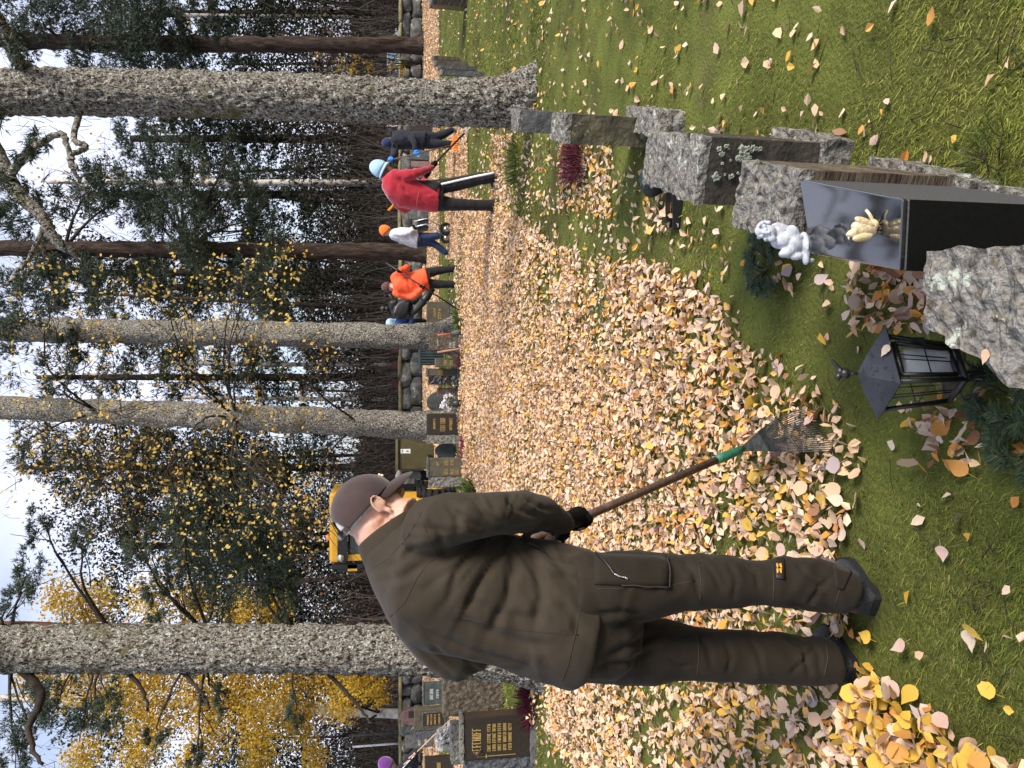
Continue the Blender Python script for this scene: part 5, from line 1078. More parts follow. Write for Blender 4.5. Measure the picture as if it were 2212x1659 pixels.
legR = [(1230, 1200, 1230, 1352, 2.17, .115), (1300, 1194, 1312, 1352, 2.17, .120), (1383, 1189, 1385, 1340, 2.17, .112), (1423, 1195, 1430, 1328, 2.17, .105), (1475, 1203, 1480, 1315, 2.17, .095), (1566, 1197, 1560, 1309, 2.17, .088), (1613, 1211, 1612, 1307, 2.17, .085),
        (1659, 1212, 1659, 1307, 2.17, .088), (1702, 1205, 1700, 1310, 2.17, .088), (1759, 1209, 1752, 1317, 2.17, .088), (1805, 1222, 1795, 1319, 2.165, .088), (1840, 1238, 1818, 1318, 2.16, .085)]
legL = [(1225, 1330, 1218, 1462, 2.30, .12), (1300, 1322, 1300, 1470, 2.30, .125), (1400, 1330, 1400, 1475, 2.30, .115), (1450, 1343, 1450, 1467, 2.30, .10), (1506, 1359, 1506, 1464, 2.29, .092), (1573, 1367, 1573, 1468, 2.29, .088), (1659, 1365, 1659, 1473, 2.28, .086),
        (1700, 1370, 1700, 1475, 2.28, .086), (1730, 1379, 1730, 1475, 2.275, .085), (1765, 1378, 1768, 1476, 2.27, .085), (1800, 1385, 1795, 1468, 2.265, .082)]
torso = [(1284, 1190, 1236, 1478, 2.23, .178), (1268, 1187, 1222, 1486, 2.23, .182), (1190, 1170, 1180, 1472, 2.23, .182), (1120, 1158, 1120, 1450, 2.24, .18), (1060, 1140, 1060, 1428, 2.25, .185), (1000, 1112, 1000, 1411, 2.26, .20), (950, 1098, 935, 1398, 2.28, .215),
         (912, 1092, 885, 1372, 2.30, .215), (890, 1092, 845, 1330, 2.31, .20), (885, 1094, 815, 1285, 2.31, .175), (890, 1093, 797, 1245, 2.31, .145), (893, 1096, 784, 1212, 2.31, .115), (880, 1108, 780, 1196, 2.31, .088)]
armR = [(912, 1076, 905, 1210, 2.16, .085), (945, 1068, 945, 1195, 2.12, .095), (1000, 1063, 1003, 1172, 2.10, .088), (1060, 1062, 1064, 1156, 2.12, .076), (1110, 1062, 1112, 1152, 2.18, .070), (1144, 1060, 1146, 1152, 2.23, .066), (1171, 1070, 1174, 1148, 2.27, .062), (1205, 1093, 1190, 1151, 2.32, .056), (1227, 1107, 1203, 1150, 2.35, .050)]
armL = [(880, 1300, 855, 1372, 2.46, .075), (925, 1340, 900, 1425, 2.50, .085), (975, 1370, 950, 1462, 2.50, .082), (1010, 1380, 1000, 1472, 2.48, .075), (1031, 1400, 1026, 1452, 2.44, .06)]
armLf = [P(1010, 1425, 2.47), P(1060, 1350, 2.50), P(1130, 1260, 2.48), P(1190, 1182, 2.43), P(1203, 1168, 2.43)]
k_ = .70
shr = lambda rows, f=k_: edgeloft([((a + c_) / 2 + (a - c_) / 2 * f, (b + d) / 2 + (b - d) / 2 * f, (a + c_) / 2 - (a - c_) / 2 * f, (b + d) / 2 - (b - d) / 2 * f, e, t * f) for a, b, c_, d, e, t in rows], 18)
# rake line: from behind the jacket front, through both hands, down to the leaves
rt = G(1604, 969.5, .13); ru = P(1159, 1161, 2.41); rdir = nrm(rt - ru); rtop = ru - rdir * .20
def at(x):
    ts = np.linspace(-.1, .5, 400); q = ru + rdir * ts[:, None]; return q[np.argmin(np.abs(proj(q)[0] - x))]
hRc, hLc = at(1222) + [0, 0, 0], at(1196)
wR, wL = P(1214, 1128, 2.335), P(1199, 1172, 2.43)
HR = lambda s, r: hand(hRc + rdir * .03, -rdir, wR - hRc + np.array([.0, -.05, .03]), wR, r, s)
HL = lambda s, r: hand(hLc + rdir * .03, rdir, wL - hLc + np.array([-.02, .05, .02]), wL, r, s)
body = hp + [shr(legR), shr(legL), shr(torso[:-2], .88), shr(armR), shr(armL), tube(armLf, [.05, .045, .042, .034, .03], 12)] + HR(.84, .0165) + HL(.84, .0165)
link('body', remesh(body, .0052, 2), MT['skin'], man); eyes(man, hc, F, U, Rr, hs)
# jacket
me = remesh([edgeloft(torso, 36, 2.2), edgeloft(armR, 26), edgeloft(armL, 26), tube(armLf, [.062, .060, .058, .048, .045], 16)], .0085, 5, .5)
JF = [([(1115, 1150), (1075, 1200), (1030, 1270), (1000, 1330)], 11, -.016), ([(1100, 1160), (1110, 1230), (1090, 1310), (1040, 1390)], 13, -.014), ([(1130, 1165), (1160, 1220), (1170, 1290), (1150, 1370)], 14, -.012),
      ([(1060, 1150), (1020, 1190), (985, 1240), (965, 1300)], 10, -.013), ([(1150, 1170), (1200, 1210), (1235, 1260)], 10, -.010), ([(985, 1100), (1010, 1125), (1060, 1150)], 9, -.010), ([(1020, 1070), (1050, 1110), (1100, 1140)], 9, -.010),
      ([(1090, 1068), (1120, 1100), (1170, 1120)], 8, -.011), ([(1130, 1075), (1160, 1095), (1200, 1105)], 6, -.008), ([(1150, 1145), (1175, 1130), (1210, 1135)], 6, -.007), ([(960, 1080), (985, 1110), (990, 1160)], 9, -.009),
      ([(920, 1110), (950, 1150), (960, 1210)], 9, -.008), ([(870, 1330), (930, 1370), (1010, 1400), (1100, 1425), (1190, 1455)], 9, -.009), ([(960, 1330), (1040, 1360), (1130, 1390), (1220, 1400)], 15, -.009),
      ([(1000, 1290), (1080, 1330), (1180, 1340)], 15, -.008), ([(1180, 1200), (1230, 1215), (1265, 1212)], 7, -.009), ([(1190, 1240), (1240, 1250), (1270, 1247)], 9, -.007), ([(820, 1230), (860, 1215), (900, 1180)], 9, -.007),
      ([(815, 1255), (870, 1250), (920, 1215)], 10, -.006), ([(930, 1390), (970, 1425), (1010, 1440)], 8, -.010), ([(900, 1390), (950, 1440), (985, 1462)], 7, -.007), ([(1210, 1300), (1240, 1330), (1250, 1390)], 10, -.006), ([(1195, 1180), (1215, 1190), (1250, 1195)], 5, -.008)]
folds(me, [(a, w_ * .92, d_ * 1.3) for a, w_, d_ in JF], .005, 7, radial=((1085, 1148), .0042, 380))
jk = link('jacket', me, MT['brown_cloth'], man); bj = bvh_of(me)
# high collar standing round the neck
def strip_ring(pts, r, n=14):
    return tube(pts + [pts[0]], r, n, False)
cl = []
for t in range(22):
    a = 2 * math.pi * t / 22; ca, sa = math.cos(a), math.sin(a)
    c0 = (P(905, 1097, 2.31) + P(775, 1190, 2.31)) / 2; A = (P(905, 1097, 2.31) - P(775, 1190, 2.31)) / 2; B = nrm(np.cross(A, [.55, .3, .78])) * .082; cl.append(c0 + A * ca + B * sa)
cn = nrm(np.cross(cl[0] - cl[11], cl[5] - cl[16])); cn = cn if cn @ np.array([.5, .2, .8]) > 0 else -cn
rings = [np.array([p - cn * .05 + (p - c0) * .10 for p in cl]), np.array([p - cn * .02 + (p - c0) * .06 for p in cl]), np.array([p + cn * .004 for p in cl]), np.array([p + cn * .010 - (p - c0) * .05 for p in cl]), np.array([p - (p - c0) * .12 - cn * .006 for p in cl]), np.array([p - cn * .045 - (p - c0) * .16 for p in cl])]
co_ = obj('collar', rings_mesh(rings, False), MT['brown_cloth'], jk); sb = co_.modifiers.new('s', 'SUBSURF'); sb.levels = sb.render_levels = 2
trail('collar_seam', bj, [(790, 1238), (840, 1205), (880, 1160), (912, 1105)], .0014, MT['seam'], jk, 0)
trail('yoke_seam', bj, [(836, 1338), (875, 1300), (900, 1250), (925, 1215), (950, 1200)], .0015, MT['seam'], jk, 0)
trail('shoulder_seam', bj, [(905, 1110), (925, 1160), (945, 1200), (990, 1190), (1040, 1165)], .0015, MT['seam'], jk, 0)
trail('hem_stitch', bj, [(1268, 1212), (1258, 1290), (1243, 1370), (1226, 1440), (1213, 1470)], .0016, MT['seam'], jk, 0, 10)
trail('side_seam', bj, [(1000, 1335), (1080, 1355), (1160, 1365), (1250, 1372)], .0014, MT['seam'], jk, 0, 10)
trail('pocket_zip', bj, [(1124, 1172), (1150, 1176), (1172, 1188), (1180, 1200)], .0035, MT['zip'], jk, 0)
trail('cuff_hem', bj, [(1222, 1106), (1214, 1125), (1200, 1146)], .0022, MT['seam'], jk, 0)
# trousers
me = remesh([edgeloft(legR, 28), edgeloft(legL, 28), edgeloft([(1180, 1190, 1175, 1462, 2.23, .15), (1240, 1196, 1235, 1462, 2.23, .155), (1330, 1215, 1320, 1460, 2.24, .14), (1372, 1270, 1368, 1420, 2.24, .08)], 28, 2.4)], .0085, 5, .5)
TF = [([(1290, 1330), (1340, 1320), (1400, 1330)], 10, -.010), ([(1300, 1420), (1370, 1390), (1440, 1360)], 12, -.012), ([(1280, 1440), (1360, 1430), (1430, 1395)], 9, -.010), ([(1330, 1350), (1370, 1340), (1410, 1336)], 8, -.012), ([(1470, 1210), (1500, 1240), (1510, 1290)], 9, -.009), ([(1490, 1205), (1530, 1225), (1560, 1280)], 7, -.008),
      ([(1570, 1205), (1590, 1250), (1580, 1300)], 8, -.007), ([(1610, 1214), (1635, 1235), (1640, 1280)], 7, -.008), ([(1500, 1365), (1530, 1400), (1540, 1450)], 9, -.009), ([(1560, 1372), (1580, 1420), (1570, 1462)], 8, -.008), ([(1610, 1372), (1640, 1410), (1650, 1465)], 8, -.008), ([(1690, 1375), (1735, 1400), (1750, 1465)], 7, -.012),
      ([(1700, 1460), (1735, 1430), (1760, 1390)], 6, -.010), ([(1755, 1390), (1770, 1420), (1772, 1466)], 5, -.010), ([(1720, 1215), (1750, 1250), (1790, 1280)], 8, -.010), ([(1740, 1310), (1765, 1280), (1800, 1240)], 7, -.009), ([(1700, 1300), (1740, 1312), (1780, 1316)], 6, -.010), ([(1330, 1205), (1360, 1235), (1400, 1240)], 7, -.006), ([(1440, 1420), (1470, 1440), (1500, 1435)], 6, -.007)]
folds(me, [(a, w_ * .8, d_ * 1.5) for a, w_, d_ in TF], .004, 7, slant=(.0048, .020, .011)); trs = link('trousers', me, MT['brown_cloth2'], man); bt = bvh_of(me)
obj('thigh_pocket', patch(bt, [(1283, 1198), (1440, 1204), (1443, 1268), (1283, 1262)], .006, 10, 5), MT['brown_cloth2'], trs)
trail('thigh_zip', bt, [(1287, 1200), (1303, 1215), (1318, 1232), (1326, 1243)], .004, MT['zip'], trs, .010)
trail('zip_pull', bt, [(1326, 1243), (1338, 1250), (1348, 1250), (1354, 1252)], .0022, MT['steel'], trs, .012)
trail('pocket_hem', bt, [(1441, 1206), (1444, 1238), (1443, 1268), (1400, 1267), (1340, 1265)], .0022, MT['seam'], trs, .008)
trail('outer_seam', bt, [(1290, 1272), (1380, 1272), (1450, 1264), (1500, 1255)], .0015, MT['seam'], trs, 0, 8)
trail('knee_seam', bt, [(1508, 1208), (1514, 1250), (1512, 1300)], .0018, MT['seam'], trs, 0)
trail('knee_seam', bt, [(1506, 1368), (1510, 1420), (1506, 1458)], .0018, MT['seam'], trs, 0)
trail('shin_seam', bt, [(1669, 1214), (1672, 1260), (1670, 1302)], .0018, MT['seam'], trs, 0)
pt = obj('badge_patch', patch(bt, [(1673, 1208), (1694, 1208), (1693, 1252), (1676, 1251)], .006, 5, 6), MT['zip'], trs)
MT['badge_orange'] = mat('badge_orange', (.80, .38, .05), 40, 3, .6)
for ya, yb in ((1222, 1230), (1232, 1241)):
    obj('badge_mark', joinVF([patch(bt, [(1677, ya), (1682, ya), (1681, yb), (1678, yb)], .0095, 2, 2, .001), patch(bt, [(1684, ya + 1), (1689, ya), (1688, yb), (1685, yb - 2)], .0095, 2, 2, .001)]), MT['badge_orange'], pt)
obj('ankle_strap', patch(bt, [(1800, 1223), (1838, 1237), (1820, 1274), (1806, 1270)], .006, 6, 6), MT['brown_cloth2'], trs)
trail('hem_stitch', bt, [(1822, 1240), (1815, 1270), (1805, 1305)], .0018, MT['seam'], trs, 0)
trail('hem_stitch', bt, [(1785, 1390), (1788, 1425), (1780, 1460)], .0018, MT['seam'], trs, 0)
# gloves
link('glove', remesh(HR(1.04, .0138), .0035, 2), MT['black_glove'], man); link('glove', remesh(HL(1.04, .0138), .0035, 2), MT['black_glove'], man)
obj('press_stud', ellip(P(1233, 1124, 2.29), np.eye(3) * .004, 8, 6), MT['steel'], man)
# boots
def bootmesh(heel, toe, ankle, w):
    heel, toe = np.asarray(heel), np.asarray(toe); d = nrm((toe - heel) * [1, 1, 0]); L_ = np.linalg.norm(toe - heel); s = np.array([-d[1], d[0], 0]); th = np.arange(20) * 2 * math.pi / 20
    rows = []
    for t, wd, z, zb in ((-.02, .62, .075, .03), (.02, .86, .095, .022), (.12, .95, .115, .02), (.35, .92, .12, .02), (.55, 1.0, .095, .02), (.75, 1.08, .078, .02), (.9, .95, .066, .02), (.98, .6, .052, .022), (1.0, .3, .042, .025)):
        c = heel + d * L_ * t; rows.append(c + np.array([np.sign(math.cos(a)) * abs(math.cos(a)) ** .75 * s * w * wd + np.array([0, 0, zb + (z - zb) * max(0, math.sin(a)) + (.0 if math.sin(a) >= 0 else 0)]) for a in th]))
    ups = tube([heel + d * .07 + [0, 0, .05], ankle + [0, 0, .02], ankle + [0, 0, .10]], [.054, .052, .055], 16)
    sole = []
    for zz in (0.0, .028):
        pts = [(-.03, .0), (-.02, .7), (.10, 1.02), (.35, .95), (.6, 1.08), (.8, 1.10), (.94, .8), (1.02, .0)]
        pp_ = pts + [(t, -q) for t, q in pts[-2:0:-1]]; sole.append(np.array([heel + d * L_ * t + s * w * q * 1.04 + np.array([0, 0, zz + (.014 if t > .9 else 0)]) for t, q in pp_]))
    return [rings_mesh(rows), ups], rings_mesh(sole)
for (hx, hy, tx, ty, ax, ay, Ya) in ((1903, 1310, 1868, 1214, 1822, 1282, 2.165), (1857, 1458, 1822, 1385, 1795, 1428, 2.265)):
    h_, t_ = G(hx, hy), G(tx, ty); h_[2] = t_[2] = 0; d_ = nrm([.45, .89, 0]); t_ = h_ + d_ * .20; an = P(ax, ay, Ya)
    up, so_ = bootmesh(h_, t_, np.array([an[0], an[1], .10]), .046)
    FOOT.append(np.array([(h_ - d_ * .06 + np.array([-d_[1], d_[0], 0]) * s_ * .08)[:2] if q_ == 0 else (t_ + d_ * .03 + np.array([-d_[1], d_[0], 0]) * s_ * .07)[:2] for q_, s_ in ((0, -1), (1, -1), (1, 1), (0, 1))]))
    bt_ = link('boot', remesh(up, .005, 3), MT['boot'], man); obj('sole', so_, MT['rubber'], bt_, False)
    bb = bvh_of(bt_.data)
    obj('heel_tab', joinVF([tube([h_ + [0, 0, .085] - d_ * .008, h_ + [0, 0, .115] + d_ * .0, h_ + [0, 0, .145] + d_ * .012], .011, 8)]), mat('heel_tab', (.10, .055, .05), 40), bt_)
# cap: crown of panels, brim, opening at the back with hair and strap
def capshell(grow, tall):
    V, Fc = ellip(hc + (U * .012 - F * .008) * hs, (F * .104 * hs * grow, Rr * .083 * hs * grow, U * tall * hs), 130, 74); keep = []
    for f in Fc:
        m = (np.mean([V[i] for i in f], 0) - hc) / hs; f_, r_, u_ = m @ F, m @ Rr, m @ U
        if u_ < .010 - .10 * max(0, f_ - .02) - .04 * max(0, -f_): continue
        if f_ < -.062 and abs(r_) < .040 and u_ < .058 and ((abs(r_) / .040) ** 2 + ((u_ - .012) / .046) ** 2) < 1: continue
        keep.append(f)
    return V, keep
cp = obj('cap', capshell(1.04, .099), MT['cap_cloth'], man); cp.modifiers.new('s', 'SOLIDIFY').thickness = .005
V, Fc = ellip(hc + (U * .018 - F * .010) * hs, (F * .101 * hs, Rr * .080 * hs, U * .092 * hs), 26, 16)
kp = [f for f in Fc if ((np.mean([V[i] for i in f], 0) - hc) @ F) < .045 * hs and ((np.mean([V[i] for i in f], 0) - hc) @ U) > .004]
obj('hair', (V, kp), MT['hair_grey'], man)
th = np.linspace(-1.25, 1.25, 19); r0_, r1_ = [], []
for a in th:
    c_ = hc + (U * .012 - F * .008) * hs; e0_ = F * .108 * hs * math.cos(a) + Rr * .088 * hs * math.sin(a)
    r0_.append(c_ + e0_ - F * .004); r1_.append(c_ + e0_ + F * .086 * hs * max(0, math.cos(a * 1.22)) ** .8 + e0_ * .02 - U * (.030 * math.cos(a) + .022 * abs(math.sin(a))) * hs)
mid_ = [(p + q) / 2 + U * .010 * math.cos(t) for p, q, t in zip(r0_, r1_, th)]
n_ = len(th); Vb = np.array(r0_ + mid_ + r1_); Fb = [(i + k * n_, i + 1 + k * n_, i + 1 + (k + 1) * n_, i + (k + 1) * n_) for k in (0, 1) for i in range(n_ - 1)]
vz = obj('visor', (Vb, Fb), MT['cap_cloth'], cp); md = vz.modifiers.new('s', 'SOLIDIFY'); md.thickness = .006; sb = vz.modifiers.new('u', 'SUBSURF'); sb.levels = sb.render_levels = 2
obj('button', ellip(hc + U * .112 * hs - F * .008, (F * .009, Rr * .009, U * .006), 10, 6), MT['cap_cloth'], cp)
for a in (0, math.pi / 3, 2 * math.pi / 3):
    pts = []
    for t in np.linspace(.12, math.pi - .12, 25):
        q = hc + (U * .012 - F * .008) * hs + (F * math.cos(a) * .1045 + Rr * math.sin(a) * .0835) * hs * 1.045 * math.cos(t) + U * .0998 * hs * math.sin(t)
        m = (q - hc) / hs
        if m @ U > .030 and not (m @ F < -.05 and m @ U < .065): pts.append(q)
    if len(pts) > 3: obj('panel_seam', tube(pts, .0016, 5), MT['seam'], cp)
st_ = []
for t in np.linspace(-.62, .62, 9): st_.append(hc + (U * .012 - F * .008) * hs + (-F * .1085 * math.cos(t) + Rr * .0865 * math.sin(t)) * hs * 1.07)
obj('strap', joinVF([prism([p - U * .009 for p in st_] + [p + U * .009 for p in st_[::-1]], -F * .003)]), MT['cap_cloth'], cp, False)
obj('buckle', box(st_[5] - F * .004, Rr * .007, U * .009, F * .002), MT['zip'], cp, False)
lg = hc + (F * .104 + U * .042) * hs
obj('front_emblem', joinVF([ellip(lg + Rr * q * .012 + U * r_ * .008, (F * .004, Rr * .008, U * .006), 8, 6) for q, r_ in ((-1, 0), (0, 1), (1, 0), (0, -1))]), mat('emblem_thread', [(.4, (.70, .70, .75)), (.6, (.75, .35, .12))], 90, 3), cp)
# ------------------------------------------------------------------ the man's rake
rk = empty('rake', tuple(rt * [1, 1, 0]), 'leaf rake with wooden handle, green socket and steel tines held by the raking man', 'rake')
fer0 = ru + rdir * ((G(1541, 990, .2) - ru) @ rdir); fer0 = rt - rdir * .155
hm = tube([rtop, ru, fer0 + rdir * .01], .0145, 14); obj('handle', hm, MT['wood_handle'], rk)
MT['green_paint'] = mat('green_paint', [(.3, (.02, .12, .07)), (.7, (.035, .20, .12))], 14, 6, .5, .2, 60, spec=.4, vary=.3)
fr = obj('socket', joinVF([tube([fer0, fer0 + rdir * .05, fer0 + rdir * .11, rt], [.0175, .0185, .017, .013], 14)]), MT['green_paint'], rk)
obj('rivet', ellip(rt - rdir * .022 + nrm(CAM - rt) * .015, np.eye(3) * .0045, 8, 6), MT['black_metal'], fr)
la, lb = fer0 - rdir * .16, fer0 - rdir * .05; ns = nrm(np.cross(rdir, nrm(CAM - la))); vv = nrm(CAM - la)
obj('paper_label', rings_mesh([np.array([q + (ns * math.sin(a) + vv * math.cos(a)) * .0152 for a in np.linspace(-.9, .9, 7)] + [q + (ns * math.sin(a) + vv * math.cos(a)) * .0147 for a in np.linspace(.9, -.9, 7)]) for q in (la, lb)]), mat('paper_label', (.62, .62, .64), 40, 3, .6), rk)
e1, e2 = G(1734, 897, .03), G(1783, 966, .03); wdir = nrm(e2 - e1); tip_c = (e1 + e2) / 2
p1, p2 = G(1640, 930, .10), G(1696, 967, .085); mc = rt + (tip_c - rt) * .45 + [0, 0, .035]; wv_ = nrm(e1 - e2)
MT['rake_steel'] = mat('rusty_rake_steel', [(.3, (.035, .038, .034)), (.55, (.085, .09, .08)), (.75, (.13, .085, .06))], 30, 7, .5, .3, 120, metal=.5, spec=.4, vary=.4)
pa, pb = mc + wv_ * .055, mc - wv_ * .055
obj('fan_plate', prism([rt + wv_ * .014, pa, pb, rt - wv_ * .014], nrm(np.cross(wv_, tip_c - rt)) * .004), MT['rake_steel'], rk, False)
N_ = 22
for k in range(N_):
    t = k / (N_ - 1) * 2 - 1
    a = mc + wv_ * t * .056; e = tip_c + wv_ * t * np.linalg.norm(e1 - e2) * .62 + [0, 0, .028]; bnd = e + nrm((e - a) * [1, 1, 0]) * .035 + [0, 0, -.045]
    obj('tine', tube([a, (a + e) / 2 + [0, 0, .012], e, bnd], [.0024, .0022, .0020, .0016], 5), MT['rake_steel'], rk)
obj('spacer_bar', tube([mc + (tip_c - mc) * .62 + wv_ * .095 + [0, 0, .018], mc + (tip_c - mc) * .62 + [0, 0, .024], mc + (tip_c - mc) * .62 - wv_ * .095 + [0, 0, .018]], .0055, 7), MT['rake_steel'], rk)
# ------------------------------------------------------------------ lantern on its stake
Lg = G(2169, 812); LY = Lg[1]; LEAN = math.radians(15)      # the stake leans a little away from us
def zl(x):
    r_ = ray(x, 806); k = r_[2] / r_[1]; return (1.5 + LY * k) / (math.cos(LEAN) - math.sin(LEAN) * k)
lx = P(1980, 806, LY)[0]; lc = np.array([lx, LY, 0]); fac = float((P(1980, 806, LY) - CAM) @ FW) / FPX
lan = empty('grave_lantern', (lx, LY, 0), 'black metal grave lantern with a white candle on a thin stake beside the nearest gravestone', 'lantern')
BM = mat('lantern_metal', (.010, .010, .011), 30, 4, .4, .15, 220, spec=.5)
RM = mat('lantern_roof', [(.3, (.016, .017, .021)), (.7, (.026, .028, .034))], 30, 5, .28, .08, 150, spec=.6, spots=[((.006, .006, .009), 70, .58, .02)])
fa = math.radians(-90 - 12); cd4 = [np.array([math.cos(fa + k * math.pi / 2), math.sin(fa + k * math.pi / 2), 0]) for k in range(4)]
rt_, rb_, re_2 = 84 * fac, 62 * fac, 106 * fac; zt_, zb_, za_ = zl(1910), zl(2056), zl(1852)
T4 = [lc + d * rt_ + [0, 0, zt_] for d in cd4]; B4 = [lc + d * rb_ + [0, 0, zb_] for d in cd4]; E4 = [lc + d * re_2 + [0, 0, zl(1905)] for d in cd4]; ap = lc + [0, 0, za_]
M4 = [lc + d * re_2 * .42 + [0, 0, zl(1905) + (za_ - zl(1905)) * .66] for d in cd4]
rf = obj('roof', ([*E4, *M4, ap], [(i, (i + 1) % 4, 4 + (i + 1) % 4, 4 + i) for i in range(4)] + [(4 + i, 4 + (i + 1) % 4, 8) for i in range(4)]), RM, lan, False)
rf.modifiers.new('s', 'SOLIDIFY').thickness = .003
for k in range(4): obj('corner_post', tube([T4[k], B4[k]], .0065, 6), BM, lan)
GL_ = glassmat('lantern_glass', (.98, .99, .99))
for k in range(4):
    a, b, c, d = T4[k], T4[(k + 1) % 4], B4[(k + 1) % 4], B4[k]; n_ = nrm(np.cross(b - a, d - a)); u = nrm(b - a)
    if k in (0, 3): pass
    obj('top_rail', tube([a, b], .0075, 6), BM, lan); obj('bottom_rail', tube([d, c], .0085, 6), BM, lan)
    q = lambda s, t: (a * (1 - s) + b * s) * (1 - t) + (d * (1 - s) + c * s) * t
    pane = obj('pane', ([q(.06, .04), q(.94, .04), q(.94, .95), q(.06, .95)], [(0, 1, 2, 3)]), GL_, lan, False)
    wd = .0055 if k == 0 else .002
    for (s0_, t0_, s1_, t1_) in (((.14, .08, .14, .9), (.86, .08, .86, .9), (.14, .08, .86, .08), (.14, .9, .86, .9)) if k == 0 else ()):
        obj('door_frame', tube([q(s0_, t0_), q(s1_, t1_)], .0065, 6), BM, lan)
    for s_ in ((.42, .52) if k != 0 else (.5, .6)): obj('bar', tube([q(s_, .05), q(s_, .93)], .0016, 5), BM, pane)
    obj('bar', tube([q(.08, .52), q(.92, .52)], .0016, 5), BM, pane)
obj('catch', box((T4[1] * .55 + B4[1] * .45), (.008, 0, 0), (0, .008, 0), (0, 0, .014)), BM, lan, False)
obj('floor_plate', prism([p_ + [0, 0, .002] for p_ in B4], (0, 0, .004)), BM, lan, False)
cx_ = P(1995, 779, LY)[0]; cz0, cz1 = zb_ + .008, zl(1946)
can = obj('candle', tube([np.array([cx_, LY - .01, cz0]), np.array([cx_, LY - .01, cz1 - .004]), np.array([cx_, LY - .01, cz1])], [.030, .030, .028], 24), mat('candle_wax', (.88, .88, .90), 20, 3, .45, spec=.4, trans=.45), lan)
obj('wick', tube([np.array([cx_, LY - .01, cz1]), np.array([cx_ + .002, LY - .01, cz1 + .012])], .0015, 5), BM, can)
obj('stake', tube([lc + [0, 0, zb_ - .005], lc + [0, 0, -.12]], .006, 8), BM, lan)
for k in range(4):
    d = cd4[k]; pts = [lc + d * (.012 + .030 * (1 - math.cos(t)) * .6 + .006 * t) + [0, 0, zb_ - .055 + .020 * math.sin(t) + .006 * t] for t in np.linspace(-.8, 5.2, 18)]
    obj('scroll', tube([lc + [0, 0, zb_ - .075]] + pts, .0028, 6), BM, lan)
obj('finial', joinVF([tube([ap - [0, 0, .005], ap + [0, 0, .022]], .003, 6), ellip(ap + [0, 0, .030], np.eye(3) * .014, 12, 9)]), BM, lan)
bt2 = ap + [.004, 0, .040]; link('finial_bird', remesh([ellip(bt2, (np.array([.012, 0, .004]), .009 * Y3, np.array([-.003, 0, .010])), 12, 8), ellip(bt2 + [-.012, 0, .006], np.eye(3) * .008, 10, 7), tube([bt2 + [.004, 0, .0], bt2 + [.018, 0, .012], bt2 + [.036, 0, .026]], [.007, .0055, .003], 7), tube([bt2 + [-.018, 0, .006], bt2 + [-.026, 0, .003]], [.003, .001], 5)], .0022, 1), BM, lan)
lan.rotation_euler = (-LEAN, 0, 0)
def leaned(p_): q_ = np.asarray(p_) - np.array([lx, LY, 0]); return np.array([lx + q_[0], LY + q_[1] * math.cos(LEAN) + q_[2] * math.sin(LEAN), -q_[1] * math.sin(LEAN) + q_[2] * math.cos(LEAN)])
# ------------------------------------------------------------------ cherub and bird on the black slab
PW = mat('white_plaster', [(.3, (.30, .32, .37)), (.7, (.55, .57, .61))], 60, 6, .7, .5, 160, spec=.25, vary=.15, bdist=.004)
ab = G(1736, 522, .5); AY = ab[1]; fc = float((ab - CAM) @ FW) / FPX
ch = empty('cherub_figurine', tuple(ab), 'small white cherub figurine with curly hair leaning at the far end of the black slab', 'figurine')
def EP(x, y, dy, rx, ry, rd=None, tilt=0):        # ellipsoid at a measured point, radii in measured units
    c = P(x, y, AY + dy); ct, st = math.cos(tilt), math.sin(tilt); rd = rd or (rx + ry) / 2
    return ellip(c, (np.array([ct, 0, st]) * ry * fc, Y3 * rd * fc, np.array([-st, 0, ct]) * rx * fc), 16, 11)
pr = [EP(1660, 502, 0, 17, 17, 17), EP(1668, 516, -.012, 9, 8), EP(1690, 520, 0, 26, 17, 17, .3), EP(1712, 528, 0, 22, 24, 20), EP(1735, 530, .0, 9, 30, 22), EP(1712, 503, -.008, 14, 18, 12, .4), EP(1722, 512, -.012, 14, 8, 8),
      EP(1700, 545, -.010, 20, 11, 10, .35), EP(1722, 554, -.010, 16, 8, 8, .2), EP(1741, 560, -.012, 8, 13, 7), EP(1752, 562, -.008, 10, 5, 5), EP(1744, 545, -.01, 6, 14, 8), EP(1686, 503, .012, 22, 10, 7, -.4), EP(1680, 495, .016, 16, 8, 6, -.5)]
link('body', remesh(pr, .0026, 3), PW, ch)
cu = []
for k in range(46):
    a, b_ = R_.uniform(0, 6.28), R_.uniform(-.2, 1.5); c = P(1655, 499, AY + .003) + np.array([math.cos(a) * math.cos(b_), math.sin(a) * math.cos(b_) * .9, math.sin(b_)]) * 19 * fc; cu.append(ellip(c, np.eye(3) * 5.2 * fc, 8, 6))
link('hair', remesh(cu, .0016, 1), PW, ch)
for sgn, x0, y0 in ((1, 1684, 484),):
    fe = []
    for k in range(9):
        t = k / 8; c = P(x0 - 12 + 40 * t, y0 + 4 + 12 * t, AY + .014); fe.append(ellip(c, (np.array([.45, 0, -.9]) * (18 - 5 * t) * fc, Y3 * 3.5 * fc, np.array([.9, 0, .45]) * 5 * fc), 8, 6))
    link('wing', remesh(fe, .0018, 1), PW, ch)
for y in (508, 523): obj('eye', EP(1664, y, -.030, 1.4, 2.4), MT['eye'], ch)
gd = mat('cream_gilt', [(.3, (.62, .44, .20)), (.6, (.78, .64, .40)), (.8, (.80, .70, .50))], 20, 5, .35, .25, 120, metal=.25, spec=.5, vary=.2)
bb_ = G(1898, 492, .5); AY = bb_[1]; fc = float((bb_ - CAM) @ FW) / FPX
bd = empty('bird_figurine', tuple(bb_), 'cream and gold bird figurine with cocked tail standing on the black slab', 'figurine')
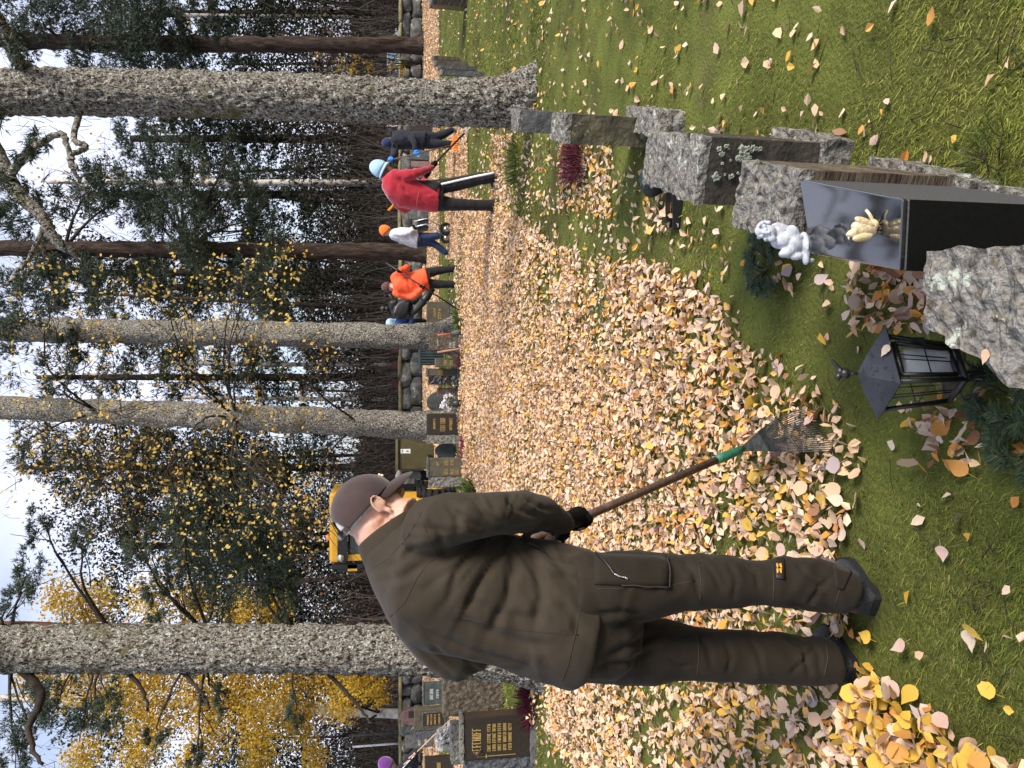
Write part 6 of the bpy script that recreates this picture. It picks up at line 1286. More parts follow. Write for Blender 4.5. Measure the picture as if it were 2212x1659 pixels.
link('body', remesh([EP(1866, 494, 0, 30, 16, 15, -.25), EP(1842, 504, 0, 12, 9, 9), EP(1834, 507, 0, 7, 6, 6), EP(1886, 486, 0, 12, 13, 12)], .002, 3), gd, bd)
for (x, y, dy, tl) in ((1864, 512, -.006, .22), (1868, 480, -.008, -.35)): obj('wing', EP(x, y, dy, 25, 9, 7, tl), gd, bd)
obj('tail', joinVF([tube([P(1888, 482, AY), P(1878, 462, AY + .004), P(1870, 453, AY + .006)], [5 * fc, 4 * fc, 3.2 * fc], 8)]), gd, bd)
obj('tail_underside', joinVF([tube([P(1892, 482, AY - .002), P(1884, 466, AY + .002), P(1876, 456, AY + .004)], [4 * fc, 3 * fc, 2 * fc], 8)]), MT['black_metal'], bd)
obj('beak', tube([P(1833, 511, AY), P(1834, 519, AY - .002)], [2.4 * fc, .6 * fc], 6), gd, bd)
for y in (486, 498): obj('foot', joinVF([tube([P(1890, y, AY), P(1898, y, AY)], 2.0 * fc, 6)] + [tube([np.array([*P(1899, y, AY)[:2], .503]), np.array([*(P(1899, y, AY)[:2] + [math.cos(a) * .012, math.sin(a) * .012]), .502])], [.002, .0012], 5) for a in (-2.2, -1.4, -.6)]), MT['bronze'], bd)
for y in (505, 509): obj('eye', EP(1832, y, -.0085, 1.2, 1.2), MT['eye'], bd)
# ------------------------------------------------------------------ plants by the stones
MT['fir'] = mat('fir_sprig', [(0, (.010, .020, .010)), (.5, (.028, .052, .022)), (1, (.075, .10, .035))], src='ATTR', rough=.6, spec=.25)
MT['heather'] = mat('heather', [(0, (.035, .007, .012)), (.6, (.10, .014, .032)), (1, (.20, .05, .07))], src='ATTR', rough=.75, spec=.15)
MT['magenta'] = mat('magenta_heather', [(0, (.06, .008, .03)), (.6, (.20, .018, .085)), (1, (.30, .06, .14))], src='ATTR', rough=.75, spec=.15)
MT['green_leafy'] = mat('garden_leaf', [(0, (.03, .05, .012)), (.6, (.08, .12, .025)), (1, (.16, .18, .05))], src='ATTR', rough=.6, spec=.25, trans=.2)
MT['petal'] = mat('white_petal', [(0, (.50, .50, .50)), (.7, (.74, .74, .76)), (.93, (.78, .76, .72)), (1, (.55, .25, .06))], src='ATTR', rough=.7, spec=.2, trans=.2)
def spikes(c, n, r, h, L_, w, up=.8, spread=.6):
    a = rng.uniform(0, 6.283, n); rr = r * np.sqrt(rng.uniform(0, 1, n)); p = np.stack([np.cos(a) * rr, np.sin(a) * rr, rng.uniform(0, h, n)], 1) + c
    d = np.stack([np.cos(a) * spread, np.sin(a) * spread, np.full(n, up)], 1) + rng.normal(0, .35, (n, 3)); d /= np.linalg.norm(d, axis=1)[:, None]
    s = np.cross(d, rng.normal(size=(n, 3))); s /= np.linalg.norm(s, axis=1)[:, None]; l = (L_ * rng.uniform(.5, 1.4, n))[:, None]; ww = (w * rng.uniform(.6, 1.4, n))[:, None]
    return np.stack([p, p + d * l * .5 + s * ww, p + d * l, p + d * l * .5 - s * ww], 1)
def fronds(label, c, n, L0):
    c = np.array([c[0], c[1], 0.0]); e = empty('fir_sprigs', tuple(c), label, 'fir sprigs')
    for k in range(n):
        a = k * 6.283 / n + R_.uniform(-.4, .4); L_ = L0 * R_.uniform(.7, 1.2); d = np.array([math.cos(a), math.sin(a), 0]); s_ = np.array([-d[1], d[0], 0]); b0 = c + d * .02 + [0, 0, .015]
        stem = [b0 + d * L_ * t + s_ * .04 * math.sin(t * 2 + k) + [0, 0, .035 * math.sin(t * 2.6)] for t in np.linspace(0, 1, 7)]; V = []
        axes_ = [stem]
        for t in (2, 3, 4):
            for sg in (-1, 1): axes_.append([stem[t] + (d * .6 + s_ * sg * .8) * L_ * .34 * q for q in np.linspace(0, 1, 5)])
        for ax_ in axes_:
            ax_ = np.array(ax_); m = 46 if ax_ is not axes_[0] else 70; tt = rng.uniform(0, len(ax_) - 1.001, m); i0 = tt.astype(int); p_ = ax_[i0] + (ax_[i0 + 1] - ax_[i0]) * (tt - i0)[:, None]; dd = ax_[i0 + 1] - ax_[i0]; dd /= np.linalg.norm(dd, axis=1)[:, None]
            ss = np.cross(dd, [0, 0, 1]) * rng.choice([-1, 1], m)[:, None]; nd = dd * .75 + ss + rng.normal(0, .28, (m, 3)) + [0, 0, .15]; nd /= np.linalg.norm(nd, axis=1)[:, None]; l = rng.uniform(.016, .030, m)[:, None]; w_ = np.cross(nd, [0, 0, 1]) * .0021
            V.append(np.stack([p_ - w_, p_ + w_, p_ + nd * l + w_ * .3, p_ + nd * l - w_ * .3], 1))
        V = np.concatenate(V); f = link('sprig', polys(V, np.clip(rng.normal(.45, .25, len(V)), 0, 1)), MT['fir'], e); obj('stem', tube(stem, [.003, .003, .0025, .0025, .002, .0015, .001], 5), MT['branch'], f)
def plant(name, label, cat, c, n, r, h, L_, w, m, pot=None, **k):
    c = np.array([c[0], c[1], 0.0]); e = empty(name, tuple(c), label, cat); V = spikes(c, n, r, h, L_, w, **k)
    link('foliage', polys(V, np.clip(rng.normal(.5, .25, n), 0, 1)), m, e)
    obj('stems', joinVF([tube([c + [R_.gauss(0, r * .3), R_.gauss(0, r * .3), -.02], c + [R_.gauss(0, r * .5), R_.gauss(0, r * .5), h + L_ * .5]], .002, 4) for _ in range(9)]), MT['branch'], e)
    if pot: obj('pot', tube([c + [0, 0, -.03], c + [0, 0, h * .6]], [r * .55, r * .75], 16), pot, e)
    return e
plant('heather_plant', 'dark maroon heather caught full of leaves, left of the mossy narrow gravestone', 'plant', G(1262, 352), 700, .15, .12, .09, .003, MT['heather'], up=1.0, spread=.35)
plant('heather_plant', 'maroon heather before the dark gilded gravestone at the left', 'plant', G(1156, 1528), 800, .17, .08, .15, .004, MT['heather'])
plant('heather_plant', 'magenta heather at the foot of the double olive gravestone', 'plant', G(1008, 974), 380, .22, .05, .12, .006, MT['magenta'])
plant('heather_plant', 'pinkish heather left of the double olive gravestone, under the cap visor', 'plant', G(1020, 1046), 260, .16, .06, .12, .006, MT['magenta'])
plant('heather_plant', 'dark red flowers at the foot of the brown gravestone right of the jet black flank', 'flowers', G(1000, 779), 160, .12, .06, .12, .009, MT['heather'])
plant('seedling', 'spindly green seedling before the broad coarse brown gravestone', 'plant', G(1082, 1462), 90, .10, .42, .10, .012, MT['green_leafy'])
plant('garden_plant', 'leafy green plant beside the shoulder of the raking man, below the tyre', 'plant', G(1030, 1080), 260, .30, .20, .18, .025, MT['green_leafy'])
plant('garden_plant', 'low green plant with yellow bloom below the blue overalls', 'plant', G(1000, 690), 120, .16, .12, .14, .02, MT['green_leafy'])
plant('grass_tuft', 'tuft of longer green grass by the small grey gravestone below the big pine', 'grass tuft', G(1118, 352), 420, .22, .02, .16, .004, MT['green_leafy'], up=1.0, spread=.3)
plant('grass_tuft', 'long pale grass tuft at the right foot of the black slab', 'grass tuft', G(2145, 350), 240, .08, .01, .06, .0013, MT['green_leafy'], up=.8, spread=.7)
fronds('dark fir sprigs lying beside the white cherub', G(1668, 572), 8, .13)
fronds('dark fir sprigs at the foot of the lantern stake', G(2192, 868), 6, .075)
fronds('dark fir sprigs at the frame edge left of the lantern stake', G(2226, 945), 5, .075)
def bouquet(label, x, y, Y, wpx, hpx, n):
    c = P(x, y, Y); f = float((c - CAM) @ FW) / FPX; e = empty('flower_bunch', (c[0], c[1], 0), label, 'flowers'); cs, rs = [], []
    for k in range(12): cs.append(c + np.array([R_.uniform(-.36, .36) * wpx * f, R_.uniform(-.12, .12), R_.uniform(-.36, .36) * hpx * f])); rs.append(np.array([.17, .17, .17]) * hpx * f)
    V = clump_quads(cs, rs, [n / 12] * 12, .055, .03); link('blossoms', polys(V, rng.uniform(0, 1, len(V))), MT['petal'], e)
    obj('stems', joinVF([tube([np.array([c[0], c[1], .1]), q], .005, 4) for q in cs]), MT['branch'], e)
    obj('vase', tube([np.array([c[0], c[1], 0]), np.array([c[0], c[1], .14]), np.array([c[0], c[1], .24])], [.06, .08, .07], 14), MT['black_metal'], e)
bouquet('big bunch of dry white flowers beside the dark gilded gravestone', 964, 1590, 8.9, 66, 44, 1500)
bouquet('bunch of white flowers before the domed grey gravestone', 966, 872, 14.9, 46, 30, 500)
# tipped pot and tray between the near stones
tp = G(1440, 392); e = empty('flower_pot', tuple(tp), 'tipped dark teal flower pot left of the lichen spotted gravestone', 'flower pot')
q0, q1 = P(1398, 378, tp[1]), P(1416, 396, tp[1] - .05)
obj('pot', tube([q0, q1], [.055, .075], 18), mat('teal_plastic', (.012, .03, .032), 20, 4, .45), e)
obj('rim', tube([q1, q1 + nrm(q1 - q0) * .012], [.082, .082], 18), mat('teal_rim', (.014, .034, .036), 20, 4, .45), e); obj('holder', tube([q0 - [0, 0, .01], np.array([tp[0], tp[1], -.02])], .01, 8), MT['black_metal'], e)
ta, tb = G(1450, 400, .05), G(1452, 466, .03); e = empty('grave_tray', tuple((ta + tb) / 2), 'long black tray heaped with leaves beside the tipped teal pot', 'tray')
du = nrm(tb - ta); dv = np.array([-du[1], du[0], 0])
obj('tray', joinVF([box((ta + tb) / 2 - [0, 0, .03], du * .14, dv * .05, Z3 * .006)] + [box((ta + tb) / 2 + dv * s * .052 - [0, 0, .008], du * .14, dv * .004, Z3 * .025) for s in (-1, 1)] + [box((ta + tb) / 2 + du * s * .142 - [0, 0, .008], dv * .055, du * .004, Z3 * .025) for s in (-1, 1)]), MT['black_metal'], e, False)
# ------------------------------------------------------------------ compact tractor, tipping bucket and other things at the far side
TY = 17.2; tr = empty('tractor', tuple(P(960, 1130, TY) * [1, 1, 0]), 'yellow compact tractor with glazed cab behind the head of the raking man', 'tractor')
YM = mat('yellow_paint', [(.3, (.60, .30, .015)), (.7, (.72, .38, .02))], 6, 5, .4, .1, spec=.5, vary=.1); DG = mat('cab_glass', [(.3, (.012, .030, .030)), (.7, (.035, .065, .062))], 1.5, 4, .08, spec=.6)
pz = lambda x: P(x, 1130, TY)[2]; px_ = lambda y: P(800, y, TY)[0]
xl, xr = px_(1208), px_(1060)
bevel(obj('roof', box(((xl + xr) / 2, TY + .55, (pz(713) + pz(736)) / 2), X3 * (xr - xl) / 2, Y3 * .78, Z3 * (pz(713) - pz(736)) / 2), YM, tr, False), .06)
bevel(obj('roof_fascia', box(((xl + xr) / 2, TY - .25, (pz(731) + pz(752)) / 2), X3 * (xr - xl) * .47, Y3 * .04, Z3 * (pz(731) - pz(752)) / 2), BM, tr, False), .01)
for y in (1088, 1112, 1152, 1196): obj('work_lamp', tube([np.array([px_(y), TY - .32, pz(738)]), np.array([px_(y), TY - .20, pz(738)])], [.075, .06], 12), MT['steel'], tr)
obj('beacon', tube([np.array([px_(1164), TY + .3, pz(713)]), np.array([px_(1164), TY + .3, pz(704)]), np.array([px_(1164), TY + .3, pz(702)])], [.07, .065, .04], 12), mat('orange_beacon', (.80, .20, .04), 10, 2, .3), tr)
bevel(obj('cab', box(((xl + xr) / 2, TY + .55, (pz(752) + pz(880)) / 2), X3 * (xr - xl) * .44, Y3 * .66, Z3 * (pz(752) - pz(880)) / 2), DG, tr, False), .05)
for xx in (xl + .09, xr - .09):
    for yy in (-.14, 1.24): obj('cab_pillar', box((xx, TY + yy, (pz(748) + pz(900)) / 2), X3 * .065, Y3 * .05, Z3 * (pz(748) - pz(900)) / 2), YM if yy < 0 else BM, tr, False)
bevel(obj('bonnet', box(((xl + xr) / 2 + .1, TY - .75, (pz(898) + pz(945)) / 2), X3 * .42, Y3 * .6, Z3 * (pz(898) - pz(945)) / 2), YM, tr, False), .05)
bevel(obj('fender', box((px_(1090), TY - .0, (pz(897) + pz(930)) / 2), X3 * .18, Y3 * .5, Z3 * (pz(897) - pz(930)) / 2), YM, tr, False), .03)
for (yc, yy, rr) in ((1064, -.2, .42), (1200, -.2, .42), (1064, 1.2, .42), (1200, 1.2, .42)):
    c = np.array([px_(yc), TY + yy, rr]); ax = X3
    wh = obj('wheel', joinVF([tube([c + np.array([0, math.cos(t) * rr * .72, math.sin(t) * rr * .72]) for t in np.linspace(0, 2 * math.pi, 25)], rr * .28, 9, False)] + [box(c + np.array([0, math.cos(t) * rr * .97, math.sin(t) * rr * .97]), X3 * .13, np.array([0, -math.sin(t), math.cos(t)]) * .03, np.array([0, math.cos(t), math.sin(t)]) * .025) for t in np.linspace(0, 2 * math.pi, 19)[:-1]]), MT['rubber'], tr)
    obj('rim', tube([c - X3 * .09, c + X3 * .09], rr * .5, 16), YM, wh)
obj('wing_mirror', joinVF([box((px_(1030), TY - .3, (pz(746) + pz(770)) / 2), X3 * .04, Y3 * .03, Z3 * .12), tube([np.array([px_(1032), TY - .3, pz(748)]), np.array([px_(1062), TY - .25, pz(745)])], .015, 6)]), BM, tr, False)
obj('hydraulics', joinVF([box((px_(1218), TY - .1, (pz(716) + pz(782)) / 2 - .02), X3 * .05, Y3 * .08, Z3 * (pz(716) - pz(782)) / 2), box((px_(1224), TY - .1, pz(745)), X3 * .06, Y3 * .05, Z3 * .16), tube([np.array([px_(1220), TY - .1, pz(780)]), np.array([px_(1208), TY, pz(800)])], .03, 6)]), BM, tr, False)
obj('rear_panel', box((px_(1221), TY - .16, pz(762)), X3 * .07, Y3 * .02, Z3 * .10), YM, tr, False)
sk = empty('tipping_bucket', tuple(P(960, 980, 18.2) * [1, 1, 0]), 'olive steel tipping bucket with a white paper label behind the gravestones', 'skip')
OM = mat('olive_paint', [(.3, (.075, .062, .026)), (.7, (.11, .092, .042))], 3, 6, .6, .15, spec=.3, vary=.2); SY = 18.2
pf_ = [P(858, 943, SY), P(858, 1015, SY), P(938, 1013, SY), P(938, 962, SY), P(905, 958, SY)]
bevel(obj('body', prism(pf_, (0, 1.1, 0)), OM, sk, False), .015)
obj('rim', joinVF([box((P(857, 979, SY - .02) + [0, 0, 0]), X3 * .42, Y3 * .035, Z3 * .03)]), mat('rim_paint', (.13, .115, .07), 5), sk, False)
lab = obj('label', box((P(876, 974.5, SY - .004)), X3 * .052, Y3 * .002, Z3 * .115), mat('white_label', (.75, .75, .77), 20, 2, .5), sk, False)
obj('label_print', joinVF([box(P(869, 974.5, SY - .008), X3 * .025, Y3 * .001, Z3 * .008), box(P(880, 974.5, SY - .008), X3 * .012, Y3 * .001, Z3 * .03)]), BM, lab, False)
obj('hinge', joinVF([box(P(928, y, SY - .03), X3 * .03, Y3 * .03, Z3 * .05) for y in (985, 1000)]), BM, sk, False); obj('skid', box(P(950, 988, SY + .5) * [1, 1, 0] + [0, 0, .12], X3 * .25, Y3 * .5, Z3 * .12), BM, sk, False)
gb_ = empty('ribbed_bin', tuple(P(985, 770, 20.5) * [1, 1, 0]), 'blue green ribbed bin between the gravestones below the wall', 'bin'); GM = mat('bin_green', [(.3, (.022, .040, .042)), (.7, (.042, .068, .070))], 5, 5, .6, spec=.3, vary=.2)
a, b = P(909, 788, 20.5), P(909, 753, 20.5); wB = (b[0] - a[0]); zB = a[2]
obj('body', box(((a[0] + b[0]) / 2, 20.8, zB / 2), X3 * wB / 2, Y3 * .25, Z3 * zB / 2), GM, gb_, False)
for k in range(6): obj('rib', box((a[0] + wB * (k + .5) / 6, 20.53, zB / 2), X3 * wB / 18, Y3 * .022, Z3 * (zB / 2 - .01)), GM, gb_, False)
obj('lid', box(((a[0] + b[0]) / 2, 20.8, zB + .02), X3 * (wB / 2 + .02), Y3 * .28, Z3 * .02), GM, gb_, False)
DR = mat('dark_red_paint', [(.3, (.055, .018, .017)), (.7, (.085, .028, .026))], 5, 5, .7, spec=.2)
for lab_, y0, y1 in (('dark red post behind the wall, the one touching the right mid pine', 746, 759), ('dark red post behind the wall, the middle of three', 781, 797), ('dark red post behind the wall, the one nearest the left mid pine', 820, 838)):
    a, b = P(846, y1, 34), P(846, y0, 34); e = empty('post', ((a[0] + b[0]) / 2, 34, 0), lab_, 'post')
    obj('board', box(((a[0] + b[0]) / 2, 34, a[2] - .23), X3 * (b[0] - a[0]) / 2, Y3 * .05, Z3 * .23), DR, e, False); obj('stand', box(((a[0] + b[0]) / 2, 34, (a[2] - .46) / 2), X3 * .05, Y3 * .04, Z3 * (a[2] - .46) / 2), BM, e, False)
for lab_, y, xt, r_, m_ in (('thin white pole rising behind the wall at the left', 1607, 764, .045, mat('white_paint', (.75, .75, .76), 8, 3, .5)), ('grey pole rising behind the wall, right of the white pole', 1583, 757, .05, MT['granite_grey'])):
    g = P(846, y, 35); e = empty('pole', (g[0], 35, 0), lab_, 'pole'); zt2 = P(xt, y, 35)[2]; obj('shaft', tube([np.array([g[0], 35, 0]), np.array([g[0], 35, zt2])], r_, 10), m_, e); obj('cap', ellip(np.array([g[0], 35, zt2]), np.eye(3) * r_ * 1.2, 10, 7), m_, e)
wh = empty('rake', tuple(G(997, 751)), 'wooden handled rake leaning on the gravestone with the pale panel', 'rake')
obj('handle', tube([P(945, 761, 15.6), P(998, 753, 15.3)], .022, 8), mat('red_brown_handle', (.34, .16, .10), 10), wh); q = P(998, 753, 15.3)
obj('head', joinVF([tube([q + [-.16, 0, .03], q + [.16, 0, .03]], .012, 6)] + [tube([q + [s * .02, 0, .03], q + [s * .02, -.02, -.03]], .006, 5) for s in range(-8, 9, 2)]), MT['black_metal'], wh)
cn_ = empty('grave_candle_holder', tuple(P(992, 722, 15.0) * [1, 1, 0]), 'orange red candle stick beside the white lettered gravestone', 'candle'); q = P(944, 724, 15)
obj('stick', tube([P(945, 724, 15), P(976, 721, 15)], .02, 8), mat('orange_red', (.40, .10, .05), 10), cn_); obj('cup', tube([P(976, 721, 15), P(996, 717, 15)], [.05, .06], 12), MT['granite_grey'], cn_)
# parked car, front on, behind the wall
cy_ = 37.0; xl, xr = P(850, 133, cy_)[0], P(850, 53, cy_)[0]; cw = (xr - xl) / 2; cxm = (xl + xr) / 2
car = empty('parked_car', (cxm, cy_ + 1.5, 0), 'pale blue car parked front on behind the stone wall, its roof and windscreen showing', 'car'); CB = mat('car_paint', (.55, .62, .70), 3, 3, .25, spec=.6, coat=.6)
def carsec(y, w, z0, z1): return np.array([np.array([cxm + sx * w * wx, y, z0 + (z1 - z0) * zf]) for sx, wx, zf in ((-1, .92, 0), (1, .92, 0), (1, 1, .25), (1, .98, .75), (1, .86, 1), (-1, .86, 1), (-1, .98, .75), (-1, 1, .25))])
bevel(obj('body', rings_mesh([carsec(cy_ - .7, cw * .94, .28, .72), carsec(cy_ - .3, cw * 1.03, .22, .86), carsec(cy_ + .5, cw * 1.05, .22, .97), carsec(cy_ + 3.2, cw * 1.05, .22, 1.0), carsec(cy_ + 3.6, cw * .96, .3, .9)]), CB, car, False), .05)
bevel(obj('cabin', rings_mesh([carsec(cy_ + .55, cw * .98, .95, 1.0), carsec(cy_ + 1.25, cw * .90, .96, 1.47), carsec(cy_ + 2.6, cw * .88, .96, 1.49), carsec(cy_ + 3.4, cw * .95, .96, 1.05)]), CB, car, False), .04)
ws = [np.array([cxm + sx * cw * f_, cy_ + yy, zz]) for sx, f_, yy, zz in ((-1, .80, .56, 1.03), (1, .80, .56, 1.03), (1, .70, 1.14, 1.41), (-1, .70, 1.14, 1.41))]
obj('windscreen', prism(ws, (0, -.03, .015)), mat('sky_glass', (.22, .34, .48), 2, 3, .08, spec=.7), car, False)
for s in (-1, 1):
    obj('headlight', ellip((cxm + s * cw * .72, cy_ - .66, .62), (X3 * .15, Y3 * .08, Z3 * .08), 10, 7), MT['steel'], car); obj('wing_mirror', ellip((cxm + s * cw * 1.14, cy_ + .8, 1.03), (X3 * .10, Y3 * .06, Z3 * .07), 8, 6), CB, car)
    for yy in (.1, 2.8):
        c = np.array([cxm + s * cw * .88, cy_ + yy, .31]); obj('wheel', tube([c - X3 * .1, c + X3 * .1], .31, 18), MT['rubber'], car)
cy2 = 38.0; q = P(850, 262, cy2); car2 = empty('parked_car', (q[0], cy2, 0), 'white car behind the wall, just a sliver showing beside the big pine', 'car'); cxm = q[0] + .75; cw = .85; WP = mat('white_car_paint', (.70, .66, .68), 3, 3, .25, spec=.6, coat=.6)
bevel(obj('body', rings_mesh([carsec(cy2 - .7, cw * .94, .28, .72), carsec(cy2 - .3, cw * 1.03, .22, .86), carsec(cy2 + .5, cw * 1.05, .22, .97), carsec(cy2 + 3.2, cw * 1.05, .22, 1.0), carsec(cy2 + 3.6, cw * .96, .3, .9)]), WP, car2, False), .05)
bevel(obj('cabin', rings_mesh([carsec(cy2 + .55, cw * .98, .95, 1.0), carsec(cy2 + 1.25, cw * .90, .96, 1.47), carsec(cy2 + 2.6, cw * .88, .96, 1.49), carsec(cy2 + 3.4, cw * .95, .96, 1.05)]), WP, car2, False), .04)
for s in (-1, 1):
    for yy in (.1, 2.8):
        c = np.array([cxm + s * cw * .88, cy2 + yy, .31]); obj('wheel', tube([c - X3 * .1, c + X3 * .1], .31, 18), MT['rubber'], car2)
# ------------------------------------------------------------------ fallen leaves
POLY = np.array([(985, 1780), (978, 1640), (985, 1300), (1000, 1040), (1000, 560), (985, 545), (1000, 420), (1090, 440), (1195, 520), (1300, 560), (1440, 560), (1540, 620), (1590, 700), (1640, 770), (1770, 830), (1795, 880), (1860, 925), (1868, 990), (1838, 1040), (1892, 1110), (1862, 1200), (1890, 1250),
                 (1845, 1340), (1850, 1400), (1900, 1440), (1990, 1490), (2100, 1560), (2180, 1620), (2400, 1680), (2600, 1800), (2600, 2000), (1400, 2000), (1245, 1659), (1190, 1585), (1150, 1480), (1090, 1400), (1060, 1500), (1020, 1560)], float)
def inside(px, py):
    r = np.zeros(len(px), bool); n = len(POLY); j = n - 1
    for i in range(n):
        xi, yi = POLY[i]; xj, yj = POLY[j]
        c = ((yi > py) != (yj > py)) & (px < (xj - xi) * (py - yi) / (yj - yi + 1e-12) + xi); r ^= c; j = i
    return r
def edge_d(px, py):
    d = np.full(len(px), 1e9)
    for i in range(len(POLY)):
        q, _ = seg_d(px, py, POLY[i], POLY[(i + 1) % len(POLY)]); d = np.minimum(d, q)
    return d
def box_(px, py, x0, x1, y0, y1): return (px > x0) & (px < x1) & (py > y0) & (py < y1)
HP1, HP2 = G(2140, 1650), G(1935, 1500)
def density(X, Y):
    pts = np.stack([X, Y, 0 * X], 1); px, py = proj(pts); n1 = fbm(pts * 1.1, 3, 41); n2 = vnoise(pts * 4.0, 45)
    ins = inside(px, py); ed = edge_d(px, py); sc = 12 + np.clip(px - 1000, 0, 1200) * .02
    d = np.where(ins, np.clip(.98 + .40 * n1 + .30 * n2, .12, 1.0), 0.0)
    d = np.where(ins, d * np.clip(ed / (sc * 1.6) + .45, 0, 1), np.clip(.16 - ed / (sc * 9), 0, .5) * 1.0)
    thin = ins & box_(px, py, 1150, 1800, 1470, 1700); d = np.where(thin, d * np.clip(.74 + .5 * n1, .2, 1), d)
    thin = ins & box_(px, py, 1090, 1500, 520, 760); d = np.where(thin, d * np.clip(.72 + .5 * n2, .2, 1), d)
    thin = ins & box_(px, py, 1500, 1900, 760, 1200); d = np.where(thin, d * np.clip(.86 + .4 * n2, .3, 1), d)
    out = ~ins
    d = np.where(out, np.maximum(d, .020), d)
    d = np.where(out & box_(px, py, 1040, 1950, 200, 640), np.maximum(d, .075 + .05 * n2), d)
    d = np.where(out & box_(px, py, 1100, 1900, -100, 235), .028, d)
    d = np.where(out & box_(px, py, 1210, 1320, 310, 460), np.maximum(d, .40 + .2 * n2), d)
    d = np.where(out & box_(px, py, 1400, 1470, 375, 500), np.maximum(d, .30), d)
    d = np.where(out & box_(px, py, 1066, 1110, 290, 440), np.maximum(d, .45), d)
    d = np.where(out & (px > 966) & (px < 1014) & (py < 560) & (py > 275), np.maximum(d, .75), d)
    d = np.where(out & (px > 1014) & (px < 1066) & (py < 560), np.minimum(d, .06), d)
    d = np.where((px > 915) & (px < 950), np.clip(.75 + .3 * n1, 0, 1), d)
    d = np.where((py < 270) & (px > 950) & (px < 1090), .012, d)
    d = np.where(box_(px, py, 1840, 2190, 575, 715), np.maximum(d, .95), d); d = np.where(box_(px, py, 1985, 2140, 850, 1010), np.maximum(d, .8), d)
    d = np.where(box_(px, py, 1890, 2300, 1060, 1430) | (~ins & (px > 1890) & (py > 1400)), .014 + .05 * (vnoise(pts * 3, 77) > .55), d)
    hp1 = np.hypot((X - HP1[0]) / .50, (Y - HP1[1]) / .44) < 1 + .25 * n2; hp2 = np.hypot((X - HP2[0]) / .30, (Y - HP2[1]) / .26) < 1 + .25 * n2; d = np.where((hp1 | hp2) & ins, 1.0, d)
    return d, px, py, ins
def keep_out(X, Y):
    k = np.ones(len(X), bool)
    for q in FOOT:
        c = q.mean(0); qq = c + (q - c) * 1.02; s = np.ones(len(X), bool); sg = None
        for i in range(4):
            a, b = qq[i], qq[(i + 1) % 4]; cr_ = (b[0] - a[0]) * (Y - a[1]) - (b[1] - a[1]) * (X - a[0])
            ar = (qq[1][0] - qq[0][0]) * (qq[2][1] - qq[1][1]) - (qq[1][1] - qq[0][1]) * (qq[2][0] - qq[1][0]); s &= (cr_ > 0) if ar > 0 else (cr_ < 0)
        k &= ~s
    return k
D0 = 2500
def cand(Y0, Y1, dens, wx=.66):
    n = int(dens * (2 * (wx * (Y0 + Y1) / 2 + .6)) * (Y1 - Y0)); Y = Y0 + (Y1 - Y0) * rng.uniform(0, 1, n); X = rng.uniform(-1, 1, n) * (wx * Y1 + .6); k = np.abs(X) < wx * Y + .6
    return X[k], Y[k]
LX, LY_, LS = [], [], []
for Y0, Y1, f, s in ((.75, 2, 1, 1), (2, 4, 1, 1), (4, 7, .95, 1.0), (7, 11, .78, 1.1), (11, 19, .55, 1.25), (19, 31.5, .22, 1.8)):
    X, Y = cand(Y0, Y1, D0 * f); d, px, py, ins = density(X, Y); k = (rng.uniform(0, 1, len(X)) < d) & keep_out(X, Y); LX.append(X[k]); LY_.append(Y[k]); LS.append(np.full(k.sum(), s))
X, Y, S = np.concatenate(LX), np.concatenate(LY_), np.concatenate(LS)
d, px, py, ins = density(X, Y)
# heap at the lower left, drifts by the near stones
heap = np.clip(1 - np.hypot((X - HP1[0]) / .55, (Y - HP1[1]) / .42), 0, 1) * .085 + np.clip(1 - np.hypot((X - HP2[0]) / .30, (Y - HP2[1]) / .3), 0, 1) * .05
pile = np.clip(1 - np.hypot((X - G(1010, 560)[0]) / 2.2, (Y - G(1000, 590)[1]) / .7), 0, 1) * .16 + np.clip(1 - np.hypot((X - G(1165, 1550)[0]) / .5, (Y - G(1170, 1550)[1]) / .4), 0, 1) * .13 + np.clip(1 - np.hypot((X - G(1045, 1040)[0]) / .9, (Y - G(1020, 1030)[1]) / .6), 0, 1) * .16
pile += np.clip(1 - np.hypot((X - G(1010, 890)[0]) / 1.3, (Y - G(1003, 890)[1]) / .5), 0, 1) * .12
Zl = gz(X, Y) + .012 + rng.uniform(0, 1, len(X)) * (.012 + .028 * d) + (heap + pile) * rng.uniform(.3, 1, len(X))
n = len(X)
typ = rng.uniform(0, 1, n)
loc = vnoise(np.stack([X * 2, Y * 2, 0 * X], 1), 61); yl = rng.uniform(0, 1, n) < (.10 + .10 * np.clip(loc, 0, 1)); typ = np.where(yl, rng.uniform(.55, .80, n), np.where(rng.uniform(0, 1, n) < .74, rng.uniform(0, .46, n), typ))
inheap = heap > .012; typ = np.where(inheap & (rng.uniform(0, 1, n) < .5), rng.uniform(.50, .82, n), typ)
brown = (np.hypot((X - G(1960, 640)[0]) / .35, (Y - G(1960, 640)[1]) / .3) < 1) | (np.hypot((X - G(2060, 920)[0]) / .2, (Y - G(2060, 920)[1]) / .16) < 1)
typ = np.where(brown & (rng.uniform(0, 1, n) < .62), rng.uniform(.74, 1.0, n), typ)
size = S * .040 * np.exp(rng.normal(0, .26, n)); big_ = rng.uniform(0, 1, n) < .06; size = np.where(big_, size * 1.3, size); size = np.where(inheap, size * 1.22, size); size = np.minimum(size, S * .066)
tilt = .42 + .24 * d
Rm = rotmats(n, 1.0)
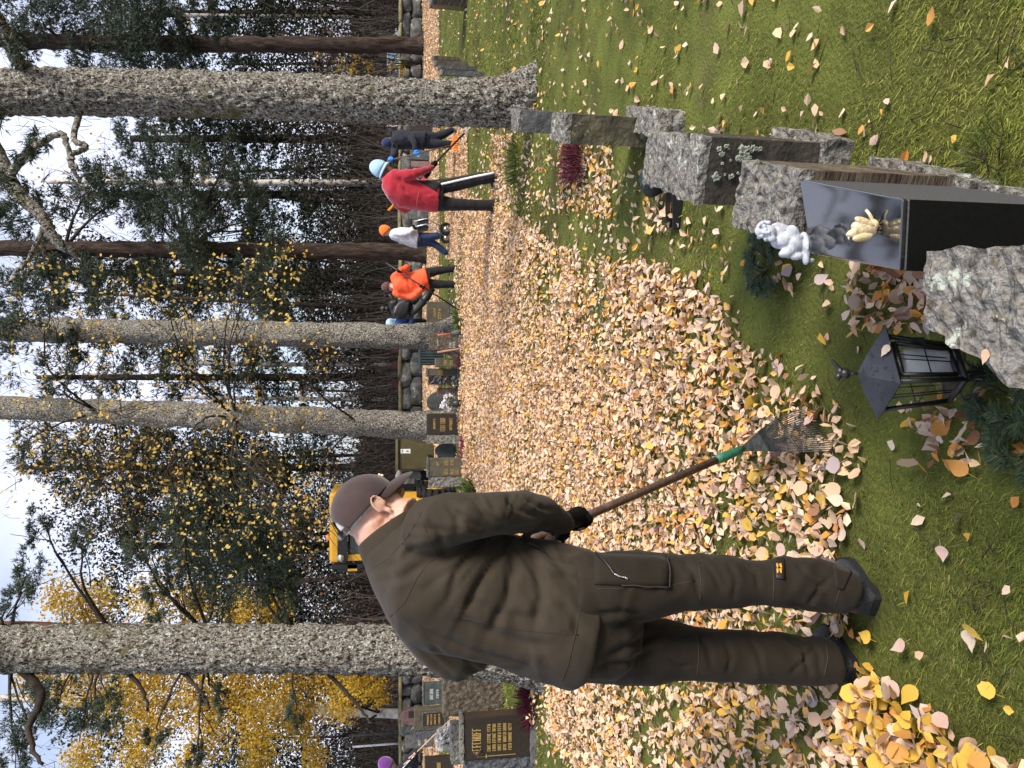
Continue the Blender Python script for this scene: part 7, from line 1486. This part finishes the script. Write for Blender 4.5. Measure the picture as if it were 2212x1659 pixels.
def euler_tilt(n, t):
    yw = rng.uniform(0, 2 * math.pi, n); tx = rng.normal(0, 1, n) * t; ty = rng.normal(0, 1, n) * t
    cz, sz, cx, sx, cy, sy = np.cos(yw), np.sin(yw), np.cos(tx), np.sin(tx), np.cos(ty), np.sin(ty); o = np.zeros(n); l = np.ones(n)
    Rz = np.stack([np.stack([cz, -sz, o], -1), np.stack([sz, cz, o], -1), np.stack([o, o, l], -1)], 1); Rx = np.stack([np.stack([l, o, o], -1), np.stack([o, cx, -sx], -1), np.stack([o, sx, cx], -1)], 1); Ry = np.stack([np.stack([cy, o, sy], -1), np.stack([o, l, o], -1), np.stack([-sy, o, cy], -1)], 1)
    return Rx @ Ry @ Rz
Rm = euler_tilt(n, tilt)
# nearest 300 that show: objects of their own
dist = np.sqrt(X * X + Y * Y + 2.25); vis = (px < 2205) & (px > 900) & (py > 4) & (py < 1655)
b_slab = [BVHTree.FromPolygons([tuple(o.matrix_world @ v.co) for v in o.data.vertices], [tuple(p_.vertices) for p_ in o.data.polygons]) for o in []]
order = np.argsort(-(size / dist) * vis - 0 * dist)
bpy.context.view_layer.update(); dg = bpy.context.evaluated_depsgraph_get()
chosen = []
for i in order[:1400]:
    if len(chosen) >= 300: break
    t_ = np.array([X[i], Y[i], Zl[i] + .012]); v = t_ - CAM; L_ = np.linalg.norm(v); r_ = SC.ray_cast(dg, Vector(CAM), Vector(v / L_), distance=L_ - .03)
    if not r_[0]: chosen.append(i)
chosen = np.array(chosen); rest = np.ones(n, bool); rest[chosen] = False
tmpl = np.array([[(-.5, 0, 0), (-.18, .34, .10), (.2, .24, .07), (.52, 0, .03)], [(-.5, 0, 0), (.52, 0, .03), (.2, -.24, .07), (-.18, -.34, .10)]])
ri = np.where(rest)[0]; m_ = len(ri); curl = rng.uniform(-1.2, 2.6, m_)
T = np.repeat(tmpl[None], m_, 0) * size[ri][:, None, None, None]; T[..., 2] *= curl[:, None, None]; T[..., 1] *= rng.uniform(.75, 1.1, m_)[:, None, None]
W = np.einsum('nij,nfkj->nfki', Rm[ri], T) + np.stack([X[ri], Y[ri], Zl[ri]], 1)[:, None, None, :]
lo = W[..., 2].min((1, 2)); fix = np.maximum(0, gz(X[ri], Y[ri]) + .004 - lo); W[..., 2] += fix[:, None, None] * .7
tag(link('leaf_litter', polys(W.reshape(-1, 4, 3), np.repeat(typ[ri], 2)), MT['leaf']), kind='stuff')
# single leaves: a birch or aspen leaf with stalk, folded midrib and curled edge
def leafshape(kind, seed):
    r = random.Random(seed); out_ = {'birch': [(-.46, 0), (-.40, .17), (-.26, .33), (-.08, .36), (.08, .29), (.22, .20), (.36, .10), (.54, 0)], 'aspen': [(-.42, 0), (-.38, .22), (-.22, .40), (0, .43), (.18, .36), (.30, .24), (.40, .10), (.46, 0)], 'long': [(-.52, 0), (-.40, .10), (-.22, .18), (0, .21), (.2, .17), (.36, .10), (.48, .04), (.58, 0)]}[kind]
    cu = r.uniform(.05, .28); fold = r.uniform(.02, .16); tw = r.uniform(-.3, .3)
    zf = lambda x, y: cu * (x * x) * 1.3 + fold * abs(y) * 1.4 + tw * x * y + .02 * math.sin(17 * x + seed)
    k = len(out_); V = [(x, 0, zf(x, 0)) for x, _ in out_] + [(x, y * r.uniform(.93, 1.07), zf(x, y)) for x, y in out_[1:-1]] + [(x, -y * r.uniform(.93, 1.07), zf(x, -y)) for x, y in out_[1:-1]]
    L1 = [0] + [k + i for i in range(k - 2)] + [k - 1]; L2 = [0] + [2 * k - 2 + i for i in range(k - 2)] + [k - 1]; F_ = []
    for i in range(k - 1):
        for Ls, fl in ((L1, 1), (L2, 0)):
            f = [i, i + 1, Ls[i + 1], Ls[i]]; f = [q for j, q in enumerate(f) if q not in f[:j]]
            if len(f) > 2: F_.append(tuple(f if not fl else f[::-1]))
    st = [(-.46, .008, zf(-.46, 0)), (-.46, -.008, zf(-.46, 0)), (-.85, -.03 + .05 * tw, .02), (-.85, -.014 + .05 * tw, .02)]; o_ = len(V)
    return V + st, F_ + [(o_, o_ + 1, o_ + 2, o_ + 3)]
LM = {}
for cn, lm_ in LEAFM.items():
    for j, kd in enumerate(('birch', 'aspen', 'birch', 'long' if cn in ('lilac grey', 'cream', 'brown') else 'aspen')):
        me_ = mesh(*leafshape(kd, sum(map(ord, cn)) % 7 + j * 13 + len(cn))); me_.materials.append(lm_); LM[(cn, j)] = me_
def cname(t): return 'peach' if t < .18 else 'cream' if t < .26 else 'pale pink' if t < .42 else 'lilac grey' if t < .5 else 'yellow' if t < .70 else 'orange' if t < .80 else 'brown' if t < .9 else 'cream'
BOOT = G(1895, 1300)
for i in chosen:
    c_ = cname(typ[i]); j = R_.randrange(4); o = bpy.data.objects.new('fallen_leaf', LM[(c_, j)]); C.objects.link(o)
    s = size[i] * 1.0; o.matrix_world = Matrix([list(Rm[i][r] * s) + [[X[i], Y[i], Zl[i]][r] + (.006 if r == 2 else 0)] for r in range(3)] + [[0, 0, 0, 1]])
    xx, yy = px[i], py[i]
    if xx > 1860 and yy > 1420: where = 'in the dense drift at the lower left corner of the scene'
    elif abs(xx - 1860) < 90 and 1180 < yy < 1500: where = 'around the boots of the raking man'
    elif xx > 1880 and 1020 < yy <= 1420: where = 'alone on the open mossy grass before the boots'
    elif yy < 420 and xx > 1250: where = 'scattered on the grass right of the near gravestone row'
    elif 560 < yy < 1010 and xx > 1820: where = 'in the litter about the lantern'
    elif xx > 1500 and yy > 1420: where = 'left of the raking man on thinly covered grass'
    elif yy <= 640: where = 'on the grass left of the near gravestone row'
    else: where = 'in the carpet of leaves round the rake head'
    tag(o, f'{c_} fallen leaf {where}', 'leaf', f'{c_} leaves {where}')
# leaf stuck on the lantern roof, and on the stones
def place_leaf(p_, c_, s, n_, label):
    o = bpy.data.objects.new('fallen_leaf', LM[(c_, 0)]); C.objects.link(o); n_ = nrm(n_); a = nrm(np.cross(n_, [.3, .9, .1])); b_ = np.cross(n_, a)
    o.matrix_world = Matrix([[a[r] * s, b_[r] * s, n_[r] * s, p_[r]] for r in range(3)] + [[0, 0, 0, 1]]); tag(o, label, 'leaf')
E4 = [leaned(q_) for q_ in E4]; M4 = [leaned(q_) for q_ in M4]
nr_ = nrm(np.cross(E4[1] - E4[0], M4[0] - E4[0])); nr_ = nr_ if nr_[2] > 0 else -nr_
place_leaf((E4[0] * .35 + E4[1] * .45 + M4[1] * .2) + nr_ * .006, 'cream', .034, nr_, 'pale leaf stuck to the wet roof of the lantern')
place_leaf(G(2128, 770, .507), 'peach', .028, (0, 0, 1), 'peach leaf lying on the rough top of the nearest gravestone')
tw = []
for k in range(260):
    Yt = 1 / R_.uniform(1 / 9, 1 / 1.2); Xt = R_.uniform(-.6, .6) * Yt; a = R_.uniform(0, 6.28); l = R_.uniform(.03, .13); c_ = np.array([Xt, Yt, float(gz(np.array([Xt]), np.array([Yt]))[0]) + .016]); d_ = np.array([math.cos(a), math.sin(a), R_.gauss(0, .15)]) * l / 2
    tw.append(tube([c_ - d_, c_ + [R_.gauss(0, .006), R_.gauss(0, .006), .004], c_ + d_], [.0018, .0015, .0008], 4))
tag(obj('fallen_twigs', joinVF(tw), MT['branch']), kind='stuff')
# ------------------------------------------------------------------ grass blades: short mossy lawn
def grass(name, n, Y0, Y1, wx, hmul, wmul):
    u = rng.uniform(0, 1, n); Y = 1 / (1 / Y0 + (1 / Y1 - 1 / Y0) * u); X = rng.uniform(-1, 1, n) * (wx * Y + .25)
    d, px, py, ins = density(X, Y); k = (rng.uniform(0, 1, n) > d * .55) & keep_out(X, Y); X, Y = X[k], Y[k]; px = px[k]; py = py[k]; n = len(X)
    pts = np.stack([X, Y, 0 * X], 1); tall = .55 + .45 * np.clip(fbm(pts * 1.7, 3, 71) + .5, 0, 1.4)
    k2 = rng.uniform(0, 1, n) < np.clip(1.25 + 1.1 * fbm(pts * 2.3 + 4, 3, 103), .22, 1); X, Y, px, py, pts, tall = X[k2], Y[k2], px[k2], py[k2], pts[k2], tall[k2]; n = len(X)
    h = (.012 + .024 * rng.uniform(0, 1, n) ** 2) * tall * hmul * np.clip(.8 + Y * .05, 1, 1.6); w_ = np.maximum(.0013, .00052 * Y) * wmul * rng.uniform(.7, 1.4, n)
    p_ = np.stack([X, Y, gz(X, Y) - .003], 1); a = rng.uniform(0, 6.283, n); ln = rng.uniform(.35, 2.2, n)
    dr = np.stack([np.cos(a) * ln, np.sin(a) * ln, np.ones(n)], 1); dr /= np.linalg.norm(dr, axis=1)[:, None]
    s = np.stack([-np.sin(a), np.cos(a), 0 * a], 1) * w_[:, None]; s2 = s
    tip = p_ + dr * h[:, None] + np.stack([np.cos(a), np.sin(a), -.5 + 0 * a], 1) * (h * .35)[:, None]; mid = p_ + dr * (h * .62)[:, None]
    V = np.stack([p_ - s, p_ + s, mid + s * .8, tip], 1); V2 = np.stack([p_ - s, mid + s * .8, tip, mid - s * .8], 1)
    V = np.stack([p_ + s, tip, p_ - s + dr * (h * .2)[:, None]], 1)
    r_ = np.clip(.42 + .25 * fbm(pts * 1.3, 3, 81) + .10 * vnoise(pts * 9, 83) + rng.normal(0, .14, n), 0, 1); dead = rng.uniform(0, 1, n) < .07 + .16 * (fbm(pts * 1.1 + 9, 3, 101) > .35); r_ = np.where(dead, rng.uniform(.86, 1, n), np.minimum(r_, .8))
    return tag(link(name, polys(V, r_), MT['blade']), kind='stuff')
grass('lawn_grass', 420000, .75, 7, .68, 1.0, .92)
grass('far_lawn_grass', 130000, 7, 32, .66, 1.7, 1.15)
